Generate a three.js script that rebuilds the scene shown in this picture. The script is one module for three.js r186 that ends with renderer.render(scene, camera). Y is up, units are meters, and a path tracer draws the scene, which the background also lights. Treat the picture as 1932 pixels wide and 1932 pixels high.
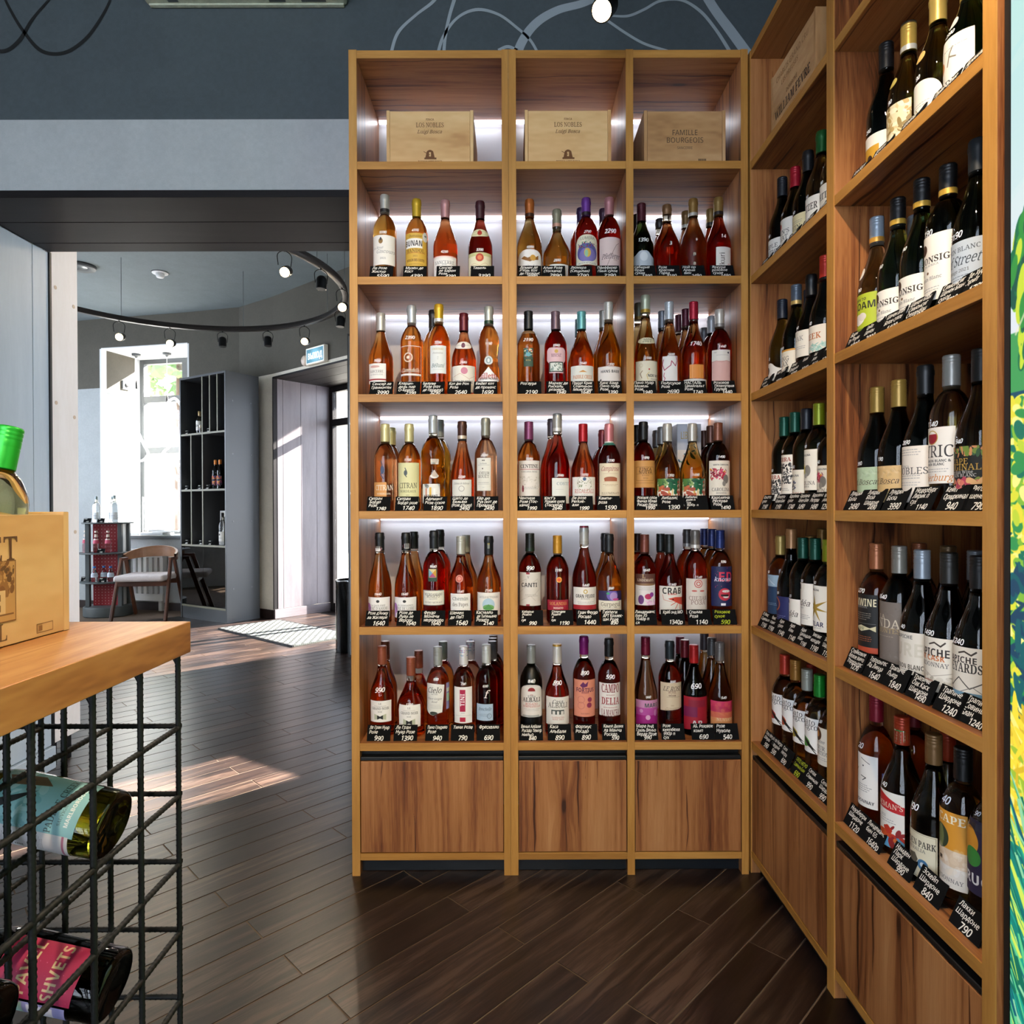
import * as THREE from 'three';
import { RoundedBoxGeometry } from 'three/addons/geometries/RoundedBoxGeometry.js';
import { mergeGeometries } from 'three/addons/utils/BufferGeometryUtils.js';
import { RectAreaLightUniformsLib } from 'three/addons/lights/RectAreaLightUniformsLib.js';

// ---------------------------------------------------------------- camera, sky, sun, exposure
const F = 1240;                                   // focal length in pixels of the 1932 px frame
const scene = new THREE.Scene();
const camera = new THREE.PerspectiveCamera(2 * Math.atan(966 / F) * 180 / Math.PI, 1, 0.05, 200);
camera.position.set(0, 1.177, 0);
camera.rotation.set(-0.0058, -0.0023, -0.0034, 'YXZ');
camera.updateMatrixWorld(true);
scene.background = new THREE.Color().setRGB(7.2, 8.1, 9.5);          // bright hazy daylight outside
const sun = new THREE.DirectionalLight(new THREE.Color().setRGB(1, 0.95, 0.87), 110);
sun.position.set(7.5, 5.4, -6.4).add(new THREE.Vector3(-1.5, 0, -4));
sun.target.position.set(-1.5, 0, -4);
sun.castShadow = true;
Object.assign(sun.shadow.camera, { left: -9, right: 9, top: 9, bottom: -9, near: 0.1, far: 40 });
sun.shadow.mapSize.set(2048, 2048);
scene.add(sun, sun.target);
const renderer = new THREE.WebGLRenderer({ antialias: true });
renderer.toneMapping = THREE.LinearToneMapping;
renderer.toneMappingExposure = 1.0;
renderer.shadowMap.enabled = true;
RectAreaLightUniformsLib.init();
const WARM = new THREE.Color().setRGB(1, 0.79, 0.55), COOL = new THREE.Color().setRGB(0.93, 0.95, 1.0);

// ---------------------------------------------------------------- helpers
function rng(seed) { let s = seed >>> 0; return () => { s = (s + 0x6d2b79f5) | 0; let t = Math.imul(s ^ (s >>> 15), 1 | s); t = (t + Math.imul(t ^ (t >>> 7), 61 | t)) ^ t; return ((t ^ (t >>> 14)) >>> 0) / 4294967296; }; }
const R = rng(7);
const V3 = (x, y, z) => new THREE.Vector3(x, y, z);
const lerp = (a, b, t) => a + (b - a) * t;
const dirOf = (px, py) => V3((px - 966) / F, (966 - py) / F, -1).applyQuaternion(camera.quaternion);
const along = (d, t) => d.clone().multiplyScalar(t).add(camera.position);
const atZ = (px, py, z) => { const d = dirOf(px, py); return along(d, z / d.z); };
const atX = (px, py, x) => { const d = dirOf(px, py); return along(d, x / d.x); };
const atY = (px, py, y) => { const d = dirOf(px, py); return along(d, (y - camera.position.y) / d.y); };
const used = {};
function numbered(n) { const k = used[n] = (used[n] ?? -1) + 1; return k ? `${n}_${String(k).padStart(3, '0')}` : n; }
function shade(o) { o.castShadow = o.receiveShadow = true; return o; }
function mesh(name, g, m, parent) {
  const o = shade(new THREE.Mesh(g, m));
  o.name = parent && parent !== scene ? name : numbered(name);
  (parent ?? scene).add(o);
  return o;
}
function tag(o, label, category, group) { o.userData.label = label; o.userData.category = category; if (group) o.userData.group = group; return o; }
function thing(name, label, category, pos = [0, 0, 0], turn = 0, group) {
  const o = new THREE.Group(); o.name = numbered(name); scene.add(o);
  o.position.set(...pos); o.rotation.y = turn;
  return tag(o, label, category, group);
}
function struct(name, g, m, parent) { const o = mesh(name, g, m, parent); if (!parent) o.userData.kind = 'structure'; return o; }
function structGroup(name) { const o = new THREE.Group(); o.name = numbered(name); o.userData.kind = 'structure'; scene.add(o); return o; }

// uv in metres from position; grain runs along `grain`
function planar(g, grain = 'x', du = 0, dv = 0, scale = 1) {
  const p = g.attributes.position, n = g.attributes.normal, uv = new Float32Array(p.count * 2), ax = { x: 0, y: 1, z: 2 }[grain];
  for (let i = 0; i < p.count; i++) {
    const q = [p.getX(i), p.getY(i), p.getZ(i)], a = [Math.abs(n.getX(i)), Math.abs(n.getY(i)), Math.abs(n.getZ(i))];
    const m = a.indexOf(Math.max(...a)), rest = [0, 1, 2].filter((k) => k !== m);
    const u = rest.includes(ax) ? ax : rest[0], v = rest.find((k) => k !== u);
    uv[i * 2] = (q[u] + du) * scale; uv[i * 2 + 1] = (q[v] + dv + (m === 0 ? 0.31 : m === 1 ? 0.57 : 0)) * scale;
  }
  g.setAttribute('uv', new THREE.BufferAttribute(uv, 2));
  return g;
}
function box(w, h, d, x = 0, y = 0, z = 0, grain = 'x', bevel = 0) {   // centred in x, z; stands on y
  const g = bevel ? new RoundedBoxGeometry(w, h, d, 1, bevel) : new THREE.BoxGeometry(w, h, d);
  g.translate(x, y + h / 2, z);
  return planar(g, grain, R() * 3, R() * 3);
}
const span = (x0, x1, y0, y1, z0, z1, grain, bevel) => box(x1 - x0, y1 - y0, Math.abs(z1 - z0), (x0 + x1) / 2, y0, (z0 + z1) / 2, grain, bevel);
const merged = (list) => mergeGeometries(list.map((g) => { const q = g.index ? g.toNonIndexed() : g; for (const k of Object.keys(q.attributes)) if (!['position', 'normal', 'uv'].includes(k)) q.deleteAttribute(k); return q; }));
function tube(points, r, seg = 24, sides = 8, curve = true) {
  const v = points.map((p) => V3(...p));
  const c = curve ? new THREE.CatmullRomCurve3(v) : new THREE.LineCurve3(v[0], v[1]);
  return new THREE.TubeGeometry(c, curve ? seg : 1, r, sides, false);
}
function rod(a, b, r, sides = 10) {
  const A = V3(...a), B = V3(...b), d = B.clone().sub(A), g = new THREE.CylinderGeometry(r, r, d.length(), sides, 1);
  g.applyQuaternion(new THREE.Quaternion().setFromUnitVectors(V3(0, 1, 0), d.clone().normalize()));
  return g.translate(...A.add(B).multiplyScalar(0.5).toArray());
}
const lathe = (pts, seg = 28) => new THREE.LatheGeometry(pts.map(([r, y]) => new THREE.Vector2(Math.max(r, 0), y)), seg);

// ---------------------------------------------------------------- computed textures
function hash2(x, y, s) { let h = Math.imul(x, 374761393) + Math.imul(y, 668265263) + Math.imul(s, 2147483647 ^ 69069); h = Math.imul(h ^ (h >>> 13), 1274126177); return ((h ^ (h >>> 16)) >>> 0) / 4294967296; }
function vnoise(x, y, px, py, s) {                 // value noise that repeats every px, py cells
  const xi = Math.floor(x), yi = Math.floor(y), fx = x - xi, fy = y - yi, u = fx * fx * (3 - 2 * fx), v = fy * fy * (3 - 2 * fy);
  const m = (a, n) => ((a % n) + n) % n, x0 = m(xi, px), x1 = m(xi + 1, px), y0 = m(yi, py), y1 = m(yi + 1, py);
  return lerp(lerp(hash2(x0, y0, s), hash2(x1, y0, s), u), lerp(hash2(x0, y1, s), hash2(x1, y1, s), u), v);
}
const rgb = (hex) => { const n = parseInt(hex.slice(1), 16); return [n >> 16, (n >> 8) & 255, n & 255]; };
function texture(n, fn, srgb = true, m = n) {
  const d = new Uint8Array(n * m * 4);
  for (let y = 0, i = 0; y < m; y++) for (let x = 0; x < n; x++, i += 4) { const c = fn(x / n, y / m); d[i] = c[0]; d[i + 1] = c[1]; d[i + 2] = c[2]; d[i + 3] = 255; }
  const t = new THREE.DataTexture(d, n, m); t.wrapS = t.wrapT = THREE.RepeatWrapping; t.magFilter = THREE.LinearFilter;
  if (srgb) t.colorSpace = THREE.SRGBColorSpace;
  t.needsUpdate = true; return t;
}
// wood: grain along u, one tile = one metre; knots and cracks are [u, v, radius]
function wood(n, stops, seed, { fine = 180, wave = 10, knots = [], cracks = 0, bands = 6, contrast = 1, boards = 0, warp = 1 } = {}) {
  const cs = stops.map(rgb), r = rng(seed), ck = [];
  for (let i = 0; i < cracks; i++) ck.push([r(), r(), 0.08 + 0.25 * r(), 0.0012 + 0.002 * r()]);
  return texture(n, (u, v) => {
    let w = v;
    w += 0.03 * warp * (vnoise(u * 3, v * wave, 3, wave, seed) - 0.5) + 0.01 * warp * (vnoise(u * 9, v * wave * 2, 9, wave * 2, seed + 1) - 0.5);
    let dark = 0;
    for (const [ku, kv, kr] of knots) {
      let du = u - ku, dv = v - kv; du -= Math.round(du); dv -= Math.round(dv);
      const d = Math.hypot(du * 0.35, dv), f = Math.exp(-(d * d) / (kr * kr));
      w += dv * f * 1.6; dark += Math.exp(-(d * d) / (kr * kr * 0.05)) * 0.8 + f * 0.25;
    }
    for (const [cu, cv, cl, ch] of ck) {
      let du = u - cu, dv = v - cv + 0.012 * (vnoise(u * 14, cv * 50, 14, 50, seed + 9) - 0.5); du -= Math.round(du); dv -= Math.round(dv);
      const t = Math.abs(du) / cl; if (t < 1) { const e = Math.abs(dv) / (ch * (1 - t * t)); if (e < 2.2) dark += (1 - e / 2.2) * 0.85; }
    }
    let t = 0.45 * vnoise(u * 2, w * bands, 2, bands, seed + 2) + 0.3 * vnoise(u * 4, w * fine / 4, 4, fine / 4, seed + 3) + 0.16 * vnoise(u * 10, w * fine, 10, fine, seed + 4) + 0.14 * vnoise(u * 40, v * fine * 2, 40, fine * 2, seed + 5);
    if (boards) t += 0.2 * (hash2(Math.floor(v * boards), 3, seed) - 0.5);
    t = Math.min(0.999, Math.max(0, 0.5 + (t - 0.52) * 1.5 * contrast - dark * 0.6));
    const k = t * (cs.length - 1), i = Math.floor(k), f = k - i, a = cs[i], b = cs[Math.min(i + 1, cs.length - 1)];
    return [0, 1, 2].map((c) => lerp(a[c], b[c], f));
  });
}
function speckle(n, base, amp, cells, seed) {
  const b = rgb(base);
  return texture(n, (u, v) => { const t = (vnoise(u * cells, v * cells, cells, cells, seed) - 0.5) * 0.6 + (vnoise(u * cells * 6, v * cells * 6, cells * 6, cells * 6, seed + 1) - 0.5) * 0.7 + (hash2(Math.floor(u * n), Math.floor(v * n), seed) - 0.5) * 0.5; return b.map((c) => Math.max(0, Math.min(255, c * (1 + amp * t)))); });
}
const std = (o) => new THREE.MeshStandardMaterial(o);
const phys = (o) => new THREE.MeshPhysicalMaterial(o);
const flat = (hex, roughness = 0.6, metalness = 0) => std({ color: hex, roughness, metalness });

const M = {
  edge: std({ map: wood(512, ['#8f5e22', '#a87430', '#bb863e', '#c8944c'], 11, { fine: 240, contrast: 0.8, warp: 0.3 }), roughness: 0.55 }),
  panel: std({ map: wood(1024, ['#3a1d0e', '#754222', '#9d6639', '#ac7546', '#bb8757'], 21, { fine: 420, cracks: 16, boards: 10, warp: 0.35, bands: 22, knots: [[0.3, 0.22, 0.035], [0.72, 0.63, 0.05], [0.1, 0.82, 0.03]], contrast: 0.72 }), roughness: 0.42 }),
  floor: std({ map: wood(1024, ['#0b0706', '#191110', '#2a1f1a', '#46372f'], 31, { fine: 260, wave: 14, cracks: 10, knots: [[0.25, 0.3, 0.04], [0.7, 0.75, 0.05], [0.5, 0.5, 0.03]], contrast: 1.5, warp: 0.6 }), roughness: 0.3 }),
  grout: std({ color: '#5f4d3d', roughness: 0.9 }),
  table: std({ map: wood(1024, ['#7a4722', '#a8703c', '#c08a52', '#d0a068'], 41, { fine: 130, cracks: 10, knots: [[0.5, 0.4, 0.05]], contrast: 1 }), roughness: 0.45 }),
  pine: std({ map: wood(512, ['#b07c48', '#d0a168', '#dfb67e', '#e8c592'], 51, { fine: 60, bands: 9, knots: [[0.5, 0.3, 0.04], [0.85, 0.75, 0.03]], contrast: 0.9 }), roughness: 0.6 }),
  crate: std({ map: wood(512, ['#8d6239', '#b08556', '#c39a6b', '#cfa97b'], 53, { fine: 60, bands: 9, knots: [[0.5, 0.55, 0.04], [0.15, 0.2, 0.03]], contrast: 1 }), roughness: 0.62 }),
  greyPlank: std({ map: wood(512, ['#aab5c0', '#b6c1cb', '#c0cad3', '#cad2da'], 61, { fine: 120, contrast: 0.5 }), roughness: 0.42 }),
  darkPlank: phys({ specularIntensity: 0.35, map: wood(512, ['#121011', '#191617', '#201c1d', '#272223'], 63, { fine: 120, contrast: 0.6 }), roughness: 0.5 }),
  doorPlank: std({ map: wood(512, ['#5c5458', '#6b6367', '#787074', '#847c80'], 65, { fine: 120, contrast: 0.6 }), roughness: 0.4 }),
  palePlank: std({ map: wood(512, ['#e0d2ca', '#eee4dd', '#f4ebe6', '#f8f1ec'], 67, { fine: 70, knots: [[0.4, 0.5, 0.04]], contrast: 0.6 }), roughness: 0.6 }),
  wallDark: std({ map: speckle(256, '#454e52', 0.08, 12, 71), roughness: 0.85 }),
  wallPale: std({ map: speckle(256, '#a9adad', 0.05, 12, 73), roughness: 0.85 }),
  wallCream: std({ map: speckle(256, '#e2dacb', 0.05, 12, 74), roughness: 0.85 }),
  wallOlive: std({ map: speckle(256, '#565249', 0.07, 12, 75), roughness: 0.85 }),
  ceilGrey: std({ map: speckle(256, '#747d80', 0.05, 12, 76), roughness: 0.9 }),
  white: flat('#e2e3e3', 0.7), whiteGloss: flat('#e6e6e4', 0.3), backPanel: flat('#c9cacf', 0.55),
  black: flat('#0b0c0d', 0.45), blackMetal: std({ color: '#101113', roughness: 0.38, metalness: 0.6 }), rebar: std({ color: '#16191c', roughness: 0.55, metalness: 0.35 }),
  kick: flat('#151a20', 0.35), frameGrey: flat('#54585a', 0.5), cabinetGrey: std({ color: '#3a3d40', roughness: 0.38 }), cabinetEdge: flat('#77745f', 0.5), cabinetIn: flat('#3a3d40', 0.45),
  baseboard: flat('#2b201d', 0.45), paintPale: flat('#96a0a5', 0.85), paintBlack: flat('#090b0c', 0.8),
  chrome: std({ color: '#c9cbcc', roughness: 0.18, metalness: 1 }), steel: std({ color: '#8b8e90', roughness: 0.3, metalness: 1 }),
  glass: phys({ color: '#ffffff', roughness: 0.02, transmission: 1, thickness: 0, ior: 1.5 }),
  smoked: phys({ color: '#6b6a66', roughness: 0.03, transmission: 1, thickness: 0, ior: 1.6 }),
  led: std({ color: '#ffffff', emissive: '#eef2ff', emissiveIntensity: 3 }),
  lamp: std({ color: '#ffffff', emissive: '#ffd9a0', emissiveIntensity: 14 }),
};
M.neon = std({ color: '#ffffff', emissive: '#ffffff', emissiveIntensity: 2 }); M.neon.name = 'neon_tube';
M.lamp.name = 'lamp_glow'; M.led.name = 'led_glow';

// ---------------------------------------------------------------- floor: 88 x 10.6 cm planks laid at 45 degrees
{
  const floor = structGroup('floor');
  mesh('screed', span(-7.2, 2.2, -0.12, -0.0012, -9.4, 3.4), M.grout, floor);
  const W = 0.106, L = 0.88, s2 = Math.SQRT1_2, all = [];
  const P = (a, b) => [s2 * (a + b), s2 * (b - a)];             // along, across -> x, z
  for (let k = -62; k < 46; k++) for (let n = -12; n < 12; n++) {
    const b0 = -1.119 + W * k, a0 = 1.282 + 0.004 * k + L * (n + (k & 1 ? 0.47 : 0)), [x, z] = P(a0 + L / 2, b0 + W / 2);
    if (x < -6.7 || x > 1.3 || z < -8.6 || z > 1.6) continue;
    const v = V3(x, 0, z).sub(camera.position), depth = -v.z, px = 966 + F * v.x / depth;
    const seen = depth > 1.3 && px > -90 && px < 1500 && !(px > 690 && depth > 2.35) && !(px > 640 && depth > 5) && !(px < 120 && depth > 3.4);
    all.push({ x, z, k, n, a0, b0, rank: seen ? depth : 1e3 + Math.hypot(x, z) });
  }
  all.sort((p, q) => p.rank - q.rank);
  const shapes = [];
  for (let i = 0; i < 14; i++) {
    const g = new THREE.BoxGeometry(L - 0.0034, 0.012, W - 0.0034), p = g.attributes.position;
    for (let j = 0; j < p.count; j++) if (p.getY(j) > 0) { p.setX(j, p.getX(j) - Math.sign(p.getX(j)) * 0.0008); p.setZ(j, p.getZ(j) - Math.sign(p.getZ(j)) * 0.0008); }
    g.translate(0, -0.006, 0); shapes.push(planar(g, 'x', i * 0.37, i * 0.213));
  }
  const tones = [1, 1.25, 0.85, 1.12].map((t) => { const m = M.floor.clone(); m.color.setScalar(t); return m; });
  const rest = [], r = rng(5);
  all.forEach((q, i) => {
    const s = shapes[Math.floor(r() * 14)], m = tones[Math.floor(r() * 4)];
    if (i < 300) { const o = mesh('plank', s, m, floor); o.position.set(q.x, (r() - 0.5) * 0.0006, q.z); o.rotation.y = Math.PI / 4; } else {
      const g = s.clone(); g.rotateY(Math.PI / 4); g.translate(q.x, 0, q.z); rest.push(g);
    }
  });
  const o = mesh('plank_field', mergeGeometries(rest), M.floor, floor); o.userData.kind = 'stuff'; o.userData.label = 'dark brown wood planks farther off';
}

// ---------------------------------------------------------------- room shell of the shop
const BZ = -2.48, PZ = -2.99, CEIL = 3.5;        // back wall face, far side of the wall, ceiling
const jambX = atZ(92, 700, PZ).x;
{
  struct('ceiling', span(-3.9, 1.6, CEIL, CEIL + 0.15, -3.0, 2.1), M.wallDark);
  const wb = structGroup('wall_back');
  mesh('plaster_upper', span(jambX, 1.5, 2.64, CEIL, BZ, PZ), M.wallDark, wb);
  mesh('plaster_band', span(jambX, -0.45, 2.375, 2.64, BZ + 0.002, PZ), M.wallPale, wb);
  mesh('plaster_behind_shelving', span(-0.45, 1.5, 0, 2.64, BZ, PZ), M.wallDark, wb);
  mesh('plaster_side', span(-3.9, jambX - 0.03, 0, CEIL, BZ, PZ), M.wallPale, wb);
  // soffit and jamb boards of the passage
  const tr = structGroup('trim_1');
  for (const [a, b] of [[-2.47, -2.6815], [-2.6845, -2.8905], [-2.8935, -2.99]]) {
    mesh('soffit_board', span(jambX, -0.45, 2.345, 2.373, a, b, 'x', 0.002), M.darkPlank, tr);
    mesh('jamb_board', span(jambX - 0.03, jambX, 0.105, 2.343, a, b, 'y', 0.002), M.greyPlank, tr);
  }
  mesh('jamb_edge', span(jambX - 0.03, jambX + 0.006, 0.105, 2.345, -2.992, -3.004, 'y'), M.black, tr);
  mesh('jamb_baseboard', span(jambX - 0.03, jambX + 0.014, 0, 0.1, -2.47, -3.0, 'z', 0.003), M.greyPlank, tr);
  struct('wall_right', span(1.16, 1.5, 0, CEIL, BZ, 2.1), M.wallDark);
  // left wall, and rear wall with the shop window behind the camera (the cool light on plaster, boards and counter comes from it)
  const wl = structGroup('wall_left');
  mesh('plaster', span(-3.9, -3.55, 0, CEIL, BZ, 2.1), M.wallPale, wl);
  const wr = structGroup('wall_rear');
  for (const [x0, x1, y0, y1] of [[-3.9, -2.4, 0, CEIL], [-0.2, 1.5, 0, CEIL], [-2.4, -0.2, 0, 0.3], [-2.4, -0.2, 3.2, CEIL]]) mesh('plaster', span(x0, x1, y0, y1, 1.8, 2.1), M.wallPale, wr);
  const w2 = structGroup('window_2');
  for (const x of [-2.4, -1.32, -0.24]) mesh('mullion', span(x, x + 0.04, 0.3, 3.2, 1.92, 1.98), M.frameGrey, w2);
  mesh('pane', span(-2.4, -0.2, 0.3, 3.2, 1.946, 1.952), M.glass, w2);
}
// painted lines on the back wall, each a brushed ribbon a millimetre proud
{
  const wall = structGroup('trim_2');
  const ribbon = (pts, m) => {
    const z = BZ + 0.0015, P = pts.map(([x, y, w]) => [atZ(x, y, z), w * 2.48 / F / 2]);
    const c = new THREE.CatmullRomCurve3(P.map((p) => p[0])), N = 48, pos = [], idx = [];
    for (let i = 0; i <= N; i++) {
      const t = i / N, p = c.getPoint(t), d = c.getTangent(t), k = t * (P.length - 1), j = Math.min(P.length - 2, Math.floor(k)), w = lerp(P[j][1], P[j + 1][1], k - j);
      pos.push(p.x - d.y * w, p.y + d.x * w, z, p.x + d.y * w, p.y - d.x * w, z);
      if (i) { const a = i * 2; idx.push(a - 2, a - 1, a, a, a - 1, a + 1); }
    }
    const g = new THREE.BufferGeometry(); g.setAttribute('position', new THREE.Float32BufferAttribute(pos, 3)); g.setIndex(idx); g.computeVertexNormals();
    const n = g.attributes.normal; for (let i = 0; i < n.count; i++) n.setXYZ(i, 0, 0, 1);
    mesh('painted_line', g, m, wall);
  };
  ribbon([[-40, 90, 5], [10, 96, 8], [35, 78, 8], [60, 38, 6], [85, 8, 5], [110, -20, 5]], M.paintBlack);
  ribbon([[2, -20, 4], [15, 10, 5], [45, 60, 6], [80, 97, 7], [120, 100, 7], [160, 75, 7], [190, 35, 6], [208, 0, 5], [213, -20, 5]], M.paintBlack);
  ribbon([[735, 130, 6], [740, 92, 6], [752, 60, 6], [785, 28, 5], [815, 5, 6], [830, -12, 6]], M.paintPale);
  ribbon([[860, -10, 7], [848, 30, 6], [840, 70, 6], [836, 120, 6]], M.paintPale);
  ribbon([[822, 120, 6], [836, 70, 6], [865, 32, 5], [900, 18, 6], [940, 27, 5], [975, 52, 5], [1000, 75, 5], [1020, 110, 5]], M.paintPale);
  ribbon([[965, 150, 18], [982, 85, 17], [1010, 45, 16], [1050, 20, 15], [1100, 6, 14], [1140, -12, 14]], M.paintPale);
  ribbon([[1145, 38, 5], [1180, 62, 5], [1215, 82, 5], [1262, 97, 5], [1300, 110, 5]], M.paintPale);
  ribbon([[1155, 30, 4], [1185, 30, 5], [1215, 18, 5], [1245, 2, 5], [1285, 0, 5], [1320, 20, 6], [1350, 55, 6], [1385, 110, 7]], M.paintPale);
  ribbon([[1325, -20, 18], [1350, 20, 18], [1380, 60, 19], [1420, 115, 20]], M.paintPale);
  ribbon([[940, 95, 6], [958, 88, 6], [976, 95, 6]], M.paintPale);
}
// wall-hung air conditioner whose underside shows at the top of the picture
{
  const a = atZ(280, 14, BZ), b = atZ(657, 15, BZ), t = thing('air_conditioner', 'pale greenish wall-hung air conditioner with worn underside above the doorway', 'air conditioner', [0, 0, 0]);
  const m = std({ map: speckle(256, '#b9bea9', 0.18, 9, 90), roughness: 0.6 });
  mesh('housing', span(a.x, b.x, a.y, a.y + 0.28, BZ + 0.002, BZ + 0.2, 'x', 0.012), m, t);
  mesh('rear_lip', span(a.x + 0.012, b.x - 0.012, a.y - 0.006, a.y + 0.002, BZ + 0.004, BZ + 0.02, 'x', 0.002), m, t);
  for (const [p, q] of [[0.12, 0.17], [0.62, 0.7], [0.78, 0.9]]) mesh('vent', span(lerp(a.x, b.x, p), lerp(a.x, b.x, q), a.y - 0.002, a.y + 0.002, BZ + 0.028, BZ + 0.045, 'x'), M.frameGrey, t);
}

// ---------------------------------------------------------------- shelving
const FZ = -2.1, BACK = -2.46, TOP = 2.636, TH = 0.025;
const SH = [2.2584, 1.8923, 1.5175, 1.1443, 0.7729, 0.4005];      // undersides of the shelves, top to bottom
const ST = SH.map((y) => y + TH);                                  // their upper faces
const bx0 = (px) => atZ(px, 958, FZ).x;
function led(parent, x0, x1, y, z, turnRight) {                    // strip in the rear corner under a shelf
  const len = x1 - x0, g = turnRight ? span(z - 0.012, z, y - 0.01, y, x0, x1) : span(x0, x1, y - 0.01, y, z, z + 0.012);
  mesh('led_strip', g, M.led, parent);
  const l = new THREE.RectAreaLight(COOL, turnRight ? 0.0 : 15, len, 0.012);
  l.position.set((x0 + x1) / 2, y - 0.0115, z + 0.012); l.lookAt((x0 + x1) / 2, y - 1, z + 0.30);
  l.name = 'led_strip'; scene.add(l);
}
function backUnit(label, bays, ends) {                             // bays: [[x0, x1], ...] clear widths
  const t = thing('shelving_unit', label, 'shelving'), p = (n, g, m) => mesh(n, g, m, t), [L, Rr] = ends;
  const walls = [[L, bays[0][0]], ...bays.slice(1).map((b, i) => [bays[i][1], b[0]]), [bays[bays.length - 1][1], Rr]];
  for (const [a, b] of walls) { p('side_panel', span(a, b, 0.0, TOP, FZ - 0.002, BACK, 'y', 0.0012), M.panel); p('edge_band', span(a, b, 0.0, TOP + 0.001, FZ, FZ - 0.0025, 'y'), M.edge); }
  p('back_panel', span(L + 0.004, Rr - 0.004, 0.06, TOP - 0.004, BACK + 0.004, BACK - 0.004, 'y'), M.backPanel);
  for (const [a, b] of bays) {
    for (const y of [TOP - TH, ...SH]) { p('shelf', span(a, b, y, y + TH, FZ - 0.004, BACK + 0.004, 'x', 0.0008), M.panel); p('shelf_edge', span(a, b, y, y + TH, FZ - 0.0015, FZ - 0.0045, 'x', 0.0008), M.edge); }
    for (const y of [TOP - TH, ...SH.slice(0, 5)]) led(t, a + 0.004, b - 0.004, y - 0.0005, BACK + 0.014);
    p('bottom_rail', span(a, b, 0.049, 0.071, FZ - 0.0015, BACK + 0.01, 'x', 0.001), M.edge);
    p('grip_channel', span(a + 0.001, b - 0.001, 0.368, 0.399, FZ - 0.03, FZ - 0.045, 'x'), M.black);
    p('grip_rail', span(a + 0.001, b - 0.001, 0.368, 0.381, FZ - 0.004, FZ - 0.03, 'x', 0.003), M.black);
    p('drawer_front', span(a + 0.002, b - 0.002, 0.0735, 0.367, FZ - 0.003, FZ - 0.021, 'y', 0.0015), M.panel);
    p('toe_kick', span(a, b, 0.002, 0.047, FZ - 0.03, FZ - 0.045, 'x'), M.kick);
  }
}
const bayX = [[bx0(676.5), bx0(949)], [bx0(976), bx0(1182.5)], [bx0(1196.5), bx0(1399)]];
backUnit('tall narrow oak shelving bay beside the doorway, filled with rosé bottles', [bayX[0]], [bx0(661.5), bx0(961.3)]);
backUnit('wide two-bay oak shelving in the corner, filled with rosé bottles', [bayX[1], bayX[2]], [bx0(961.7), bx0(1412)]);
// the side unit along the right wall, seen along its front
const RX = 0.7708, RB = 1.14, RZ = [[-2.108, -1.5998], [-1.5656, -1.0719]];
{
  const t = thing('shelving_unit', 'tall oak shelving along the right wall, filled with white wine bottles', 'shelving'), p = (n, g, m) => mesh(n, g, m, t);
  for (const [a, b] of [[-2.133, -2.108], [-1.5998, -1.5656], [-1.0719, -1.043]]) { p('side_panel', span(RX + 0.002, RB, 0, TOP, a, b, 'y', 0.0012), M.panel); p('edge_band', span(RX, RX + 0.0025, 0, TOP + 0.001, a, b, 'y'), M.edge); }
  p('back_panel', span(RB - 0.006, RB + 0.002, 0.06, TOP - 0.004, -2.13, -1.046, 'y'), M.panel);
  for (const [a, b] of RZ) {
    for (const y of [TOP - TH, ...SH]) { p('shelf', span(RX + 0.004, RB - 0.006, y, y + TH, a, b, 'z', 0.0008), M.panel); p('shelf_edge', span(RX + 0.0015, RX + 0.0045, y, y + TH, a, b, 'z', 0.0008), M.edge); }
    p('bottom_rail', span(RX + 0.0015, RB - 0.02, 0.049, 0.071, a, b, 'z', 0.001), M.edge);
    p('grip_channel', span(RX + 0.03, RX + 0.045, 0.368, 0.399, a + 0.001, b - 0.001, 'z'), M.black);
    p('grip_rail', span(RX + 0.004, RX + 0.03, 0.368, 0.381, a + 0.001, b - 0.001, 'z', 0.003), M.black);
    p('drawer_front', span(RX + 0.003, RX + 0.021, 0.0735, 0.367, a + 0.002, b - 0.002, 'y', 0.0015), M.panel);
    p('toe_kick', span(RX + 0.03, RX + 0.045, 0.002, 0.047, a, b, 'z'), M.kick);
  }
}

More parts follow.
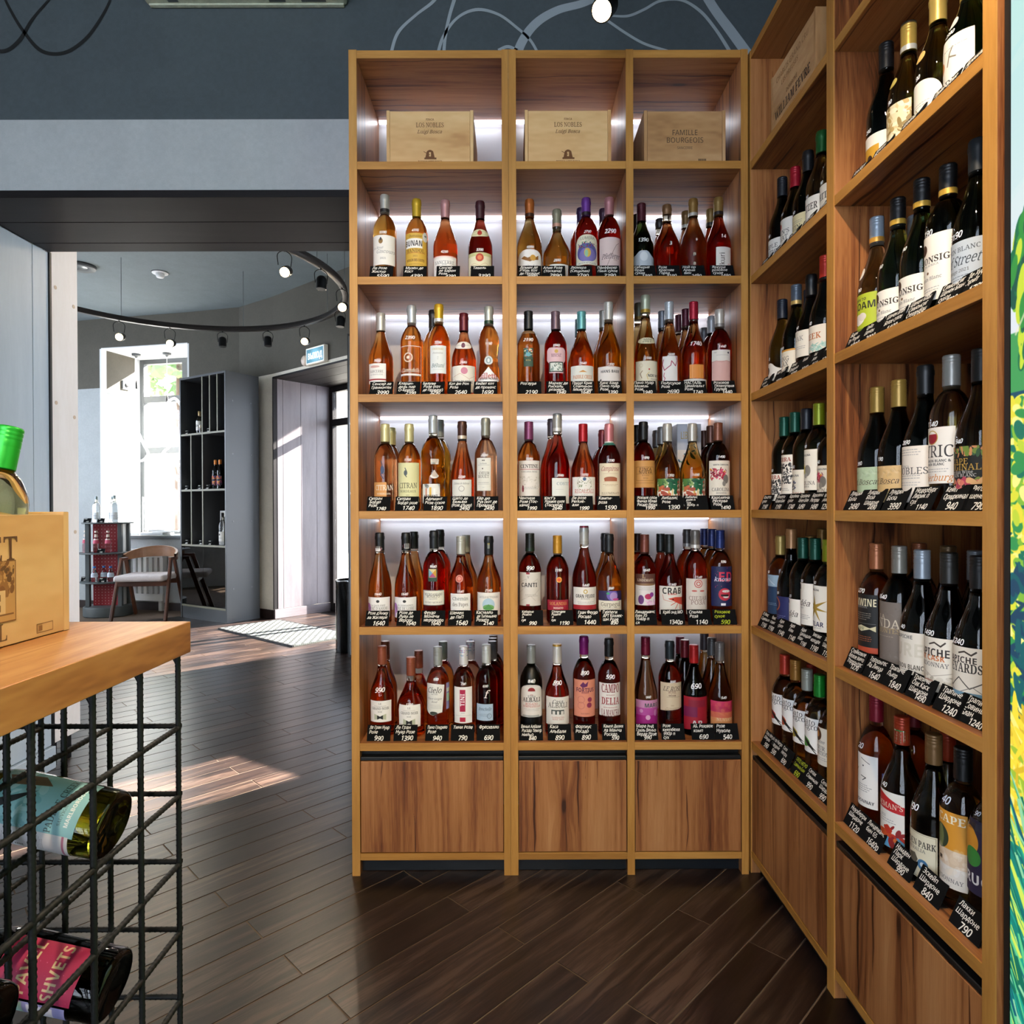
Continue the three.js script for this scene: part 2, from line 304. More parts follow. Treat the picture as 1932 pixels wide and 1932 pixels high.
// ---------------------------------------------------------------- track spotlights of the shop
function spot(name, label, at, aim, group, lit, parts = {}) {      // lamp head at `at`, its face turned to `aim`
  const t = thing(name, label, 'spotlight', at, 0, group), head = new THREE.Group(), d = V3(...aim).sub(V3(...at)).normalize();
  const q = new THREE.Quaternion().setFromUnitVectors(V3(0, -1, 0), d);
  const turn = (g) => g.applyQuaternion(q), { r = 0.032, len = 0.1, up = 0.3 } = parts;
  mesh('lamp_head', turn(lathe([[0, len], [r * 0.55, len * 0.98], [r * 0.9, len * 0.85], [r, len * 0.7], [r, 0.004], [r * 0.97, 0], [r * 0.9, 0], [r * 0.88, 0.004], [0, 0.004]], 24)), M.blackMetal, t);
  const glow = turn(new THREE.CylinderGeometry(r * 0.87, r * 0.87, 0.003, 24).translate(0, 0.0015, 0));
  mesh('lamp_glow', glow, lit ? M.lamp : M.black, t);
  mesh('bracket', merged([tube([[r + 0.004, len * 0.45, 0], [r + 0.006, len + 0.02, 0], [0, len + 0.045, 0], [-r - 0.006, len + 0.02, 0], [-r - 0.004, len * 0.45, 0]], 0.003, 20, 6).applyQuaternion(new THREE.Quaternion().setFromAxisAngle(V3(0, 1, 0), 0.5))]), M.blackMetal, t);
  if (up > 0) mesh('stem', rod([0, len + 0.04, 0], [0, up, 0], 0.006), M.blackMetal, t);
  if (lit) {
    const l = new THREE.SpotLight(WARM, lit, 2, parts.cone ?? 0.75, 0.6); l.name = name;
    l.position.set(...V3(...at).addScaledVector(d, 0.012).toArray()); l.target.position.set(...aim); l.castShadow = true; l.shadow.radius = 1.3;
    scene.add(l, l.target);
  }
  return t;
}
{
  const rail = tag(mesh('track_rail', span(0.255, 0.285, 3.02, 3.05, -2.3, 1.6), M.blackMetal), 'black straight lighting track running below the shop ceiling', 'track rail');
  mesh('hanger', rod([0.27, 3.05, -1.6], [0.27, CEIL, -1.6], 0.004), M.blackMetal, rail); mesh('hanger', rod([0.27, 3.05, 1.2], [0.27, CEIL, 1.2], 0.004), M.blackMetal, rail);
  const g = 'track spotlights over the shop', at = atZ(1135, 20, -1.89);
  spot('track_spotlight', 'glowing black track spotlight in front of the white painted loops', at.toArray(), [-0.45, 1.0, -0.55], g, 9, { up: 3.02 - at.y });
  spot('track_spotlight', 'track spotlight turned to the side shelving', [0.28, 2.61, -0.62], [0.9, 1.05, -1.42], g, 7.5, { up: 0.41, cone: 0.66 });
  spot('track_spotlight', 'track spotlight turned to the rosé shelving', [0.27, 2.61, 0.25], [-0.5, 1.25, -2.1], g, 13, { up: 0.41, cone: 0.42 });
  spot('track_spotlight', 'track spotlight turned to the counter with the crate', [0.27, 2.61, 0.9], [-0.7, 0.9, -0.55], g, 13, { up: 0.41, cone: 0.6 });
}
// backlit vineyard picture beside the side shelving
{
  const W = 1.1, H = 2.75, c = document.createElement('canvas'); c.width = 880; c.height = 2048;
  const x = c.getContext('2d'), r = rng(77), wy = (py) => (2.68 - (1.177 + (958.8 - py) / F * 0.99)) / H * 2048;
  const sk = x.createLinearGradient(0, 0, 0, wy(640)); sk.addColorStop(0, '#6fc9bf'); sk.addColorStop(0.5, '#a8dcd6'); sk.addColorStop(1, '#d9dfe6'); x.fillStyle = sk; x.fillRect(0, 0, 880, 2048);
  for (let i = 0; i < 130; i++) { x.fillStyle = `rgba(${225 + r() * 30},${230 + r() * 20},${225 + r() * 20},${0.05 + r() * 0.12})`; x.beginPath(); x.ellipse(r() * 880, r() * wy(600), 40 + r() * 120, 10 + r() * 26, -0.5, 0, 7); x.fill(); }
  x.fillStyle = '#3f9a55'; x.fillRect(0, wy(650), 880, 600); x.fillStyle = '#0c4a63'; x.fillRect(0, wy(768), 880, 60);
  for (let k = 0; k < 9; k++) { const cx = 30 + k * 105 + r() * 30, top = wy(400 + r() * 60), base = wy(700); for (let i = 0; i < 420; i++) { const t = r(), w = 46 * Math.sin(Math.min(1, t * 1.3 + 0.12) * 2.6); x.fillStyle = ['#0f6b45', '#2f8f3d', '#7dbb2f', '#c6d83a', '#065243'][Math.floor(r() * 5)]; x.beginPath(); x.ellipse(cx + (r() - 0.5) * w * 1.6, lerp(top, base, t), 4 + r() * 5, 10 + r() * 14, 0.2, 0, 7); x.fill(); } }
  for (let i = 0; i < 40; i++) { x.strokeStyle = 'rgba(235,225,190,.7)'; x.lineWidth = 3; x.beginPath(); const sx = r() * 880, sy = wy(640 + r() * 110); x.moveTo(sx, sy); x.lineTo(sx + 30 + r() * 40, sy - 90); x.stroke(); }
  const leaves = (y0, y1, n, cols, a, b) => { for (let i = 0; i < n; i++) { const y = lerp(wy(y0), wy(y1), r()); x.fillStyle = cols[Math.floor(r() * cols.length)]; x.beginPath(); x.ellipse(r() * 880, y, a * (0.5 + r()), b * (0.5 + r()), r() * 3, 0, 7); x.fill(); } };
  x.fillStyle = '#12615a'; x.fillRect(0, wy(785), 880, 900);
  leaves(785, 1420, 9000, ['#d9d93a', '#f0e35a', '#bcd03a', '#7fb63b', '#2f8f4d', '#0f6f5a', '#f7ec86', '#e4d83c'], 9, 7);
  leaves(1120, 1430, 900, ['#123f5c', '#0d5b62'], 4, 16);
  x.fillStyle = '#e8c52c'; x.fillRect(0, wy(1440), 880, wy(1660) - wy(1440));
  leaves(1430, 1680, 2600, ['#f4d93a', '#f8e77a', '#d7b62a', '#9dbb35', '#e9cf3c'], 30, 4);
  x.fillStyle = '#0f7f72'; x.fillRect(0, wy(1670), 880, 700);
  for (let i = 0; i < 2200; i++) { x.strokeStyle = ['#0b5d6e', '#17a08a', '#5fc98a', '#cfe35a', '#0a6b57', '#8fd0a0'][Math.floor(r() * 6)]; x.lineWidth = 1.5 + r() * 4; const sx = r() * 900, sy = lerp(wy(1660), 2048, r()); x.beginPath(); x.moveTo(sx, sy); x.lineTo(sx - 30 - r() * 40, sy - 50 - r() * 60); x.stroke(); }
  const tex = new THREE.CanvasTexture(c); tex.colorSpace = THREE.SRGBColorSpace;
  const t = thing('light_box', 'tall backlit picture of a sunny vineyard beside the side shelving', 'light box', [RX + 0.008, 0, -1.035]);
  mesh('case', span(0.004, 0.09, 0.02, 2.72, 0.0, 1.12, 'y', 0.003), M.black, t);
  const g = new THREE.PlaneGeometry(W, H - 0.08).rotateY(-Math.PI / 2).translate(0.001, 1.33, 0.012 + W / 2);
  const pm = std({ color: '#101010', emissive: '#ffffff', emissiveMap: tex, emissiveIntensity: 1.15, roughness: 0.5 }); pm.name = 'light_box_screen';
  mesh('lit_print', g, pm, t);
  mesh('frame', span(0, 0.006, 0.02, 2.72, 0, 0.011, 'y'), M.black, t);
  const l = new THREE.RectAreaLight(new THREE.Color().setRGB(0.85, 1, 0.6), 0.45, W, H - 0.1); l.position.set(RX + 0.004, 1.33, -1.023 + W / 2); l.lookAt(-3, 1.33, -1.023 + W / 2); l.name = 'light_box'; scene.add(l);
}

// ---------------------------------------------------------------- printed and written textures, packed on shared pages
class Page {
  constructor(alphaTest, matt) { this.matt = matt; this.alphaTest = alphaTest; this.open(); }
  open() {
    this.c = document.createElement('canvas'); this.c.width = this.c.height = 2048; this.x = this.c.getContext('2d'); this.cx = this.cy = this.rh = 0;
    const t = new THREE.CanvasTexture(this.c); t.colorSpace = THREE.SRGBColorSpace; t.wrapS = t.wrapT = THREE.ClampToEdgeWrapping;
    this.m = this.matt ? phys({ map: t, roughness: 0.9, specularIntensity: 0.25 }) : std({ map: t, roughness: 0.6, alphaTest: this.alphaTest });
  }
  cell(w, h, draw) {
    w = Math.ceil(w); h = Math.ceil(h);
    if (this.cx + w + 4 > 2048) { this.cx = 0; this.cy += this.rh + 4; this.rh = 0; }
    if (this.cy + h + 4 > 2048) this.open();
    const x = this.x; x.save(); x.beginPath(); x.rect(this.cx, this.cy, w, h); x.clip(); x.translate(this.cx, this.cy); draw(x, w, h); x.restore();
    const r = { m: this.m, u0: (this.cx + 0.7) / 2048, u1: (this.cx + w - 0.7) / 2048, v1: 1 - (this.cy + 0.7) / 2048, v0: 1 - (this.cy + h - 0.7) / 2048 };
    this.cx += w + 4; this.rh = Math.max(this.rh, h); return r;
  }
}
const PRINT = new Page(0.45), CHALK = new Page(0, true), MARK = new Page(0.4);
const FONT = { s: 'serif', b: 'bold SIZE sans-serif', a: 'sans-serif', B: 'bold SIZE serif', i: 'serif' };
function words(x, txt, px, py, size, col, f = 's', max = 1e4, rot = 0) {
  x.save(); x.translate(px, py); if (rot) x.rotate(rot * Math.PI / 180); if (f === 'i') x.transform(1, 0, -0.32, 1, 0, 0);
  x.fillStyle = col; x.textAlign = 'center'; x.textBaseline = 'middle'; const F0 = FONT[f] ?? 'serif';
  x.font = F0.includes('SIZE') ? F0.replace('SIZE', size + 'px') : `${size}px ${F0}`;
  const w = x.measureText(txt).width; if (w > max) x.scale(max / w, 1);
  x.fillText(txt, 0, 0); x.restore();
}
const CLIP = {
  arch: (x, w, h) => { x.moveTo(0, h); x.lineTo(0, w * 0.3); x.quadraticCurveTo(w * 0.08, 0, w / 2, 0); x.quadraticCurveTo(w * 0.92, 0, w, w * 0.3); x.lineTo(w, h); },
  oct: (x, w, h) => { const k = w * 0.14; x.moveTo(k, 0); x.lineTo(w - k, 0); x.lineTo(w, k); x.lineTo(w, h * 0.5); x.lineTo(w - k, h * 0.5 + k); x.lineTo(w - k, h); x.lineTo(k, h); x.lineTo(k, h * 0.5 + k); x.lineTo(0, h * 0.5); x.lineTo(0, k); },
  fan: (x, w, h) => { x.moveTo(0, h * 0.72); x.quadraticCurveTo(w * 0.28, h * 0.5, w * 0.5, 0); x.quadraticCurveTo(w * 0.72, h * 0.5, w, h * 0.72); x.quadraticCurveTo(w * 0.75, h, w * 0.5, h); x.quadraticCurveTo(w * 0.25, h, 0, h * 0.72); },
  oval: (x, w, h) => x.ellipse(w / 2, h / 2, w / 2, h / 2, 0, 0, 7),
  scal: (x, w, h) => { x.moveTo(0, h); x.lineTo(0, w * 0.22); x.quadraticCurveTo(w * 0.2, w * 0.2, w * 0.3, w * 0.06); x.quadraticCurveTo(w * 0.5, -w * 0.08, w * 0.7, w * 0.06); x.quadraticCurveTo(w * 0.8, w * 0.2, w, w * 0.22); x.lineTo(w, h); },
  wave: (x, w, h) => { x.moveTo(0, w * 0.05); x.quadraticCurveTo(w * 0.4, -w * 0.03, w, w * 0.1); x.lineTo(w * 0.88, h * 0.9); x.quadraticCurveTo(w * 0.6, h * 0.92, w * 0.45, h); x.quadraticCurveTo(w * 0.2, h * 0.98, 0, h * 0.86); },
  diag: (x, w, h) => { x.moveTo(0, 0); x.lineTo(w, 0); x.lineTo(w, h * 0.9); x.lineTo(0, h); },
  none: (x, w, h) => x.rect(0, 0, w, h),
};
// label language: colour^clip^op;op;...  T text,y,size,colour,font,x,rot   c circle   e ellipse   r rect   l line   p fine print   b leaves   s stroke
const printed = {};
function label(spec, w, h, wide) {
  const key = spec + '|' + Math.round(w) + 'x' + Math.round(h), seed = 1, fit = wide ? 0.94 : 0.74;
  return printed[key] ??= PRINT.cell(w, h, (x) => {
    const [bg, clip, ops = ''] = spec.split('^'), r = rng(seed + spec.length);
    x.beginPath(); (CLIP[clip] ?? CLIP.none)(x, w, h); x.clip();
    if (bg !== '-') { x.fillStyle = bg; x.fillRect(0, 0, w, h); }
    for (const op of ops.split(';').filter(Boolean)) {
      const k = op[0], a = op.slice(1).split(','), n = a.map(Number);
      x.fillStyle = x.strokeStyle = a[a.length - 1];
      if (k === 'T') words(x, a[0], w * (a[5] === undefined || a[5] === '' ? 0.5 : +a[5]), h * n[1], w * n[2], a[3] || '#333', a[4] || 's', (a[6] ? h * 0.9 : w * fit), n[6] || 0);
      else if (k === 'c') { x.beginPath(); x.arc(w * n[0], h * n[1], w * n[2], 0, 7); x.fill(); }
      else if (k === 'o') { x.lineWidth = w * n[3]; x.beginPath(); x.arc(w * n[0], h * n[1], w * n[2], 0, 7); x.stroke(); }
      else if (k === 'e') { x.beginPath(); x.ellipse(w * n[0], h * n[1], w * n[2], w * n[3], n[4] || 0, 0, 7); x.fill(); }
      else if (k === 'r') x.fillRect(w * n[0], h * n[1], w * n[2], h * n[3]);
      else if (k === 'f') { x.lineWidth = w * n[4]; x.strokeRect(w * n[0], h * n[1], w * n[2], h * n[3]); }
      else if (k === 'l') { x.lineWidth = Math.max(1, w * n[4]); x.beginPath(); x.moveTo(w * n[0], h * n[1]); x.lineTo(w * n[2], h * n[3]); x.stroke(); }
      else if (k === 'p') { for (let i = 0; i < n[1]; i++) { let q = w * 0.2 + r() * w * 0.1; const e = w * (0.72 + r() * 0.12); while (q < e) { const d = w * (0.02 + r() * 0.05); x.fillRect(q, h * n[0] + i * w * 0.055, d, Math.max(1, w * 0.014)); q += d + w * 0.015; } } }
      else if (k === 'b') { for (let i = 0; i < n[4]; i++) { x.fillStyle = a[6 + Math.floor(r() * (a.length - 6))]; x.beginPath(); x.ellipse(w * (n[0] + r() * n[2]), h * (n[1] + r() * n[3]), w * n[5] * (0.4 + r()), w * n[5] * 0.5 * (0.4 + r()), r() * 3, 0, 7); x.fill(); } }
      else if (k === 's' || k === 'g') { x.lineWidth = Math.max(1, w * n[0]); x.lineCap = x.lineJoin = 'round'; x.beginPath(); for (let i = 1; i + 1 < a.length - 1; i += 2) x[i === 1 ? 'moveTo' : 'lineTo'](w * n[i], h * n[i + 1]); if (k === 'g') x.fill(); else x.stroke(); }
    }
  });
}
function hand(x, txt, px, py, size, col, r, max, weight = 0) {       // handwriting: slanted, uneven letters
  x.save(); x.translate(px, py); x.fillStyle = x.strokeStyle = col; x.textBaseline = 'middle'; x.textAlign = 'left'; x.font = `${size}px sans-serif`; x.lineWidth = weight; x.lineJoin = 'round';
  const total = x.measureText(txt).width; if (total > max) x.scale(max / total, 1);
  let q = 0;
  for (const ch of txt) { x.save(); x.translate(q, (r() - 0.5) * size * 0.1); x.transform(1, 0, -0.22 + (r() - 0.5) * 0.16, 0.94 + r() * 0.14, 0, 0); x.fillText(ch, 0, 0); if (weight) x.strokeText(ch, 0, 0); x.restore(); q += x.measureText(ch).width * 0.97; }
  x.restore();
}
const chalks = {};
function chalk(text, col = '#f2efe6', bg = '#0e0f10') {             // "line / line # price"
  return chalks[text + col] ??= CHALK.cell(190, 122, (x, w, h) => {
    const [t, price = ''] = text.split('#'), lines = t.split('/'), r = rng(text.length * 31 + text.charCodeAt(0));
    x.fillStyle = bg; x.fillRect(0, 0, w, h);
    const big = lines.length < 3 && price, ps = big ? 46 : 38, n = lines.length, step = Math.min(34, (h - (price ? ps * 0.85 : 8)) / n);
    lines.forEach((l, i) => hand(x, l, 12 + r() * 8, step * (i + 0.58), Math.min(34, step * 1.12), col, r, w - 24, 0.7));
    if (price) hand(x, price, big ? w * 0.32 : w * 0.4, h - ps * 0.46, ps, col, r, w * 0.6, 1.6);
  });
}
const marks = {};
const mark = (text) => marks[text] ??= MARK.cell(30 * text.length + 12, 56, (x, w, h) => hand(x, text, 6, h / 2, 46, '#ffffff', rng(text.length * 7 + +text), w - 10, 1.3));

// ---------------------------------------------------------------- bottles
const WINE = {};
for (const [k, [c, d, rough]] of Object.entries({
  amb: ['#ecab48', 0.075], ros: ['#f08428', 0.08], cor: ['#ec6424', 0.07], red: ['#da3a20', 0.06], dkr: ['#a8301e', 0.05], pal: ['#efb280', 0.085], gol: ['#dfa02e', 0.07],
  frost: ['#cf8038', 0.06, 0.35], grn: ['#4c7426', 0.05], olv: ['#a6a63a', 0.07], lime: ['#a8a82a', 0.07], blk: ['#0c110a', 0.02], clr: ['#d8c878', 0.1], aml: ['#cf9f50', 0.07], fdk: ['#3a0d10', 0.03, 0.4], teal: ['#4f9a34', 0.06], wat: ['#eef4f4', 0.2], pnk: ['#c98a94', 0.08],
})) WINE[k] = phys({ color: '#ffffff', roughness: rough ?? 0.02, transmission: 1, thickness: 0.07, ior: 1.42, attenuationColor: c, attenuationDistance: d });
const NECK = { light: phys({ color: '#ffffff', roughness: 0.02, transmission: 1, thickness: 0.02, ior: 1.42, attenuationColor: '#d8cfae', attenuationDistance: 0.05 }), dark: phys({ color: '#ffffff', roughness: 0.02, transmission: 1, thickness: 0.02, ior: 1.42, attenuationColor: '#22331a', attenuationDistance: 0.012 }) };
const CAPM = {};
const capMat = (hex) => CAPM[hex] ??= (() => { const c = new THREE.Color(hex), l = c.r + c.g + c.b; return std({ color: hex, roughness: l < 0.08 ? 0.42 : 0.36, metalness: l < 0.08 ? 0.1 : 0.35 }); })();
const cosS = (s) => 0.5 + 0.5 * Math.cos(Math.PI * s);
const SHAPE = {                                     // radius of the glass at height y of a bottle H tall
  bx: { R: 0.0372, f: (y, H) => { const s = (y / H - 0.595) / 0.175; return s < 0 ? 1 : s > 1 ? 0 : 0.62 * Math.sqrt(1 - s * s) + 0.38 * cosS(s); } },
  bg: { R: 0.0405, f: (y, H) => { const s = (y / H - 0.43) / 0.38; return s < 0 ? 1 : s > 1 ? 0 : Math.pow(cosS(s), 1.08); } },
  fl: { R: 0.0385, f: (y, H) => { const s = (y / H - 0.36) / 0.48; return s < 0 ? 1 : s > 1 ? 0 : Math.pow(cosS(s), 1.1); } },
  al: { R: 0.0465, f: (y, H) => { const s = (y / H - 0.36) / 0.32; return s < 0 ? 1 - 0.05 * s * s : s > 1 ? 0 : 0.3 * Math.sqrt(1 - s * s) + 0.7 * cosS(s); } },
  vs: { R: 0.0385, f: (y, H) => { const t = y / H, k = [[0, 1], [0.12, 1], [0.3, 0.82], [0.44, 0.62], [0.54, 0.76], [0.63, 0.86], [0.71, 0.62], [0.77, 0.2], [0.8, 0], [1, 0]]; let i = 0; while (t > k[i + 1][0]) i++; const u = (t - k[i][0]) / (k[i + 1][0] - k[i][0]); return lerp(k[i][1], k[i + 1][1], u * u * (3 - 2 * u)); } },
  ad: { R: 0.039, f: (y, H) => { const t = y / H, s = (t - 0.6) / 0.17; const w = 1 - 0.1 * Math.exp(-(((t - 0.47) / 0.05) ** 2)) - 0.05 * Math.exp(-(((t - 0.3) / 0.04) ** 2)); return s < 0 ? w : s > 1 ? 0 : w * (0.7 * Math.sqrt(1 - s * s) + 0.3 * cosS(s)); } },
};
const NR = 0.0142;
const radius = (sh, y, H, R) => NR + ((R ?? SHAPE[sh].R) - NR) * SHAPE[sh].f(y, H);
const glassG = {}, capG = {};
function bottleGlass(sh, H, R) {
  const key = [sh, H.toFixed(3), R].join();
  return glassG[key] ??= (() => {
    const fill = H * (sh === 'al' ? 0.7 : 0.775), pts = [[0, 0.006], [R * 0.55, 0.004], [R * 0.86, 0.0], [R * 0.96, 0.002], [R, 0.007]];
    for (let i = 1; i <= 22; i++) { const y = 0.007 + (fill - 0.007) * Math.pow(i / 22, 0.9); pts.push([radius(sh, y, H, R), y]); }
    pts.push([0, fill]);
    const body = lathe(pts, 30);
    if (sh === 'ad') { const p = body.attributes.position; for (let i = 0; i < p.count; i++) { const y = p.getY(i), t = y / H; if (t > 0.25 && t < 0.72) { const a = Math.atan2(p.getZ(i), p.getX(i)), k = 1 + 0.05 * Math.sin(a * 5 + t * 40) * Math.sin(t * 55); p.setX(i, p.getX(i) * k); p.setZ(i, p.getZ(i) * k); } } body.computeVertexNormals(); }
    const neck = lathe([[0, fill + 0.0004], [radius(sh, fill, H, R), fill + 0.0004], [NR, H * 0.8], [NR, H - 0.03], [0, H - 0.03]], 24);
    return { body, neck };
  })();
}
function capShape(style, len, H) {
  const key = [style, len.toFixed(3), H.toFixed(3)].join();
  return capG[key] ??= (() => {
    const r = NR + 0.0011, b = H - len, p = [[0, b + 0.0005], [r - 0.0003, b]];
    if (style === 'S') { for (const t of [0.0, 0.48, 0.5, 0.52, 0.66, 0.68, 0.7, 0.76, 0.78, 0.8, 0.86, 0.88, 0.9, 0.955]) p.push([r - (t === 0.5 || t === 0.68 || t === 0.78 || t === 0.88 ? 0.0009 : 0), b + 0.001 + (len - 0.001) * t]); p.push([r - 0.0012, H - 0.0004], [r - 0.003, H], [0, H]); } else p.push([r, b + 0.0006], [r, H - 0.024], [r + 0.0011, H - 0.0215], [r + 0.0012, H - 0.013], [r + 0.0002, H - 0.011], [r, H - 0.004], [r - 0.0016, H - 0.0008], [r - 0.004, H], [0, H]);
    return lathe(p, 24);
  })();
}
// a sheet wrapped on the glass between heights y0, y1 and angles -a..a about `off`
function wrap(sh, H, R, y0, y1, a, off, cell, lift = 0.0007) {
  const nx = 16, ny = sh === 'bx' && y1 < H * 0.58 ? 1 : 6, pos = [], uv = [], idx = [], nor = [];
  for (let j = 0; j <= ny; j++) for (let i = 0; i <= nx; i++) {
    const u = i / nx, v = j / ny, y = lerp(y0, y1, v), th = off + lerp(-a, a, u), r = radius(sh, y, H, R) + lift, s = Math.sin(th), c = Math.cos(th), e = 0.002;
    const dr = (radius(sh, y + e, H, R) - radius(sh, y - e, H, R)) / (2 * e);
    pos.push(r * s, y, r * c); const nl = Math.hypot(1, dr); nor.push(s / nl, -dr / nl, c / nl); uv.push(lerp(cell.u0, cell.u1, u), lerp(cell.v0, cell.v1, v));
    if (i && j) { const q = j * (nx + 1) + i; idx.push(q - nx - 2, q - nx - 1, q - 1, q - 1, q - nx - 1, q); }
  }
  const g = new THREE.BufferGeometry(); g.setAttribute('position', new THREE.Float32BufferAttribute(pos, 3)); g.setAttribute('normal', new THREE.Float32BufferAttribute(nor, 3)); g.setAttribute('uv', new THREE.Float32BufferAttribute(uv, 2)); g.setIndex(idx);
  return g;
}
// d: sh shape, H height, wine, cap '(C|S)#main[/#band]', lab spec, y0, y1, a degrees, off, price, py, extra neck bands
function bottle(d, text, group, at, turn) {
  const t = thing('wine_bottle', text, 'bottle', at, turn, group), R = d.R ?? SHAPE[d.sh].R, H = d.H, g = bottleGlass(d.sh, H, R), dark = ['grn', 'blk', 'teal', 'olv', 'fdk'].includes(d.wine);
  mesh('glass_body', g.body, WINE[d.wine], t); mesh('neck', g.neck, dark ? NECK.dark : NECK.light, t);
  const [main, band, topc] = d.cap.slice(1).split('/'), style = d.cap[0], len = d.cl ?? 0.06, cap = mesh(style === 'S' ? 'screw_cap' : 'capsule', capShape(style, len, H), capMat(main), t);
  if (band) mesh('cap_band', new THREE.CylinderGeometry(NR + 0.0016, NR + 0.0016, 0.011, 24, 1, true).translate(0, H - len + 0.006, 0), capMat(band), cap);
  if (topc) mesh('cap_top', new THREE.CylinderGeometry(NR + 0.0004, NR + 0.0013, 0.006, 24).translate(0, H - 0.0015, 0), capMat(topc), cap);
  const deg = Math.PI / 180, sheet = (n, spec, y0, y1, a, off, px) => { const w = 2 * a * deg * R * px, h = (y1 - y0) * px, c = label(spec, Math.max(20, w), Math.max(14, h), px > 2000); return mesh(n, wrap(d.sh, H, R, y0, y1, a * deg, off * deg, c, n === 'label' ? 0.0006 : 0.001), c.m, t); };
  const px = d.px ?? 1700;
  if (d.lab) sheet('label', d.lab, d.y0, d.y1, d.a ?? 66, d.o ?? 0, px);
  for (const [n, spec, y0, y1, a, off] of d.more ?? []) sheet(n, spec, y0, y1, a, off ?? 0, px);
  if (d.price) { const c = mark(d.price), h = d.ph ?? 0.013, y = d.py, w = h * (d.price.length * 30 + 12) / 56, a = w / 2 / radius(d.sh, y, H, R); mesh('price_mark', wrap(d.sh, H, R, y - h / 2, y + h / 2, Math.min(1.1, a), (d.o ?? 0) * deg * 0.5 + (d.mo ?? 0.08), c, 0.0011), c.m, t); }
  return t;
}
// black chalk tag leaning back on a foot
const tagFoot = planar(new THREE.BoxGeometry(0.06, 0.002, 0.03).translate(0, 0.001, -0.017));
function priceTag(text, at, turn, words_, col) {
  const w = 0.0755, h = 0.05, tilt = 0.42, cell = chalk(text, col), t = thing('price_tag', words_, 'price tag', at, turn, 'black chalk price tags along the shelf edges');
  const g = new THREE.BoxGeometry(w, h, 0.0022).translate(0, h / 2, 0), uv = g.attributes.uv;
  for (let i = 0; i < uv.count; i++) { const f = i >> 2; uv.setXY(i, f === 4 ? lerp(cell.u0, cell.u1, uv.getX(i)) : cell.u0 + 0.0004, f === 4 ? lerp(cell.v0, cell.v1, uv.getY(i)) : cell.v0 + 0.0004); }
  g.rotateX(-tilt).translate(0, 0.0006, 0); mesh('plate', g, cell.m, t); mesh('foot', tagFoot, M.black, t);
  return t;
}

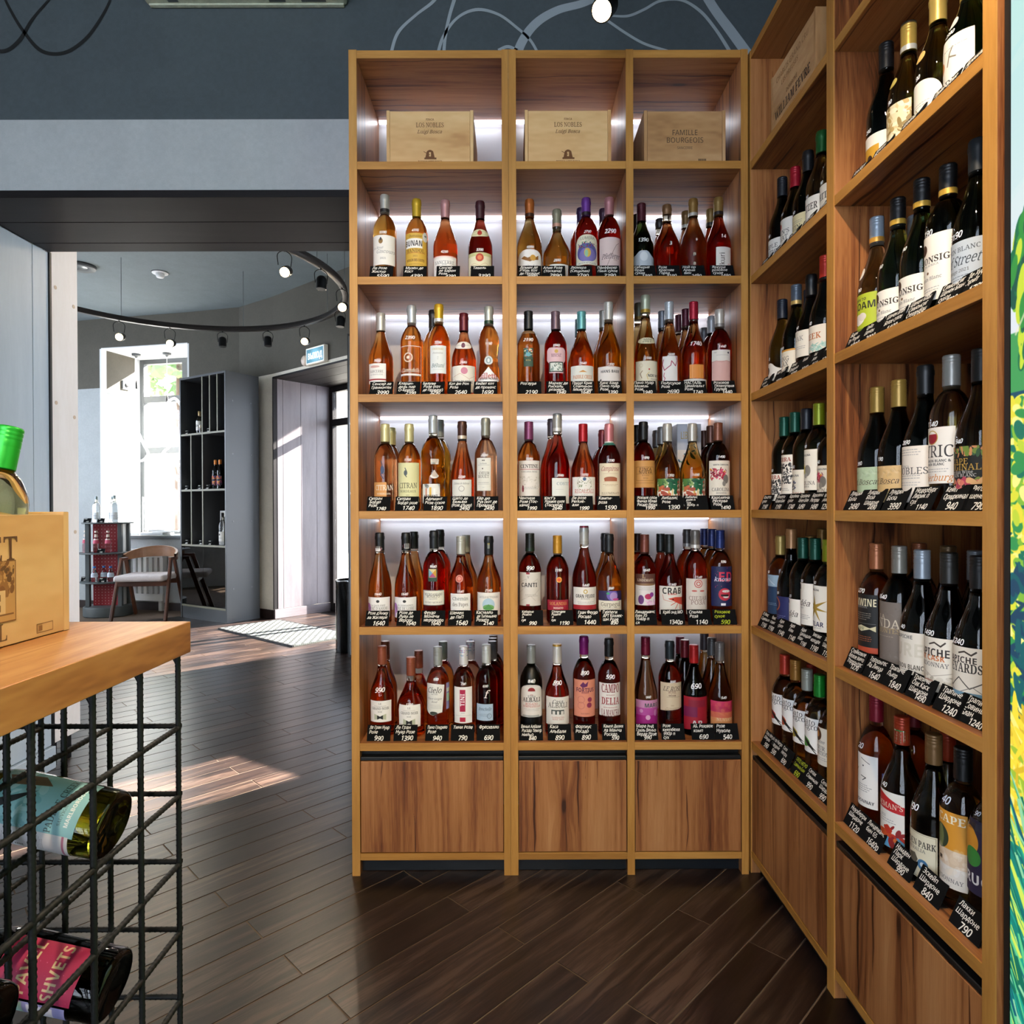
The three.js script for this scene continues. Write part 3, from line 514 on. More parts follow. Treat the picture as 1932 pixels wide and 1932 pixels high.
// ---------------------------------------------------------------- stock of the rosé shelving: pixels of the photograph, turned into places on the shelves
// [x, top, shape, wine, cap, label, label top, label bottom, price, price y, look, extras] and ['+', x, top, cap, row] for one standing behind the last
const LB = {
  noir: '#eceae6^^TLE,.14,.1,#555;TGRAND NOIR,.36,.15,#444,s;l.25,.25,.75,.25,.008,#888;TROSÉ,.52,.07,#777;g0.01,.25,.62,.45,.7,.45,.85,.25,.9,#b9bfa6;g0.01,.75,.62,.55,.7,.55,.85,.75,.9,#b9bfa6;g0.01,.38,.68,.5,.74,.62,.68,.62,.88,.5,.82,.38,.88,#151515',
  liba: '#e9e2d3^^r.42,.2,.06,.8,#cfa54a;r.55,.2,.05,.8,#e0c98a;r.68,.3,.04,.7,#b98d3c;b0,0,.4,.35,26,.14,#4f7a3a,#2f5d33,#86a35c;b.5,0,.35,.4,20,.15,#0f4b34,#17603f;b.1,.3,.4,.3,12,.1,#a5472e,#c76a3f;e.28,.7,.09,.12,#b8473a;e.08,.8,.1,.14,#1a1a1a;b.75,.1,.25,.9,18,.07,#d9cfc0,#a5472e',
  caro: '#e4dccb^^TSANTA CAROLINA,.12,.075,#444,b;b.08,.22,.6,.3,60,.06,#b5233a,#d7486a,#8f1c2e,#d98a2b,#7a2036;e.68,.5,.12,.17,#77736c;e.6,.62,.07,.1,#8c877e;TCAROLINA,.78,.17,#333;TRESERVA,.87,.09,#555;p.94,1,#888',
  cwhite: '#e9e3d4^^TCAROLINA,.14,.09,#444,b;b.12,.28,.45,.3,50,.06,#c2b32a,#e0cf4a,#8f8a24,#f0e07a;e.6,.52,.13,.18,#8a867e;e.52,.63,.07,.1,#a5a198;TCAROLINA,.82,.16,#333;TRESERVA,.91,.08,#555',
  terra: '#ebe5d8^^TTERRA,.12,.19,#8f2f1e,B,.55;b.15,.22,.75,.55,150,.05,#2b2b2b,#555,#7b7b7b,#111;p.86,2,#777',
  adea: '#ece7dc^^r.28,.04,.16,.12,#3a2a1e;TAdéa,.48,.26,#2a2420,i,.55;TWHITE,.6,.06,#777;p.76,3,#777',
  star: '#ece8dd^^TCAROLINA,.1,.08,#444,b;g0.01,.5,.2,.56,.42,.95,.32,.62,.48,.98,.56,.6,.54,.75,.78,.52,.58,.3,.78,.42,.53,.05,.56,.4,.47,.1,.32,.45,.42,.5,.2,#a88a34;TSTELAR,.84,.2,#2c3150,b;p.92,1,#888',
  cat: '#ebe8e2^^TGato,.12,.24,#222,s,.6;TNegro,.25,.24,#222,s,.6;l.55,.32,.9,.32,.008,#999;e.4,.72,.28,.16,SPOT;g0.01,.35,.55,.62,.68,.9,.92,.62,.82,.5,.72,.4,.68,#15130f;s0.03,.62,.76,.88,.98,#15130f',
  sims: '#e9e4d8^^c.36,.2,.12,#4a2f22;TSIMONSIG,.38,.19,#2a2320,B;TSOUTH AFRICA,.46,.07,#777;TChenin Blanc,.66,.1,#555;c.3,.57,.03,#6b4a2c;c.5,.57,.03,#6b4a2c;p.8,2,#999',
  bosca: (bg) => bg + '^^b0,0,1,.3,30,.05,#00000010,#ffffff18;TLuigi Bosca,.42,.18,#3a2f26,i;l.2,.5,.8,.5,.006,#7a6a55;p.7,2,#8a7a62',
  trap: (a, b, c) => `#e6dfd0^^s0.03,.55,.13,.66,.09,.78,.15,#3a332c;s0.03,.78,.15,.86,.08,#3a332c;${a};${b};${c}`,
  rdl: (t1, t2) => '#eae8e6^^e.08,.55,.14,.2,#a56fb0;e.03,.75,.1,.2,#c59bce;e.5,.2,.06,.05,#2b2b2b;T' + t1 + ',.4,.09,#777;T' + t2 + ',.55,.14,#555;p.72,2,#aaa',
};
const catOf = (c) => LB.cat.replace('SPOT', c);
const BACKSTOCK = [
  { s: 1, bay: 0, b: [
    [726, 369, 'bx', 'amb', 'C#a9a9a4/#1d1a1c', '#e8e4dc^^e.42,.2,.08,.1,#8a6a3a;e.42,.13,.03,.06,#2c2a3a;TLe Rosé,.42,.12,#999,i,.3;TGiscours,.55,.18,#8c8c8c,i,.62;T2021,.78,.1,#777', 444, 500, '5590', 439, 'pale amber bottle, grey capsule, white label with small crest', { R: 0.0385 }],
    [786, 377, 'bx', 'ros', 'C#b99a28', '#cfa640^^TDomaine,.09,.12,#5c4416,i;r.06,.16,.72,.28,#ece9e2;TBUNAN,.3,.3,#3a3438,b,.42;TBANDOL,.52,.18,#7a5a1c,B;l.1,.58,.9,.58,.01,#a03a20;T2021,.67,.08,#6b4e1c;TMOULIN DES COSTES,.79,.14,#5c3c12,b;p.9,1,#7a5a1c', 440, 505, '4390', 435, 'orange bottle, gold capsule, gold label with white block', { more: [['medal', '#dcd9d0^oval^e.5,.4,.2,.12,#6b6b66', 437, 455, 17, 55]] }],
    [840, 379, 'bg', 'cor', 'C#b5878a', '#ebe6df^^r0,0,1,.05,#e3a79c;f.06,.1,.88,.9,.008,#d9b9ae;TSANCERRE,.3,.16,#777,s;TRosé,.4,.08,#999;TLES BARONNES,.55,.1,#888', 483, 525, '4290', 476, 'amber-pink bottle, dusty rose capsule, white label with pink edge', {}],
    [905.7, 381, 'bg', 'dkr', 'C#3a1620', '#e3d9b6^^r0,0,1,.14,#c9c58a;c.5,.2,.14,#b8402a;c.5,.2,.08,#d97a4a;s.01,.1,.5,.3,.42,.5,.52,.7,.4,.9,.5,#c99a7a;TTAVEL,.66,.22,#3a3226,B', 477, 525, '3390', 472, 'dark red bottle, wine capsule, cream label with red seal', { more: [['neck_label', '#e0d9ae^oval^c.5,.5,.11,#b5302a;f.0,.3,1,.4,.01,#9aa06a', 430, 446, 62]] }],
  ], t: [[718.5, 'Ле Розе/Жискур#5590'], [782, 'Мулен де/Кост#4390'], [845, 'Сансер/ле Барон/Розе#4290'], [910, 'Тавель#3390']] },
  { s: 1, bay: 1, b: [
    [997.5, 377.6, 'bg', 'amb', 'C#b5662e/#4a2f22', "#e9e5df^arch^g0.01,.18,.36,.3,.28,.42,.36,.55,.3,.68,.34,.8,.24,.8,.42,.6,.46,.5,.52,.34,.46,#8a5a20;e.6,.36,.1,.1,#c9963a;TDomaine de l'Ile,.72,.14,#777,i", 471, 516, '4990', 467, 'pale amber bottle, copper capsule, arched white label with golden motif', { R: 0.042 }],
    [1049.7, 396.6, 'al', 'amb', 'C#8f8a74/#cf9a86', '#e3e2dc^^r0,0,.25,1,#e0912a;l.3,.4,.8,.4,.02,#aaa', 499, 530, '2890', 492, 'squat wide-bellied amber bottle, khaki capsule', { a: 55, o: -8 }],
    [1108.4, 375, 'bx', 'red', 'C#6d3a92/#26161c', '#e0d9bd^arch^TLUMERA,.12,.15,#6b6a5c,a;TROSÉ,.2,.06,#999;e.5,.6,.42,.36,#5a5496;e.5,.68,.33,.28,#7d74b0;b.1,.25,.8,.2,34,.04,#3f3a70,#8a2f3a,#3d7d5f;e.5,.6,.13,.17,#d9b24a;e.46,.62,.06,.14,#8fc09a;r.0,.88,1,.1,#e6e2d2;TDONNAFUGATA,.93,.1,#666', 443, 500, '2790', 438, 'red bottle, violet capsule, cream label with round violet picture', {}],
    ['+', 1096, 393.5, 'C#34244a'],
    [1150, 374, 'bx', 'red', 'C#b27a80', '#dcc3bd^^TPfefferer,.5,.26,#3a2a2c,i,.52;s.012,.35,.75,.6,.35,.72,.2,.85,.14,#6b4a44;TPINK,.6,.07,#a07a76,s,.68;T2021,.86,.06,#a58a86', 448, 520, '2290', 437, 'red bottle, dusty pink capsule, pink label with long script', { ph: 0.021 }],
    ['+', 1138.5, 395, 'C#3b2638'],
  ], t: [[999.5, "Домен де/л'Иль Кот/де Прованс#4990"], [1045, 'Алие Розе/(Тоскана)#2890'], [1096, 'Люмера/(Сицилия)#2790'], [1147.5, 'Пфефферер/Пинк сухое#2290']] },
  { s: 1, bay: 2, b: [
    [1206, 385.4, 'bg', 'grn', 'S#56222f', '#b9c0c8^scal^e.5,.22,.14,.16,#d4d8dc;TКАБЕРНЕ ФРАН,.6,.1,#555,s;TCofa,.8,.14,#777,i', 473, 525, '1390', 452, 'black-green bottle, burgundy capsule, scalloped grey label', { ph: 0.02 }],
    ['+', 1199.5, 407, 'C#2c2026'],
    [1255, 388, 'bg', 'cor', 'C#7a5a3c', null, 0, 0, '3', 460, 'unlabelled orange-red bottle with corded brown stopper', { ph: 0.018, R: 0.043, cl: 0.035 }],
    ['+', 1243, 411, 'C#201c20'],
    [1308, 376.7, 'bg', 'frost', 'C#8a6a38/#b9b7ae', '-^^Tn,.2,.52,#d9cfb8,b;To,.52,.52,#d9cfb8,b;Ta,.86,.52,#d9cfb8,b', 469, 530, '9', 453, 'frosted amber bottle with big white letters down the front', { a: 20, o: -9, R: 0.043 }],
    ['+', 1292, 400, 'C#6b5230/#aaa89f'],
    [1360.7, 373.6, 'bg', 'red', 'C#8a6e3c/#241a1c', '#e3ddd3^^Tarkuri,.5,.42,#4a3c34,a,.36,-90;Tno,.62,.26,#c4552c,a,.76,-90', 466, 530, '14', 445, 'dark red bottle, bronze capsule, white label with sideways lettering', { a: 40, o: 12, ph: 0.02 }],
    ['+', 1347, 396, 'C#7a6236/#1c1614'],
  ], t: [[1215, 'Каберне/Фран/сухая#1390'], [1262.5, 'Розе/Красная/Горка#3190'], [1309.5, 'Ной ор/Арени/вин#2490'], [1364.5, 'Яркури/розовое/сухое#1490']] },
  { s: 2, bay: 0, b: [
    [718.4, 591, 'bg', 'ros', 'C#b0aca6', '#e9e6e0^^e.42,.16,.26,.06,#cfa39a;TSANCERRE,.4,.18,#666,s;TLA GRAVELIÈRE,.55,.09,#999;r0,.76,1,.07,#9c3038', 686, 724, '3990', 681, 'orange bottle, silver capsule, white label with red stripe', { a: 46, o: -12 }],
    [776.6, 577, 'bx', 'ros', 'C#a9adb0', '-^^f.04,.02,.92,.95,.02,#e8e4de;o.42,.32,.16,.04,#e0cfc0;c.42,.32,.06,#e8d8c4;s.02,.42,.1,.42,.2,#e8d8c4;TClarendelle,.66,.2,#e8dccb,i;r.04,.75,.92,.05,#e8e4de', 652, 723, '2390', 637, 'orange bottle, grey capsule, white print straight on the glass', { ph: 0.018 }],
    [828, 575, 'bx', 'ros', 'C#c39a22/#d8d5cf', '#dcdedb^^TCHÂTEAU,.13,.14,#b59a4a;TDomaine,.27,.14,#999,i;T20,.42,.08,#aaa;T21,.48,.08,#aaa;TBéluni,.72,.3,#3c5a58,i;p.85,1,#aaa', 652, 705, '3290', 647, 'orange bottle, bright gold capsule, pale deckle-edged label', { a: 44 }],
    ['+', 817, 586, 'C#26201c'],
    [875, 592, 'bg', 'cor', 'C#5c1822', '#e4ddcf^^c.54,.2,.12,#c97f94;s.01,.1,.42,.4,.3,.7,.5,.95,.38,#b98a74;TCÔTES DU RHÔNE,.62,.14,#444,B', 690, 740, '2640', 684, 'coral bottle, dark red capsule, cream label with pink seal', { more: [['neck_label', '#e6dfd2^oval^c.5,.5,.1,#6b3a4c;l.1,.5,.9,.5,.01,#999', 643, 658, 62]] }],
    [922, 579, 'vs', 'ros', 'C#a8aaa0/#1e3a26', '#e8e6e4^fan^TBillette,.55,.26,#a8322c,B;TCÔTES DE PROVENCE,.72,.09,#555,b', 692, 724, '1690', 648, 'hourglass-waisted orange bottle, silver capsule, fan-shaped white label', { a: 74, more: [['medal', '#cfd6d6^oval^e.5,.5,.3,.3,#8fa3a6;e.5,.5,.14,.2,#d8dcdc', 671, 688, 26]] }],
  ], t: [[718.5, 'Сенсер ле/Гранмонтен#3990'], [770, 'Кларан-/дель пар/О-Брион#2390'], [816, 'Белуве/Розе (кот/де Прованс)#3290'], [866, 'Кот дю Рон/Розе#2640'], [916, 'Бийет кот/де прованс#1690']] },
  { s: 2, bay: 1, b: [
    [997, 588, 'bx', 'ros', 'S#12161a', '#2d4a38^^b0,0,1,.45,60,.1,#c9903a,#b5352c,#4a8f6a,#d8c89a,#e2dccb,#2f6a8a;r.25,.25,.45,.2,#5fa0ae;r.05,.62,.9,.08,#1c2a22;TROSA,.66,.2,#d8c46a', 657, 692, '2190', 641, 'orange bottle, black cap, small green mosaic label', { a: 24, o: -3, ph: 0.018, more: [['neck_ring', '#d9c9b5^^l0,.5,1,.5,.03,#7a5a3a', 622, 627, 179]] }],
    [1048, 588.8, 'bx', 'red', 'S#6b5660', '#d8b3b8^oct^c.5,.15,.09,#c9a24a;TMARQUÉS DE,.26,.08,#7a4a58;TRISCAL,.33,.14,#5c3444;r.15,.56,.7,.4,#26332f;r.2,.6,.6,.32,#cfd4cc;b.2,.62,.6,.28,26,.06,#5f6f68,#8fa098', 656, 704, '1940', 652, 'red-orange bottle, mauve cap, pink eight-cornered label over engraving', { a: 52 }],
    ['+', 1060, 602, 'S#4b4044'],
    [1097, 588.8, 'bg', 'ros', 'S#5f9fa2', '#dbdbd2^^g0.01,.35,.28,.5,.2,.65,.28,#c98a3a;TPADDLE CREEK,.48,.17,#c0703c,B;b0,.72,1,.28,60,.06,#8fc0bb,#a8cfc8,#79b0ac', 690, 735, '1640', 686, 'deep orange bottle, teal cap, white label with teal border', {}],
    ['+', 1084, 603, 'S#3f5c5e'],
    [1149.4, 571, 'bg', 'gol', 'S#bdbab3', '#ddd6d0^^THANS BAER,.22,.13,#444,b;s.03,.06,.9,.1,.6,.16,.55,.14,.85,#333;TPINOT NOIR,.72,.13,#b5463e,a,.62', 691.6, 735, '1390', 688, 'deep amber bottle, pale grey cap, pinkish label with bear', {}],
    ['+', 1136.5, 587, 'S#8f8d86'],
  ], t: [[999.5, "Роз'аура#2190"], [1053.5, 'Маркес де/Рискаль/розовое#1940'], [1100, 'Паддл Крик/Совиньон/Мальборо#1640'], [1151.5, 'Ханс Баер/Пино Нуар/Розе#1390']] },
  { s: 2, bay: 2, b: [
    [1217.6, 557.7, 'fl', 'amb', 'C#b5bba4/#b5923a', '#ddd5bd^^o.25,.16,.06,.012,#c4b48a;s.02,.28,.6,.22,.45,.3,.35,#6b4a2c;s.02,.5,.65,.45,.5,.55,.4,#c9b06a;TNIK WEIS,.52,.14,#333,b,.8;TPinot Noir,.64,.08,#777,i,.8;c.55,.3,.03,#c0322c;c.22,.9,.04,#c0322c', 681, 735, '1940', 676, 'tall amber bottle, pale green capsule, cream label with red flowers', { more: [['neck_label', '#ddd3ac^oval^T2021,.5,.2,#444,i', 636, 648, 62]] }],
    ['+', 1205, 571, 'C#6d7466/#8a7236'],
    [1263, 570.5, 'fl', 'ros', 'S#c3c8cd', '#e2dfda^^s.05,.08,.1,.02,.25,.15,.42,.55,.28,.6,.15,.85,.3,.95,.15,.9,.02,#a03c58;s.04,.15,.5,.1,.6,.2,.66,.08,.78,.18,.85,.1,.98,#b04a64', 672, 735, '2690', 669, 'tall deep orange bottle, white cap, white label with pink heart', { a: 38, o: -10 }],
    ['+', 1250, 588, 'S#6b7078'],
    [1308, 570, 'bg', 'ros', 'S#a81c34', '#d9d6cf^^TCRAZY,.5,.14,#555,b', 715, 742, '1740', 648, 'amber-red bottle, bright red cap, low white label', { ph: 0.022, more: [['print', '#d98a3c^^l.2,0,.2,1,.02,#e8b070;l.7,0,.7,1,.02,#e8b070', 688, 714, 34]] }],
    ['+', 1293.5, 584, 'S#4a1426'], ['+', 1281, 595, 'S#4a1426', 2],
    [1357.6, 584.5, 'bx', 'red', 'C#c9c5bb/#8f8c88', '#dcd8cf^^r0,.3,1,.7,#d3a8a0;s.02,0,.32,.25,.29,.5,.33,.75,.29,1,.32,#b5837c;c.86,.08,.05,#2b3038;TPELI,.07,.07,#777,a,.2;p.14,1,#999', 660, 731, '1440', 654, 'red bottle, off-white capsule, half white half pink label', { a: 50, o: -8 }],
    ['+', 1343, 597, 'C#8a8d92'], ['+', 1329, 619, 'C#55585e', 2],
  ], t: [[1217, 'Пино Нуар/Мозель/Розе#1940'], [1267, 'Полусухое/Розе#2690'], [1312, 'НАСТАЛЬ/Цвайгельт/Розе#1740'], [1367.5, 'Розовое/Пелипутени/Грузия#1440']] },
  { s: 3, bay: 0, b: [
    [726.8, 800, 'bx', 'pal', 'C#c9c08e', '-^^f.06,.0,.8,1,.012,#cfb48a;r.0,.58,.62,.42,#d89a58;e.46,.3,.07,.16,#3a4a6a;s.03,.42,.1,.48,.25,.4,.4,.5,.5,#44557a;TCITRAN,.7,.28,#eee6d8,s,.52;TBORDEAUX,.84,.1,#e8dccb', 862, 945, null, 0, 'pale amber bottle, cream capsule, white letters over orange patch', {}],
    ['+', 738.5, 807, 'C#b5b07e'],
    [772, 800, 'bx', 'ros', 'C#c9c08e', '#dcd8a4^^e.42,.26,.07,.1,#5a6468;s.03,.4,.14,.46,.22,.38,.3,.46,.36,#4a5458;TCITRAN,.58,.28,#3a3a2e,s;TBORDEAUX,.72,.12,#66644c;T2021,.82,.06,#8a886a', 873, 948, '1740', 868, 'orange bottle, cream capsule, pale yellow label with bird', {}],
    [817, 784, 'ad', 'gol', 'C#aaaeb0', '#e4e2da^^r.24,.22,.08,.7,#c9866a;r.46,.18,.1,.7,#d8b04a;r.66,.24,.1,.6,#f4f3ee;TADIMANT,.62,.18,#333,b', 913, 950, null, 0, 'carved faceted amber bottle, silvery capsule, white label', { a: 48, o: -8, more: [['diamond_mark', '#e8e2da^fan^e.5,.5,.3,.3,#c9b8aa', 886, 903, 22, 12], ['diamond_mark', '#e0d8cc^^g0.01,0,0,1,0,.6,1,#c9b8aa', 866, 876, 20, 14]] }],
    ['+', 829.5, 792, 'C#8d9294'],
    [872, 795, 'fl', 'cor', 'C#4a2c22/#c9b8a4', "#dedcd2^^TChâteau de Bellevue,.16,.12,#777,i;o.5,.38,.12,.02,#8f8a86;TRosé d'Anjou,.72,.18,#6b6a66,i;l.1,.88,.9,.88,.01,#aaa", 905, 950, '2490', 900, 'slim orange bottle, brown capsule, white deckled label', { a: 54 }],
    [916, 789, 'bx', 'pal', 'C#8f8d80', '#dedbd0^^c.45,.08,.04,#444;c.55,.08,.04,#444;TLa Rosée,.17,.11,#666;l.1,.22,.9,.22,.008,#777;c.45,.33,.04,#3a2c28;TCŒUR,.46,.24,#4a4640,s,.55;TROUËT,.57,.26,#4a4640,s;TCÔTES DE PROVENCE,.76,.08,#888;l.1,.8,.9,.8,.006,#999;T2021,.9,.06,#999', 864, 926, '2490', 859, 'pale orange bottle, pewter capsule, tall narrow white label', { a: 38, o: -10 }],
  ], t: [[713.5, 'Ситран/Бордо/Розе#1740'], [767, 'Ситран/Бордо розе#1740'], [820.5, 'Адимант/Розе сухое#1890'], [871.5, 'Шато де/Бельвю/(Розе д’Анжу)#2490'], [918, 'Кёр дю/Руэ (кот де/Прованс)#2490']] },
  { s: 3, bay: 1, b: [
    [997, 796, 'bx', 'ros', 'S#7a3a60', '#dfd8d0^^TCENTINE,.15,.18,#3a3438,B;l.12,.22,1,.22,.02,#9c4a54;TTOSCANA ROSÉ,.28,.09,#777;b.0,.4,1,.25,40,.05,#c9c1b6,#d3ccc2,#bdb5aa;e.25,.7,.04,.13,#7a2436;p.66,2,#999;TBANFI,.91,.14,#555', 869, 945, '1990', 866, 'orange bottle, plum cap, white label with village drawing', {}],
    [1051.5, 780.5, 'bg', 'red', 'C#a5a29a/#cfccc6', "#d9dad2^^TCOSTE,.22,.22,#9aa6a8,B,.6;l.2,.45,.6,.45,.01,#aaa;TTOSCANA,.82,.08,#999", 902, 950, '2640', 897, 'tall red bottle, silver capsule, plain pale label set aside', { a: 46, o: 16 }],
    ['+', 1041, 790, 'C#5b5054'],
    [1100, 800, 'bg', 'cor', 'S#a3161e', '#dedbd4^^o.5,.24,.26,.012,#8f9a7a;b.25,.14,.5,.22,22,.03,#6f7f5a,#a09a8a;c.5,.08,.06,#3a5a80;TREGALEALI,.52,.19,#a8423a,s;TLE ROSE,.64,.06,#999', 900, 952, '1990', 896, 'orange-red bottle, red screw cap, white label with wreath', {}],
    [1149, 800, 'bx', 'dkr', 'C#c77c80', '#ddd0b4^^TCampirosa,.16,.24,#8a2f34,i;l.2,.3,.8,.3,.008,#b09a7a;e.5,.45,.26,.08,#8a4a2c;r.26,.42,.5,.1,#a0583a;l.2,.54,.8,.54,.008,#b09a7a;p.6,2,#a58a6a;TILLUMINATI,.86,.13,#6b5a46,s', 874, 940, '1590', 869, 'very dark red bottle, pink capsule, cream label with villa', { more: [['neck_band', '#d8d4cc^^r0,.6,1,.4,#2f6a5c', 827, 839, 150]] }],
    ['+', 1137, 811, 'C#6b2026'],
  ], t: [[997.5, 'Чентине/Розе (Тос-/кана)#1990'], [1046.5, "Кост'э/Розовое сухое/(Тоскана)#2640"], [1097.5, 'Ле розе/Регале-/али#1990'], [1149, 'Кампи-/роза#1590']] },
  { s: 3, bay: 2, b: [
    [1214, 796, 'bx', 'red', 'C#121316', '#c48f4e^^f.14,.24,.7,.5,.01,#6b4a24;TFINCA,.32,.16,#5c3c18,b;TNUEVA,.43,.16,#5c3c18,b;l.14,.5,.84,.5,.008,#6b4a24;TROSADO,.56,.07,#6b4a24;TRIOJA,.66,.07,#6b4a24;l.1,.83,.9,.83,.008,#6b4a24', 869, 920, '1990', 864, 'dark red bottle, black capsule, tan label', {}],
    ['+', 1202, 802, 'C#0f1013'],
    [1260, 799, 'bg', 'gol', 'C#b9b5ab', LB.liba, 903, 955, '1390', 897, 'brown-amber bottle, grey capsule, tropical leaf label', {}],
    ['+', 1248.5, 806, 'C#6b6a68'], ['+', 1239, 812, 'C#5f5e5c', 2],
    [1305, 799, 'bg', 'amb', 'C#b9b5ab', LB.liba, 903, 955, '1690', 896, 'golden amber bottle before a gift box, tropical leaf label', {}],
    [1354.5, 798, 'bx', 'dkr', 'S#7a4a36', LB.caro, 869, 939, '1490', 862, 'dark red bottle, copper cap, label with flower-crowned head', {}],
    ['+', 1341, 803.5, 'S#5c3628'], ['+', 1328, 813, 'S#4a2c22', 2],
  ], t: [[1222, 'Розовое сухое/Финка Нуэва/Росадо Риоха#1990'], [1268.5, 'Либалис/Розе#1390'], [1315, 'Либалис/розе п/сух/1690р  п/у#'], [1364.5, 'Каролина/Ресерва/Розе#1490']] },
  { s: 4, bay: 0, b: [
    [716.5, 1005, 'fl', 'ros', 'C#131416', LB.rdl('LA JAGLERIE', 'ROSÉ D’ANJOU'), 1127, 1166, '1640', 1121, 'slim orange bottle, black capsule with seal, white label with orchid', { more: [['medal', '#d8d4d2^oval^o.5,.5,.4,.12,#8a2f44', 1031, 1041, 60, -20]] }],
    [766, 1005, 'fl', 'ros', 'C#131416', LB.rdl('LES VERSAINES', 'ROSÉ DE LOIRE'), 1127, 1166, '1640', 1121, 'slim bright orange bottle, black capsule with seal, white label', { more: [['medal', '#d8d4d2^oval^o.5,.5,.4,.12,#8a2f44', 1026, 1036, 60, 20]] }],
    ['+', 781, 1003, 'C#131416'],
    [819, 1001, 'bx', 'red', 'C#15171a', '#e4e2d4^^f.03,.03,.94,.94,.014,#8f9a9a;TNEGROAMARO,.26,.13,#444,s;TROSATO,.4,.13,#444,s;TSALENTO,.58,.07,#888;TFEUDO MONACI,.8,.1,#777', 1114, 1142, '1640', 1069, 'red bottle, black capsule, small rainbow label above white one', { more: [['emblem_label', '#2b4a3c^^r.08,.04,.84,.66,#d8c890;g0.01,.1,.05,.5,.36,.1,.68,#6a9ac0;g0.01,.9,.05,.5,.36,.9,.68,#c9902a;g0.01,.1,.68,.5,.36,.9,.68,#b04a7a', 1073, 1097, 22, -2]] }],
    ['+', 830, 999, 'C#15171a'],
    [869.4, 1011, 'bg', 'ros', 'S#b5b3a8', '#e8e6e2^^TChemin,.22,.2,#4a5a5c,s;Tdes Papes,.45,.22,#4a3f3c,s;TCÔTES-DU-RHÔNE,.72,.12,#777,s', 1120, 1166, '1640', 1116, 'orange bottle, pale screw cap, white label under red hexagon seal', { a: 52, more: [['seal', '#d98a7a^oval^o.5,.5,.3,.1,#a83a34', 1085, 1099, 18, -4]] }],
    ['+', 879, 1009, 'S#9a988e'],
    [922, 1011, 'bg', 'ros', 'C#15171b', '#e6e2da^^TCASTELLO di TITIGNANO,.2,.1,#777,s;c.5,.52,.22,#a9c4d4;e.5,.64,.2,.1,#6ba05a;g0.01,.3,.72,.5,.5,.7,.72,#4f8f4a', 1118, 1162, '2140', 1114, 'orange bottle, black capsule with gold mark, label with round landscape', { more: [['cap_emblem', '#15171b^^e.5,.3,.2,.12,#d8c04a;c.5,.65,.16,#b5bcb0', 1025, 1036, 40]] }],
  ], t: [[711, 'Розе д’Анжу/ла Жаглери#1640'], [770, 'Розе де/Луар ле/Версен#1640'], [817, 'Феудо/Моначи/негроамаро#1640'], [867.5, 'Шемен/де ПаП#1640'], [917, 'Кастелло/ди Титиньяно/Розато#2140']] },
  { s: 4, bay: 1, b: [
    [999.8, 1006, 'bx', 'dkr', 'S#141a18/#1a2c1f', '#cfcac2^^s.02,.05,.3,.35,.2,.3,.45,.05,.6,#b9b3aa;s.02,.6,.7,.9,.5,.8,.2,.6,.3,#b9b3aa;s.02,.1,.85,.5,.7,.7,.85,#b9b3aa;r.34,0,.13,.06,#8f2430;TV,.15,.12,#555,s,.42;TCANTI,.38,.22,#333,b,.45;p.66,2,#8a857c;r.34,.95,.13,.05,#8f2430', 1080, 1143, '990', 1072, 'brown-red bottle, black cap, silvery label with ribbon swirl', { ph: 0.02 }],
    [1051.7, 1010, 'bx', 'dkr', 'S#b98528', '#9c1f34^^TSOLANDIA,.35,.16,#d8b05a,s;TROSATO,.75,.1,#e8dccb,b', 1132, 1152, '1190', 1076, 'brown-red bottle, yellow screw cap, low crimson label and sun', { more: [['sun_mark', '-^^c.5,.5,.3,#d8582a;o.5,.5,.36,.12,#e8b04a', 1088, 1100, 16, 4]] }],
    [1103, 993, 'bg', 'dkr', 'C#b5b3ae/#a9a7a2/#8f1f34', '#ddd9d1^^o.5,.2,.06,.03,#b59a4a;TGRAN FEUDO,.4,.17,#333,b;TROSADO,.52,.08,#777;p.66,2,#999;r0,.8,1,.2,#9c1c24', 1108, 1150, '1440', 1104, 'dark red bottle, silver capsule with red top, white label', {}],
    [1152, 1007, 'bg', 'amb', 'C#141518', '#e0d8c4^^r0,0,1,.46,#2a1f4a;e.55,.2,.2,.2,#6a58a8;e.6,.26,.14,.15,#a58ac0;e.4,.12,.06,.04,#3a9a6a;e.68,.4,.12,.04,#c04a8a;TGurpegui,.64,.2,#4a4438,s;p.78,2,#999', 1115, 1155, '890', 1110, 'amber bottle, black capsule, label with violet painted face', {}],
    ['+', 1142, 1005.5, 'C#141518'],
  ], t: [[1003, 'Каберне/Розато/п/сух#990'], [1060, 'Соландия/Розато/п/сух#1190'], [1110, 'Гран Феудо/Росадо#1440'], [1157, 'Гурпеги/АРТ Коллек-/шн Розе#890']] },
  { s: 4, bay: 2, b: [
    [1216, 1008, 'bx', 'cor', 'S#7a4438', '#ddd8d4^^r0,0,1,.32,#5c3a30;TL,.08,.22,#d8c08a,s,.42;TLINDEMAN’S,.2,.16,#e8dcc4,s;e.5,.34,.5,.05,#8a6a4a;p.42,3,#999;e.3,.82,.13,.2,#6a3a78;e.62,.72,.16,.12,#b8305c;e.78,.66,.1,.1,#8a3a90;b.5,.85,.5,.15,24,.08,#d8a8c8,#e6c4dc', 1083, 1142, '1640', 1076, 'rosy bottle, copper cap, label with butterflies', { a: 58, o: -6 }],
    ['+', 1202.5, 1006, 'S#38282a'],
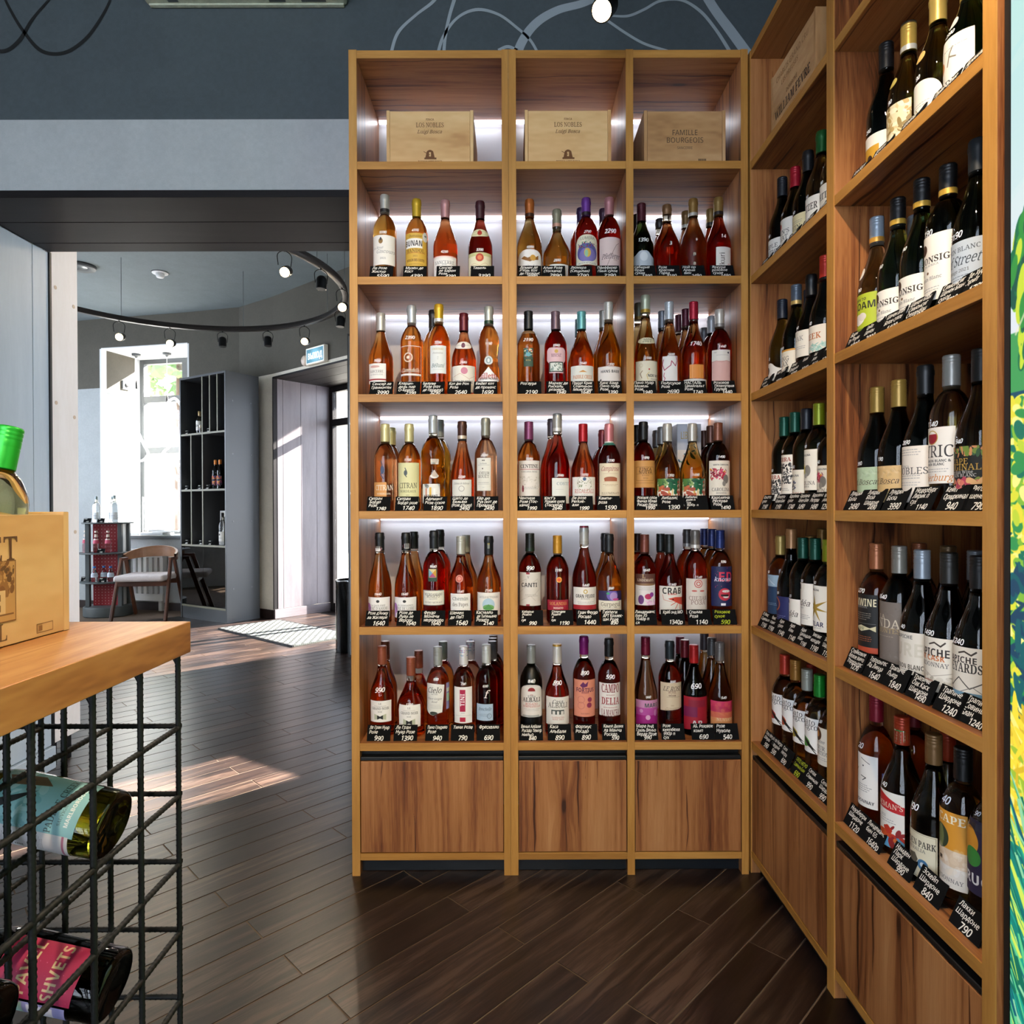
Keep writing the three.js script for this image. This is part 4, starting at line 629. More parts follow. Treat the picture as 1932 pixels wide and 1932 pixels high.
    [1263, 1008, 'bg', 'red', 'S#141a18', '#ded8cc^^TCRAB,.17,.3,#2a2624,b;T& MORE,.28,.08,#c0392b,b;s.012,.5,.55,.2,.48,.15,.3,#c0503a;g0.01,.35,.44,.6,.38,1,.4,1,.68,.75,.62,.5,.5,#c8402c;e.52,.46,.03,.02,#1c1c1c;s.02,.7,.62,.6,.78,#c8402c;s.02,.8,.62,.8,.82,#c8402c;s.02,.62,.56,.45,.66,#c8402c', 1106, 1160, '1340', 1103, 'pink-red bottle, black cap, white label with red prawn', {}],
    ['+', 1246.5, 1007, 'S#141a18'],
    [1311.7, 1000, 'bx', 'cor', 'C#77716a/#d0ccc6', '#dacfc2^^o.5,.14,.14,.03,#c4554c;o.5,.14,.07,.03,#c4554c;e.35,.34,.1,.03,#6f6f66,-.5;e.65,.34,.1,.03,#6f6f66,.5;TСПЕЛАЯ,.54,.2,#8a6a60,s;TРОЗА,.66,.22,#8a6a60,s', 1092, 1160, '1140', 1089, 'orange-red bottle, taupe capsule, pinkish label with drawn rose', {}],
    ['+', 1296.5, 998.6, 'C#3f3c3b/#8f8c88'],
    [1364.5, 1000, 'bx', 'gol', 'S#1c2d66', '#161d4a^^TED,.26,.5,#c8304e,b,.6;Tknows,.32,.22,#e8e4f0,i,.5;c.55,.7,.24,#c02c40;e.6,.62,.16,.05,#dcdcd4;e.6,.76,.12,.05,#dcdcd4;r.4,.7,.3,.05,#2a1418;b0,0,1,1,30,.02,#c8306e,#e0457a;r.4,.92,.18,.06,#e8e6e6', 1069, 1144, '590', 1060, 'amber bottle, blue cap, navy label with red globe', {}],
    ['+', 1346.5, 998, 'S#18265a'], ['+', 1333, 997, 'S#18265a', 2],
  ], t: [[1218, 'Линдеманс/Бин 35/1640р п/сл#'], [1271, 'Краб энд МО#1340р'], [1321, 'Спелая/Роза#1140'], [1369, 'Розовое/сухое#590', '#b9c832']] },
  { s: 5, bay: 0, b: [
    [721, 1218.5, 'bg', 'ros', 'S#94503a', LB.noir, 1322, 1362, '990', 1302, 'bright orange bottle, copper cap, white label with bow tie', { ph: 0.024, a: 56 }],
    ['+', 727, 1209.5, 'S#7a3c2c'],
    [775.4, 1239.5, 'al', 'ros', 'S#94503a', LB.noir, 1330, 1372, '1390', 1329, 'squat round orange bottle, copper cap, white bow tie label', { a: 50, R: 0.046 }],
    ['+', 792, 1227.5, 'S#84432f'],
    [826, 1219.6, 'bx', 'ros', 'S#9c9f9c', '#e2e2dc^wave^TCielo,.22,.36,#2a2a2a,i;Tdal 1908,.34,.08,#888;TPinot Grigio,.48,.13,#777,i;TRosé,.57,.13,#777,i;p.66,4,#aaa;e.45,.93,.2,.09,#3a3f3a', 1289, 1350, '990', 1282, 'orange bottle, silver screw cap, white wavy-edged label', { a: 52, o: -12, more: [['neck_band', '#cfd4d0^^r0,.0,1,.25,#4f9098;r0,.75,1,.25,#4f9098', 1246, 1256, 179], ['stamp', '#8f8fc4^^r.1,.2,.8,.15,#cfe0d8;r.1,.4,.8,.3,#a9d0bc', 1290, 1340, 16, 68]] }],
    ['+', 833, 1210, 'S#7d807c'],
    [875.7, 1219, 'bx', 'pal', 'S#e2e0e2', '#e8e6e2^^r.34,.08,.28,.6,#a81c44;TTINI,.36,.3,#f0e4e8,b,.48,-90;TROSÉ,.72,.07,#999;l.1,.79,.9,.79,.006,#aaa;r.34,.84,.28,.12,#b01c3c', 1296, 1364, '790', 1290, 'pale orange bottle, white confetti cap, label with magenta bar', { a: 50, more: [['cap_print', '-^^b0,0,1,.75,34,.05,#2f9a5a,#b02c8a,#3a6ac0,#c83a5c,#4ab0c0;TTINI,.88,.14,#333,b', 1223, 1251, 178]] }],
    ['+', 891.5, 1209.5, 'S#d6d3d6', 1, { more: [['cap_print', '-^^b0,0,1,.75,40,.05,#2f9a5a,#b02c8a,#3a6ac0,#c83a5c,#4ab0c0;TTINI,.88,.14,#333,b', 1212, 1243, 178]] }],
    [917.7, 1215, 'bx', 'red', 'S#c3c6c4', '#a9bfd4^^Tfreschello,.3,.22,#3a4a60,i,.55;p.6,3,#6a7c94;o.78,.72,.12,.02,#4a5a70', 1327, 1358, '690', 1293, 'dark red bottle, pale cap, light blue label under white f', { a: 46, o: -10, more: [['letter_mark', '-^^Tf,.5,1.0,#f0ece8,i', 1297, 1321, 26, 2]] }],
    ['+', 927, 1207, 'S#6b6e70', 1], ['+', 931, 1200.5, 'S#4f4748', 2], ['+', 933.5, 1196, 'S#3f3838', 2.9],
  ], t: [[714, 'Ле Гран Нуар/Розе#990'], [764.5, 'Ле Гран/Нуар Розе#1390'], [824.5, 'Пино Гриджио/Розе#940'], [872.5, 'Тини Розе#790'], [921.5, 'Фрескелло#690']] },
  { s: 5, bay: 1, b: [
    [1002, 1216, 'bx', 'fdk', 'S#8f9290', '#ddd8d2^arch^f.05,.05,.9,.92,.01,#a8a8b8;c.5,.2,.14,#8a1f24;r.3,.2,.4,.1,#ddd8d2;TViña,.36,.14,#444,i;TALBALI,.46,.22,#2f2b2b,B;TROSADO,.59,.12,#b04a44,s;TTEMPRANILLO,.66,.1,#b04a44,s;p.74,2,#aaa;r.12,.93,.7,.07,#a8aaa8', 1292, 1353, '840', 1285, 'matt dark bottle, silver cap, white label with half sun', { ph: 0.018 }],
    [1051, 1216, 'bg', 'red', 'S#d8d4cf/#d8d4cf/#c0923a', '#dedad2^^TCasa,.16,.18,#444,i;TALBALI,.3,.24,#3a3a36,s;r.26,.46,.46,.16,#3c4642;r.3,.5,.1,.12,#d8d4cc;r.46,.5,.08,.12,#d8d4cc;r.6,.5,.1,.12,#d8d4cc;TGARNACHA,.72,.08,#b87a6a;TROSÉ 2021,.79,.08,#b87a6a', 1315, 1368, '890', 1290, 'red bottle, white cap with gold top, label with arcade', { ph: 0.022 }],
    [1101.6, 1199.7, 'bx', 'dkr', 'C#7a1466', '#d88a70^^g0.01,.3,.16,.42,.06,.5,.12,.62,.04,.58,.18,.4,.22,#5c1a54;TFORTIUS,.28,.22,#4a1438,b;TROSADO,.36,.07,#7a3440,b;o.34,.54,.13,.012,#b0605a;c.68,.54,.09,#8a2f50;o.34,.7,.13,.012,#b0605a;c.66,.69,.1,#8a2f50;TNAVARRA,.92,.07,#8a4a40', 1282.5, 1352, '890', 1270, 'very dark bottle, magenta capsule, salmon label', { ph: 0.02 }],
    [1148.8, 1204, 'bx', 'dkr', 'C#121214', '#e4dfd8^^TCAMPO,.16,.44,#7a2026,B;TROSADO,.36,.08,#8a3a3a;TDELIA,.54,.36,#8f2228,B;l.1,.66,.9,.66,.01,#999;TDENOMINACIÓN,.74,.07,#8a3a3a;TLA MANCHA,.9,.36,#6a1c24,B', 1289, 1351, '590', 1277, 'dark red bottle, black capsule, label full of tall letters', { ph: 0.022 }],
  ], t: [[1002.5, 'Винья Албали/Росадо Темпр/нильо#840'], [1056, 'Каса/Альбали#890'], [1106, 'Фортиус/Росадо#890'], [1159.5, 'Кампо Делия/ла Манча/Росадо#590']] },
  { s: 5, bay: 2, b: [
    [1218, 1201, 'fl', 'pal', 'S#7a1430', '#c98ab0^^r0,.3,1,.3,#b54a98;r0,.58,1,.42,#a01c7a;TMARE,.2,.2,#2f4a44,b,.64;c.5,.66,.09,#dca8c8;c.25,.42,.07,#cf8fbc;e.8,.5,.06,.12,#c880b4', 1321, 1370, '990', 1315, 'slim pink bottle, crimson cap, banded pink and magenta label', {}],
    [1264.5, 1208.6, 'bx', 'red', 'C#2b3236', '#d8c4a4^diag^TLE ROSÉ,.22,.24,#4a3a38,i,.52;TROSÉ,.34,.12,#7a4a44,s;TDÉSIR,.45,.09,#5c3a34,B;p.5,1,#9a8a6a;T2020,.8,.06,#a07a5c;p.88,2,#8a7454', 1288, 1342, '990', 1286, 'red-brown bottle, charcoal capsule, beige label', {}],
    [1308, 1216, 'bg', 'blk', 'S#b3201f', '#a31428^diag^r.0,.3,.5,.3,#7a1648;r.2,.1,.6,.2,#8a1630;TAB,.8,.3,#d8d4d0,b,.5', 1315, 1378, '690', 1295, 'black bottle, scarlet cap, crimson label', { ph: 0.026, R: 0.0415 }],
    ['+', 1292, 1207, 'S#6b1420'], ['+', 1283, 1201, 'S#5c1226', 2],
    [1364, 1211.7, 'fl', 'gol', 'S#77706a', '#c8325c^^r0,.2,1,.25,#b82c54;r0,.4,1,.25,#cf6a4c;r0,.6,1,.4,#d8945c;b0,.05,1,.8,24,.14,#d85a5430,#e0a06030;TNUVIANA,.66,.15,#e8cfa8,s,.6', 1323, 1375, '540', 1316, 'slim amber bottle, taupe cap, sunset pink label', {}],
    ['+', 1351, 1203, 'S#4a4a4a'], ['+', 1334.5, 1194, 'S#403a3e', 2],
  ], t: [[1220, 'Маре энд/Гриль Виньо/Верде Розе#990'], [1271, 'Розе/кемпбелл/990р п/сух#'], [1328, 'АБ. Розовое/комп#690'], [1373.5, 'Розе/Нуволе#540']] },
];
// side unit: [x, top, shape, wine, cap, label, label top, label bottom, price, price y, look, extras]; bay 0 is the one in the corner
const SIDESTOCK = [
  { s: 1, bay: 0, b: [
    [1476, 336, 'bg', 'blk', 'S#161a22', '#e4dfd6^^TPURPLE,.3,.2,#444,s;TTEAM TIME,.55,.2,#444,s;p.8,2,#888', 450, 495, '90', 442, 'black bottle, navy cap, plain white label', {}],
    [1502.5, 314.5, 'bg', 'grn', 'S#a1182a', '#e3ddd2^^c.4,.25,.1,#b5504a;TOLIN’S,.5,.2,#444,s;THEAT,.72,.2,#444,s', 408.5, 458, '90', 398, 'green bottle with red screw cap', {}],
    [1528, 282, 'bg', 'blk', 'C#121418', '#d9cda0^^p.3,2,#888;TWEIN,.6,.2,#555,s', 399, 440, '90', 393, 'black bottle with black capsule and cream label', {}],
    [1550.6, 249, 'bg', 'olv', 'C#1c5c2c', '#e6e1d6^^TSELTZER,.35,.28,#2c2622,B;p.7,3,#888', 369, 425, '90', 366, 'olive bottle with green capsule', {}],
    [1573, 232, 'bg', 'olv', 'C#3a3c20', '#e3ded2^^TWHITE,.4,.25,#444,B', 350, 405, '90', 345, 'olive bottle half hidden by the divider', {}],
  ], t: [[1438, 'Пёрпл/сухое#1890'], [1463, 'Колинс/Хит#1940'], [1489, 'Рислинг/сухое#2190'], [1516, 'Зельтцер#1840'], [1549, 'Шардоне/сухое#1740']] },
  { s: 2, bay: 0, b: [
    [1476, 566, 'bg', 'olv', 'S#181f2c', '#e2ddd3^scal^c.4,.4,.12,#4a3a30;p.7,2,#888', 684, 718, '0', 676, 'olive bottle with dark blue screw cap', {}],
    [1502.5, 538, 'bg', 'grn', 'S#56606c/#b59a5a', '#dfd6c4^^r0,0,1,.08,#c9903a;TLONG,.4,.2,#444,s;TFLAX,.62,.2,#444,s', 659, 702, '90', 655, 'green bottle, blue-grey cap, cream label with orange edge', {}],
    ['+', 1519, 552, 'S#2c3644'],
    [1532, 518, 'bg', 'blk', 'C#0d0e10', '#dcd6c8^^TPEAK,.3,.2,#777,s;p.6,2,#888', 622, 672, '90', 615, 'black bottle with black capsule and pale sliver of label', {}],
    [1556, 484, 'bg', 'blk', 'S#c03224', '#ddd6c8^^TCREEK,.4,.24,#b0683c,B;b0,.68,1,.32,60,.06,#8fb8ae,#a9c9c0', 614, 664, '40', 608, 'dark bottle, vermilion cap, label with teal border', {}],
  ], t: [[1440, 'Пиноте/сухое#2080'], [1465, 'Лонг флэт#2080'], [1493, 'Пино/Гриджио#1690'], [1514, 'Блан#1940'], [1534, 'Пик/сухое#1640'], [1553, 'Крик#1340']] },
  { s: 3, bay: 0, b: [
    [1483, 786, 'bx', 'grn', 'S#14503c', LB.terra, 894, 945, '90', 887, 'green bottle, green cap, leafy label low down', {}],
    [1500, 778, 'bx', 'olv', 'S#14503c', LB.terra, 858, 932, '90', 851, 'olive bottle, green cap, tall leafy label', {}],
    [1525, 770, 'bx', 'olv', 'C#14161f', '#e4dece^^TCAROLINA,.2,.1,#444,b;b.1,.4,.5,.3,30,.05,#444,#2c3a5c;TCAROLINA,.85,.16,#b0604a', 886, 940, '40', 880, 'olive bottle with navy capsule', {}],
    [1543.6, 762, 'bx', 'olv', 'S#8f9a1c', LB.cwhite, 848, 925, '90', 842, 'olive bottle, lime cap, label with yellow-crowned head', {}],
    [1564, 778, 'bx', 'grn', 'S#104636', LB.caro, 879, 940, '40', 872, 'green bottle with dark green cap beside the divider', {}],
  ], t: [[1440, 'Консетто/сухое#1190'], [1465, 'Консетто/Шенен Блан#1190'], [1489, 'Каролина/сухое#1240'], [1508, 'Каролина/Шенен Блан#1490'], [1532, 'Каролина/Ресерва#1490'], [1553, 'Каролина/сухое#1290']] },
  { s: 4, bay: 0, b: [
    [1477, 1010.7, 'bx', 'aml', 'C#a58a4a', '#1f3a5a^^r0,0,1,.3,#8fa9bd;s.02,.3,.3,.5,.1,.8,.25,#cfd8de;o.3,.32,.14,.05,#b5703a;p.72,2,#9ab', 1086, 1160, '90', 1081, 'pale bottle, gold capsule, stormy blue label', {}],
    [1500, 997.6, 'bg', 'blk', 'C#a0744a', '#23285c^^o.4,.3,.2,.05,#b5603a;p.7,2,#8a90b0', 1128, 1180, '90', 1122, 'black bottle, copper capsule, deep blue label', {}],
    [1515.7, 1014, 'bx', 'grn', 'S#0f4a38', LB.adea, 1131, 1190, '20', 1126, 'dark green bottle, green cap, white script label', {}],
    ['+', 1530, 1010, 'S#8f7038'],
    [1534, 1015, 'bx', 'olv', 'S#0f4a38', LB.adea, 1100, 1178, '90', 1096, 'olive bottle, green cap, tall white script label', {}],
    ['+', 1551, 997.6, 'S#8f6c34'],
    [1552, 1016.6, 'bx', 'clr', 'S#8f9a1c', LB.star, 1103, 1188, '90', 1098, 'clear greenish bottle, lime cap, gold star label', {}],
    [1572, 1030, 'bx', 'grn', 'S#5a4a1c', LB.star, 1150, 1210, '90', 1140, 'green bottle with star label behind the divider', {}],
  ], t: [[1432, 'Я Люкс/Совиньон#1190'], [1451, 'Я Люкс/Рислинг#1190'], [1470, 'Адея/сухое#1140'], [1490, 'Адея/Блан#1140'], [1511, 'Адея/Цинандали/блан#1190'], [1532, 'Элегант/молодое#1190'], [1555, 'Элегант/Шардоне#1190']] },
  { s: 5, bay: 0, b: [
    [1482, 1235, 'bx', 'aml', 'S#b03420', catOf('#b5302c'), 1310.5, 1368, null, 0, 'pale bottle, orange-red cap, label with black cat', {}],
    [1506, 1247, 'bx', 'clr', 'S#9c6c2c', catOf('#c0502c'), 1323, 1384, null, 0, 'clear bottle, gold cap, label with black cat', {}],
    ['+', 1531, 1252, 'S#9c2c1c'],
    [1522, 1262, 'bx', 'clr', 'S#9c9c90', catOf('#b0a03a'), 1339.5, 1402, '90', 1331, 'clear bottle, silver-grey cap, label with black cat', {}],
    [1544, 1271.6, 'bx', 'clr', 'S#1c8a2c', catOf('#4a9a3a'), 1354, 1419, '90', 1346, 'clear bottle, bright green cap, label with black cat', {}],
    [1567, 1290, 'bx', 'clr', 'S#8a8270', '#e3ded0^^c.42,.2,.2,#5a3a22;c.42,.2,.1,#c9843c;TVaritee,.38,.14,#666,i;TPOUR,.55,.18,#555,s;TTRADITION,.68,.16,#555,s;p.8,2,#888', 1372, 1442, '90', 1362, 'clear bottle beside the divider, label with round amber emblem', {}],
  ], t: [[1443.5, 'Гато Негро/Шираз#590'], [1457, 'Гато Негро/Шардоне#590'], [1476, 'Гато/Негро#690'], [1501, 'ГАТО НЕГРО/Совиньон Блан#690', '#b9c832'], [1525, 'Сепаж/Совиньон#990'], [1549, 'Сепаж/Шардоне#990']] },
  { s: 1, bay: 1, b: [
    [1672.6, 82.6, 'bg', 'blk', 'S#121316', '#e6e0d2^^r.3,.35,.5,.65,#c9962c;e.55,.8,.1,.16,#3a2418', 250, 312, '290', 240, 'black bottle, black cap, white label with yellow panel', { px: 2400 }],
    [1714, 48, 'bg', 'olv', 'S#c9a650/#e0dccf/#1c1d1c', '#d8cca6^^b0,0,1,1,90,.09,#b59a62,#e6dcbc,#8a7444,#c9b888;TDoña,.9,.2,#555,i', 193, 268, '90', 184, 'olive bottle, gold cap, label with sepia engraving', { px: 2400, more: [['neck_seal', '#c9b45a^oval^', 138, 156, 20, 0]] }],
    [1770, -12, 'bg', 'olv', 'C#c9aa58', '#e6e2d4^arch^s.02,.3,.8,.45,.6,.6,.85,#9a8a5c;p.5,2,#999', 146, 230, '90', 136, 'yellow-green bottle, gold capsule, arched white label', { px: 2400, more: [['neck_seal', '#d8b46a^oval^', 85, 106, 20, 0]] }],
    [1829.5, -60, 'bg', 'teal', 'C#b5a050', '#e6e2d6^^s.03,.5,.5,.55,.3,.62,.2,#7a7468;s.03,.55,.35,.68,.4,#7a7468;e.28,.45,.12,.12,#c98a54;p.2,1,#999;TARV,.85,.28,#444,s', 60, 165, '2390', 50, 'bright green bottle, white label with stooping figure drawing', { px: 2400, more: [['neck_seal', '#c9cac4^oval^', 18, 40, 20, 0]] }],
  ], t: [[1612, 'Альберт/Бишо#2490'], [1653, 'Домен/Бернар/сухое#3190'], [1708, 'Шабли/сухое#2490'], [1769, 'Пуйи-Фюме/Шенен Блан#2390'], [1829, 'Арвиль/белое#2390']] },
  { s: 2, bay: 1, b: [
    [1646.8, 417, 'bg', 'clr', 'S#93a0ac/#c9943c', '#aab82c^^TBORN TO,.14,.1,#333,b;TROAM,.32,.24,#26241c,b,.6;e.45,.66,.22,.14,#e8e4dc;e.6,.6,.12,.1,#d8d0c4;s.02,.3,.6,.25,.75,.4,.8,#3a2c22;r0,.9,1,.1,#6f8a24', 557, 628, '90', 548, 'pale golden bottle, grey cap, lime label with ram', { px: 2400, R: 0.04, more: [['neck_seal', '#e2ddd2^oval^', 505, 527, 20, -10]] }],
    ['+', 1712, 418, 'S#8794a0'],
    [1690.8, 378, 'bg', 'teal', 'S#0e0f11/#c9a040', LB.sims, 547, 610, '90', 500, 'green bottle, gold-banded black cap, white label half hidden', { px: 2400 }],
    [1737, 341, 'bg', 'teal', 'S#0e0f11/#c9a040', LB.sims, 520, 590, '90', 465, 'emerald bottle, gold-banded black cap, white label', { px: 2400 }],
    [1791.4, 310.5, 'bx', 'grn', 'S#0e0f11/#c9a040', LB.sims, 437, 563, '190', 432, 'broad-shouldered green bottle, gold-banded black cap, tall white label', { px: 2400, R: 0.039, ph: 0.017 }],
    [1841.5, 267, 'bg', 'grn', 'C#1d2328', '#b9c4ce^^TCHENIN BLANC,.2,.12,#2c333c,s;TRoof Street,.45,.26,#26303c,i;TVintage 2021,.68,.09,#444;p.8,2,#6a7684', 453, 535, '3190', 440, 'dark bottle, slate capsule, pale blue script label', { px: 2400, ph: 0.017 }],
  ], t: [[1602, 'Борн/ту Роум#1890'], [1636, 'Кейп/Шенен#2090'], [1676, 'Шенен Блан/Белое сухое#1490'], [1723, 'Шенен Блан/Симонсиг/Стелленбош#1490'], [1785, 'Симонсиг/Шенен Блан/сухое#2790'], [1833, 'Де Хуф/Стрит#1790']] },
  { s: 3, bay: 1, b: [
    [1653, 731, 'bg', 'blk', 'S#a8853c', LB.bosca('#a9bd9c'), 881.6, 948, '390', 874, 'black bottle, gold screw cap, mint label', { px: 2400 }],
    [1695.7, 717, 'bg', 'blk', 'S#a8853c', LB.bosca('#cfae78'), 878.7, 948, '190', 865, 'black bottle, gold screw cap, tan label', { px: 2400 }],
    [1747.7, 689, 'bg', 'blk', 'C#0f0f10', '#e4dcd0^^p.06,3,#999;TFINCA,.36,.07,#777;TNOBLES,.44,.2,#444,s,.6;p.52,2,#999;p.64,2,#aaa', 841, 948, '2890', 833, 'black bottle, black capsule, tall white label with fine print', { px: 2400 }],
    [1798.7, 669, 'bx', 'clr', 'S#8f8e88', '#e6e1d8^^g0.01,.36,.12,.64,.12,.64,.24,.5,.32,.36,.24,#8f1c2c;o.5,.18,.15,.02,#b59a4a;TLYRIC,.43,.36,#2c2a2c,s;TSAUVIGNON BLANC &,.6,.08,#444,b;TCHENIN BLANC,.66,.08,#444,b;p.74,2,#999;TNederburg,.9,.2,#c9803c,i', 804.6, 912, '1140', 798, 'clear golden bottle, silver screw cap, white label with red shield', { px: 2400, ph: 0.016 }],
    [1845, 661, 'bg', 'olv', 'S#101112', '#101312^^b0,0,1,.2,50,.08,#6f8a3a,#c98a5c,#2f5a3a;TCAPE,.33,.16,#c9a24a,s;TORIGINAL,.45,.17,#c9a24a,s;TFree Run Wine,.55,.08,#ddd;TCHENIN BLANC,.62,.09,#ddd;b0,.72,1,.28,60,.1,#b5455c,#d87a6a,#7a8a3a,#e0b07a', 842, 930, '940', 832, 'olive bottle, black cap, black label with tropical flowers', { px: 2400 }],
  ], t: [[1597, 'Луиджи/Боска#2490'], [1640, 'Луиджи/Боска/Шардоне#2490'], [1682, 'Луиджи/Боска#3990'], [1731, 'Недербург/Лирик п/сух#1140'], [1792, 'Кейп/Ориджинал#940'], [1842, 'Риго/шенен#790']] },
  { s: 4, bay: 1, b: [
    [1653.5, 1024.6, 'bx', 'aml', 'S#a0603a', '#141414^^TPINKWINE,.14,.28,#d8cfae,b;TARGENTINA,.22,.08,#aaa;p.32,4,#9a9484;l.1,.5,.95,.5,.006,#aaa;g0.01,.3,.58,.55,.53,.8,.57,.95,.53,.95,.63,.8,.59,.55,.64,#cfc6a0;TStork,.585,.12,#3a4a3a,i;p.72,3,#b5643a;r0,.9,1,.1,#b5482a', 1122, 1232, '1270', 1116, 'pale amber bottle, copper cap, black label with fish', { px: 2400, ph: 0.015 }],
    ['+', 1734, 1024, 'S#8a4f30'],
    [1697, 1030, 'bx', 'grn', 'S#8a857a', '#746a62^^b0,0,1,1,40,.05,#00000008,#ffffff08;TLA,.25,.16,#cfc4ae,s;TLINDA,.36,.3,#cfc4ae,s;TTORRONTÉS,.47,.16,#b09868,s;p.56,1,#a89c88', 1136.5, 1252, '1640', 1128, 'dark green bottle, pewter cap, large taupe label', { px: 2400, ph: 0.015 }],
    [1744, 1037, 'bg', 'blk', 'S#8f979e', '#ddd6c8^^TTRAPICHE,.12,.11,#555,b;TPURE,.42,.4,#cfc8b6,b;TSAUVIGNON BLANC,.82,.14,#4a4438,b;p.9,1,#888', 1195, 1275, '40', 1186, 'black bottle, light grey cap, cream label with pale big letters', { px: 2400 }],
    ['+', 1798, 1030, 'S#6b5436'],
    [1789, 1042.6, 'bg', 'blk', 'S#26241f', LB.trap('TTRAPICHE,.28,.22,#2f2a26,b,.48', 'TOAK CASK,.38,.15,#c9703c,b,.5;TCHARDONNAY,.5,.12,#444', 's.015,0,.75,.3,.6,.6,.72,1,.62,#b5ab9c;b0,.7,1,.3,60,.06,#c9bfae,#d8d0c0,#b5ab9a;f.4,.8,.22,.12,.015,#8a3a2c'), 1204, 1306, '1490', 1196, 'black bottle, dark cap, cream label with soaring bird', { px: 2400, ph: 0.016 }],
    ['+', 1831, 1037, 'S#7d848a'],
    [1843.7, 1048.5, 'bg', 'blk', 'S#151517', LB.trap('TTRAPICHE,.26,.16,#2f2a26,b', 'TVINEYARDS,.42,.24,#26221e,B', 's.02,0,.85,.2,.68,.35,.82,.55,.62,.75,.82,1,.66,#4a463e;s.012,.05,.95,.3,.8,.5,.95,.8,.78,1,.92,#77726a;r0,.9,1,.1,#6f98b0'), 1221, 1315, '1240', 1212, 'black bottle, black cap, white label with mountains', { px: 2400, ph: 0.016 }],
  ], t: [[1607, 'Стейковое/белое вино/Торронтес#1270'], [1644, 'Торронтес/Ла Линда#1640'], [1682, 'Трапиче/Пьюр#1840'], [1729, 'Трапиче/Оак Каск/Шардоне#1490'], [1784, 'Трапиче/Шардоне#1240'], [1832, 'Трапиче/Совиньон/Блан#1240']] },
  { s: 5, bay: 1, b: [
    [1648.7, 1309, 'bx', 'amb', 'S#7a1426', '#e8e4dc^^s.015,.55,.08,.8,.16,#333;c.62,.22,.02,#222;s.02,.3,.2,.2,.3,.32,.36,.4,.3,#333;s.02,.55,.42,.7,.44,.6,.5,#333;p.58,4,#777;TCHARDONNAY,.9,.12,#444,b', 1422, 1520, '20', 1408, 'golden bottle, crimson cap, white label with line-drawn face', { px: 2400, ph: 0.02, more: [['stamp', '#6f74b8^^r.1,.18,.8,.4,#9ac0b8;r.1,.03,.8,.1,#b5b8dc;r.12,.62,.76,.3,#d8d8e4', 1450, 1526, 16, 94]] }],
    ['+', 1722, 1320, 'S#6a1222'],
    [1701.8, 1351, 'bg', 'olv', 'S#a5381c', '#e2ded4^^g0.01,0,0,.2,0,.5,.06,1,.22,1,.36,0,.3,#b81c20;TLINDEMAN’S,.25,.16,#eadcc4,s;T2021,.45,.08,#777;p.5,2,#999;r0,.78,1,.22,#5f9cc0;b0,.62,1,.38,26,.12,#b8301c,#d8702c,#c04a1c,#8a1c1c', 1496, 1600, '40', 1486, 'olive bottle, orange cap with green sticker, label with red top and flowers', { px: 2400, ph: 0.016, more: [['sticker', '#1f7a3c^oval^TBest,.4,.3,#cfe0c8,b;TValue,.62,.3,#cfe0c8,b', 1380, 1406, 80, 30]] }],
    ['+', 1788, 1381, 'S#a5381c'],
    [1761.8, 1383, 'bg', 'olv', 'S#7a5a34', '#d8d0b4^^f.03,.03,.94,.94,.008,#8a8468;THAMDEN PARK,.24,.19,#2c2a24,B;TAUSTRALIA,.38,.1,#555;g0.01,.3,.75,.35,.52,.55,.48,.62,.6,.55,.75,#5a5548;c.72,.68,.11,#3f6f96;c.72,.68,.05,#cfd8dc', 1574, 1660, '90', 1530, 'olive bottle, bronze cap, cream label with grey animal', { px: 2400, ph: 0.022 }],
    [1822.7, 1413, 'bx', 'clr', 'S#0d0e0f', '#d8942c^^r0,.5,1,.5,#d8bfa0;r0,.72,1,.28,#dcd4c8;TESCAPE,.1,.24,#f0e4c8,B;e.42,.36,.22,.26,#2c3a26;e.42,.36,.1,.25,#6f7a4a;r.37,.62,.1,.05,#3a2c1c;b.2,.5,.8,.3,30,.1,#ffffff30,#f0dcc040;TCHARDONNAY,.9,.12,#555,s', 1538, 1682, '40', 1520, 'clear golden bottle, black cap, orange label with balloon', { px: 2400, ph: 0.022 }],
    [1868, 1440, 'bx', 'olv', 'S#3a6a2c', '#2a2340^^e.4,.3,.25,.3,#d8942c;e.5,.5,.2,.2,#3a8a3a;TKRUG,.8,.3,#ddd,b', 1552, 1690, '90', 1540, 'bottle beside the end panel, dark colourful label', { px: 2400 }],
  ], t: [[1601, 'Ноузберри/Шардоне#1120'], [1640, 'Линдеманс/бин 65#1640р'], [1694, 'Намден/Парк/Шардоне#990'], [1746, 'Эскейп/Шардоне#840'], [1818, 'Лакки/Шардоне#790']] },
];
const SHELFNAME = ['top', 'second', 'third', 'fourth', 'fifth', 'bottom'];
const seenLabels = {}, short = (t, n) => { const w = t.split(' '); while (w.length > n || /^(with|and|of|the|by|a|under|before|above|behind|half|on|in)$/.test(w[w.length - 1])) w.pop(); return w.join(' ').replace(/,$/, ''); };
function once(text) { const k = seenLabels[text] = (seenLabels[text] ?? 0) + 1; return k === 1 ? text : text + ' ' + ['', 'farther back', 'at the rear', 'rearmost'][Math.min(3, k - 1)]; }
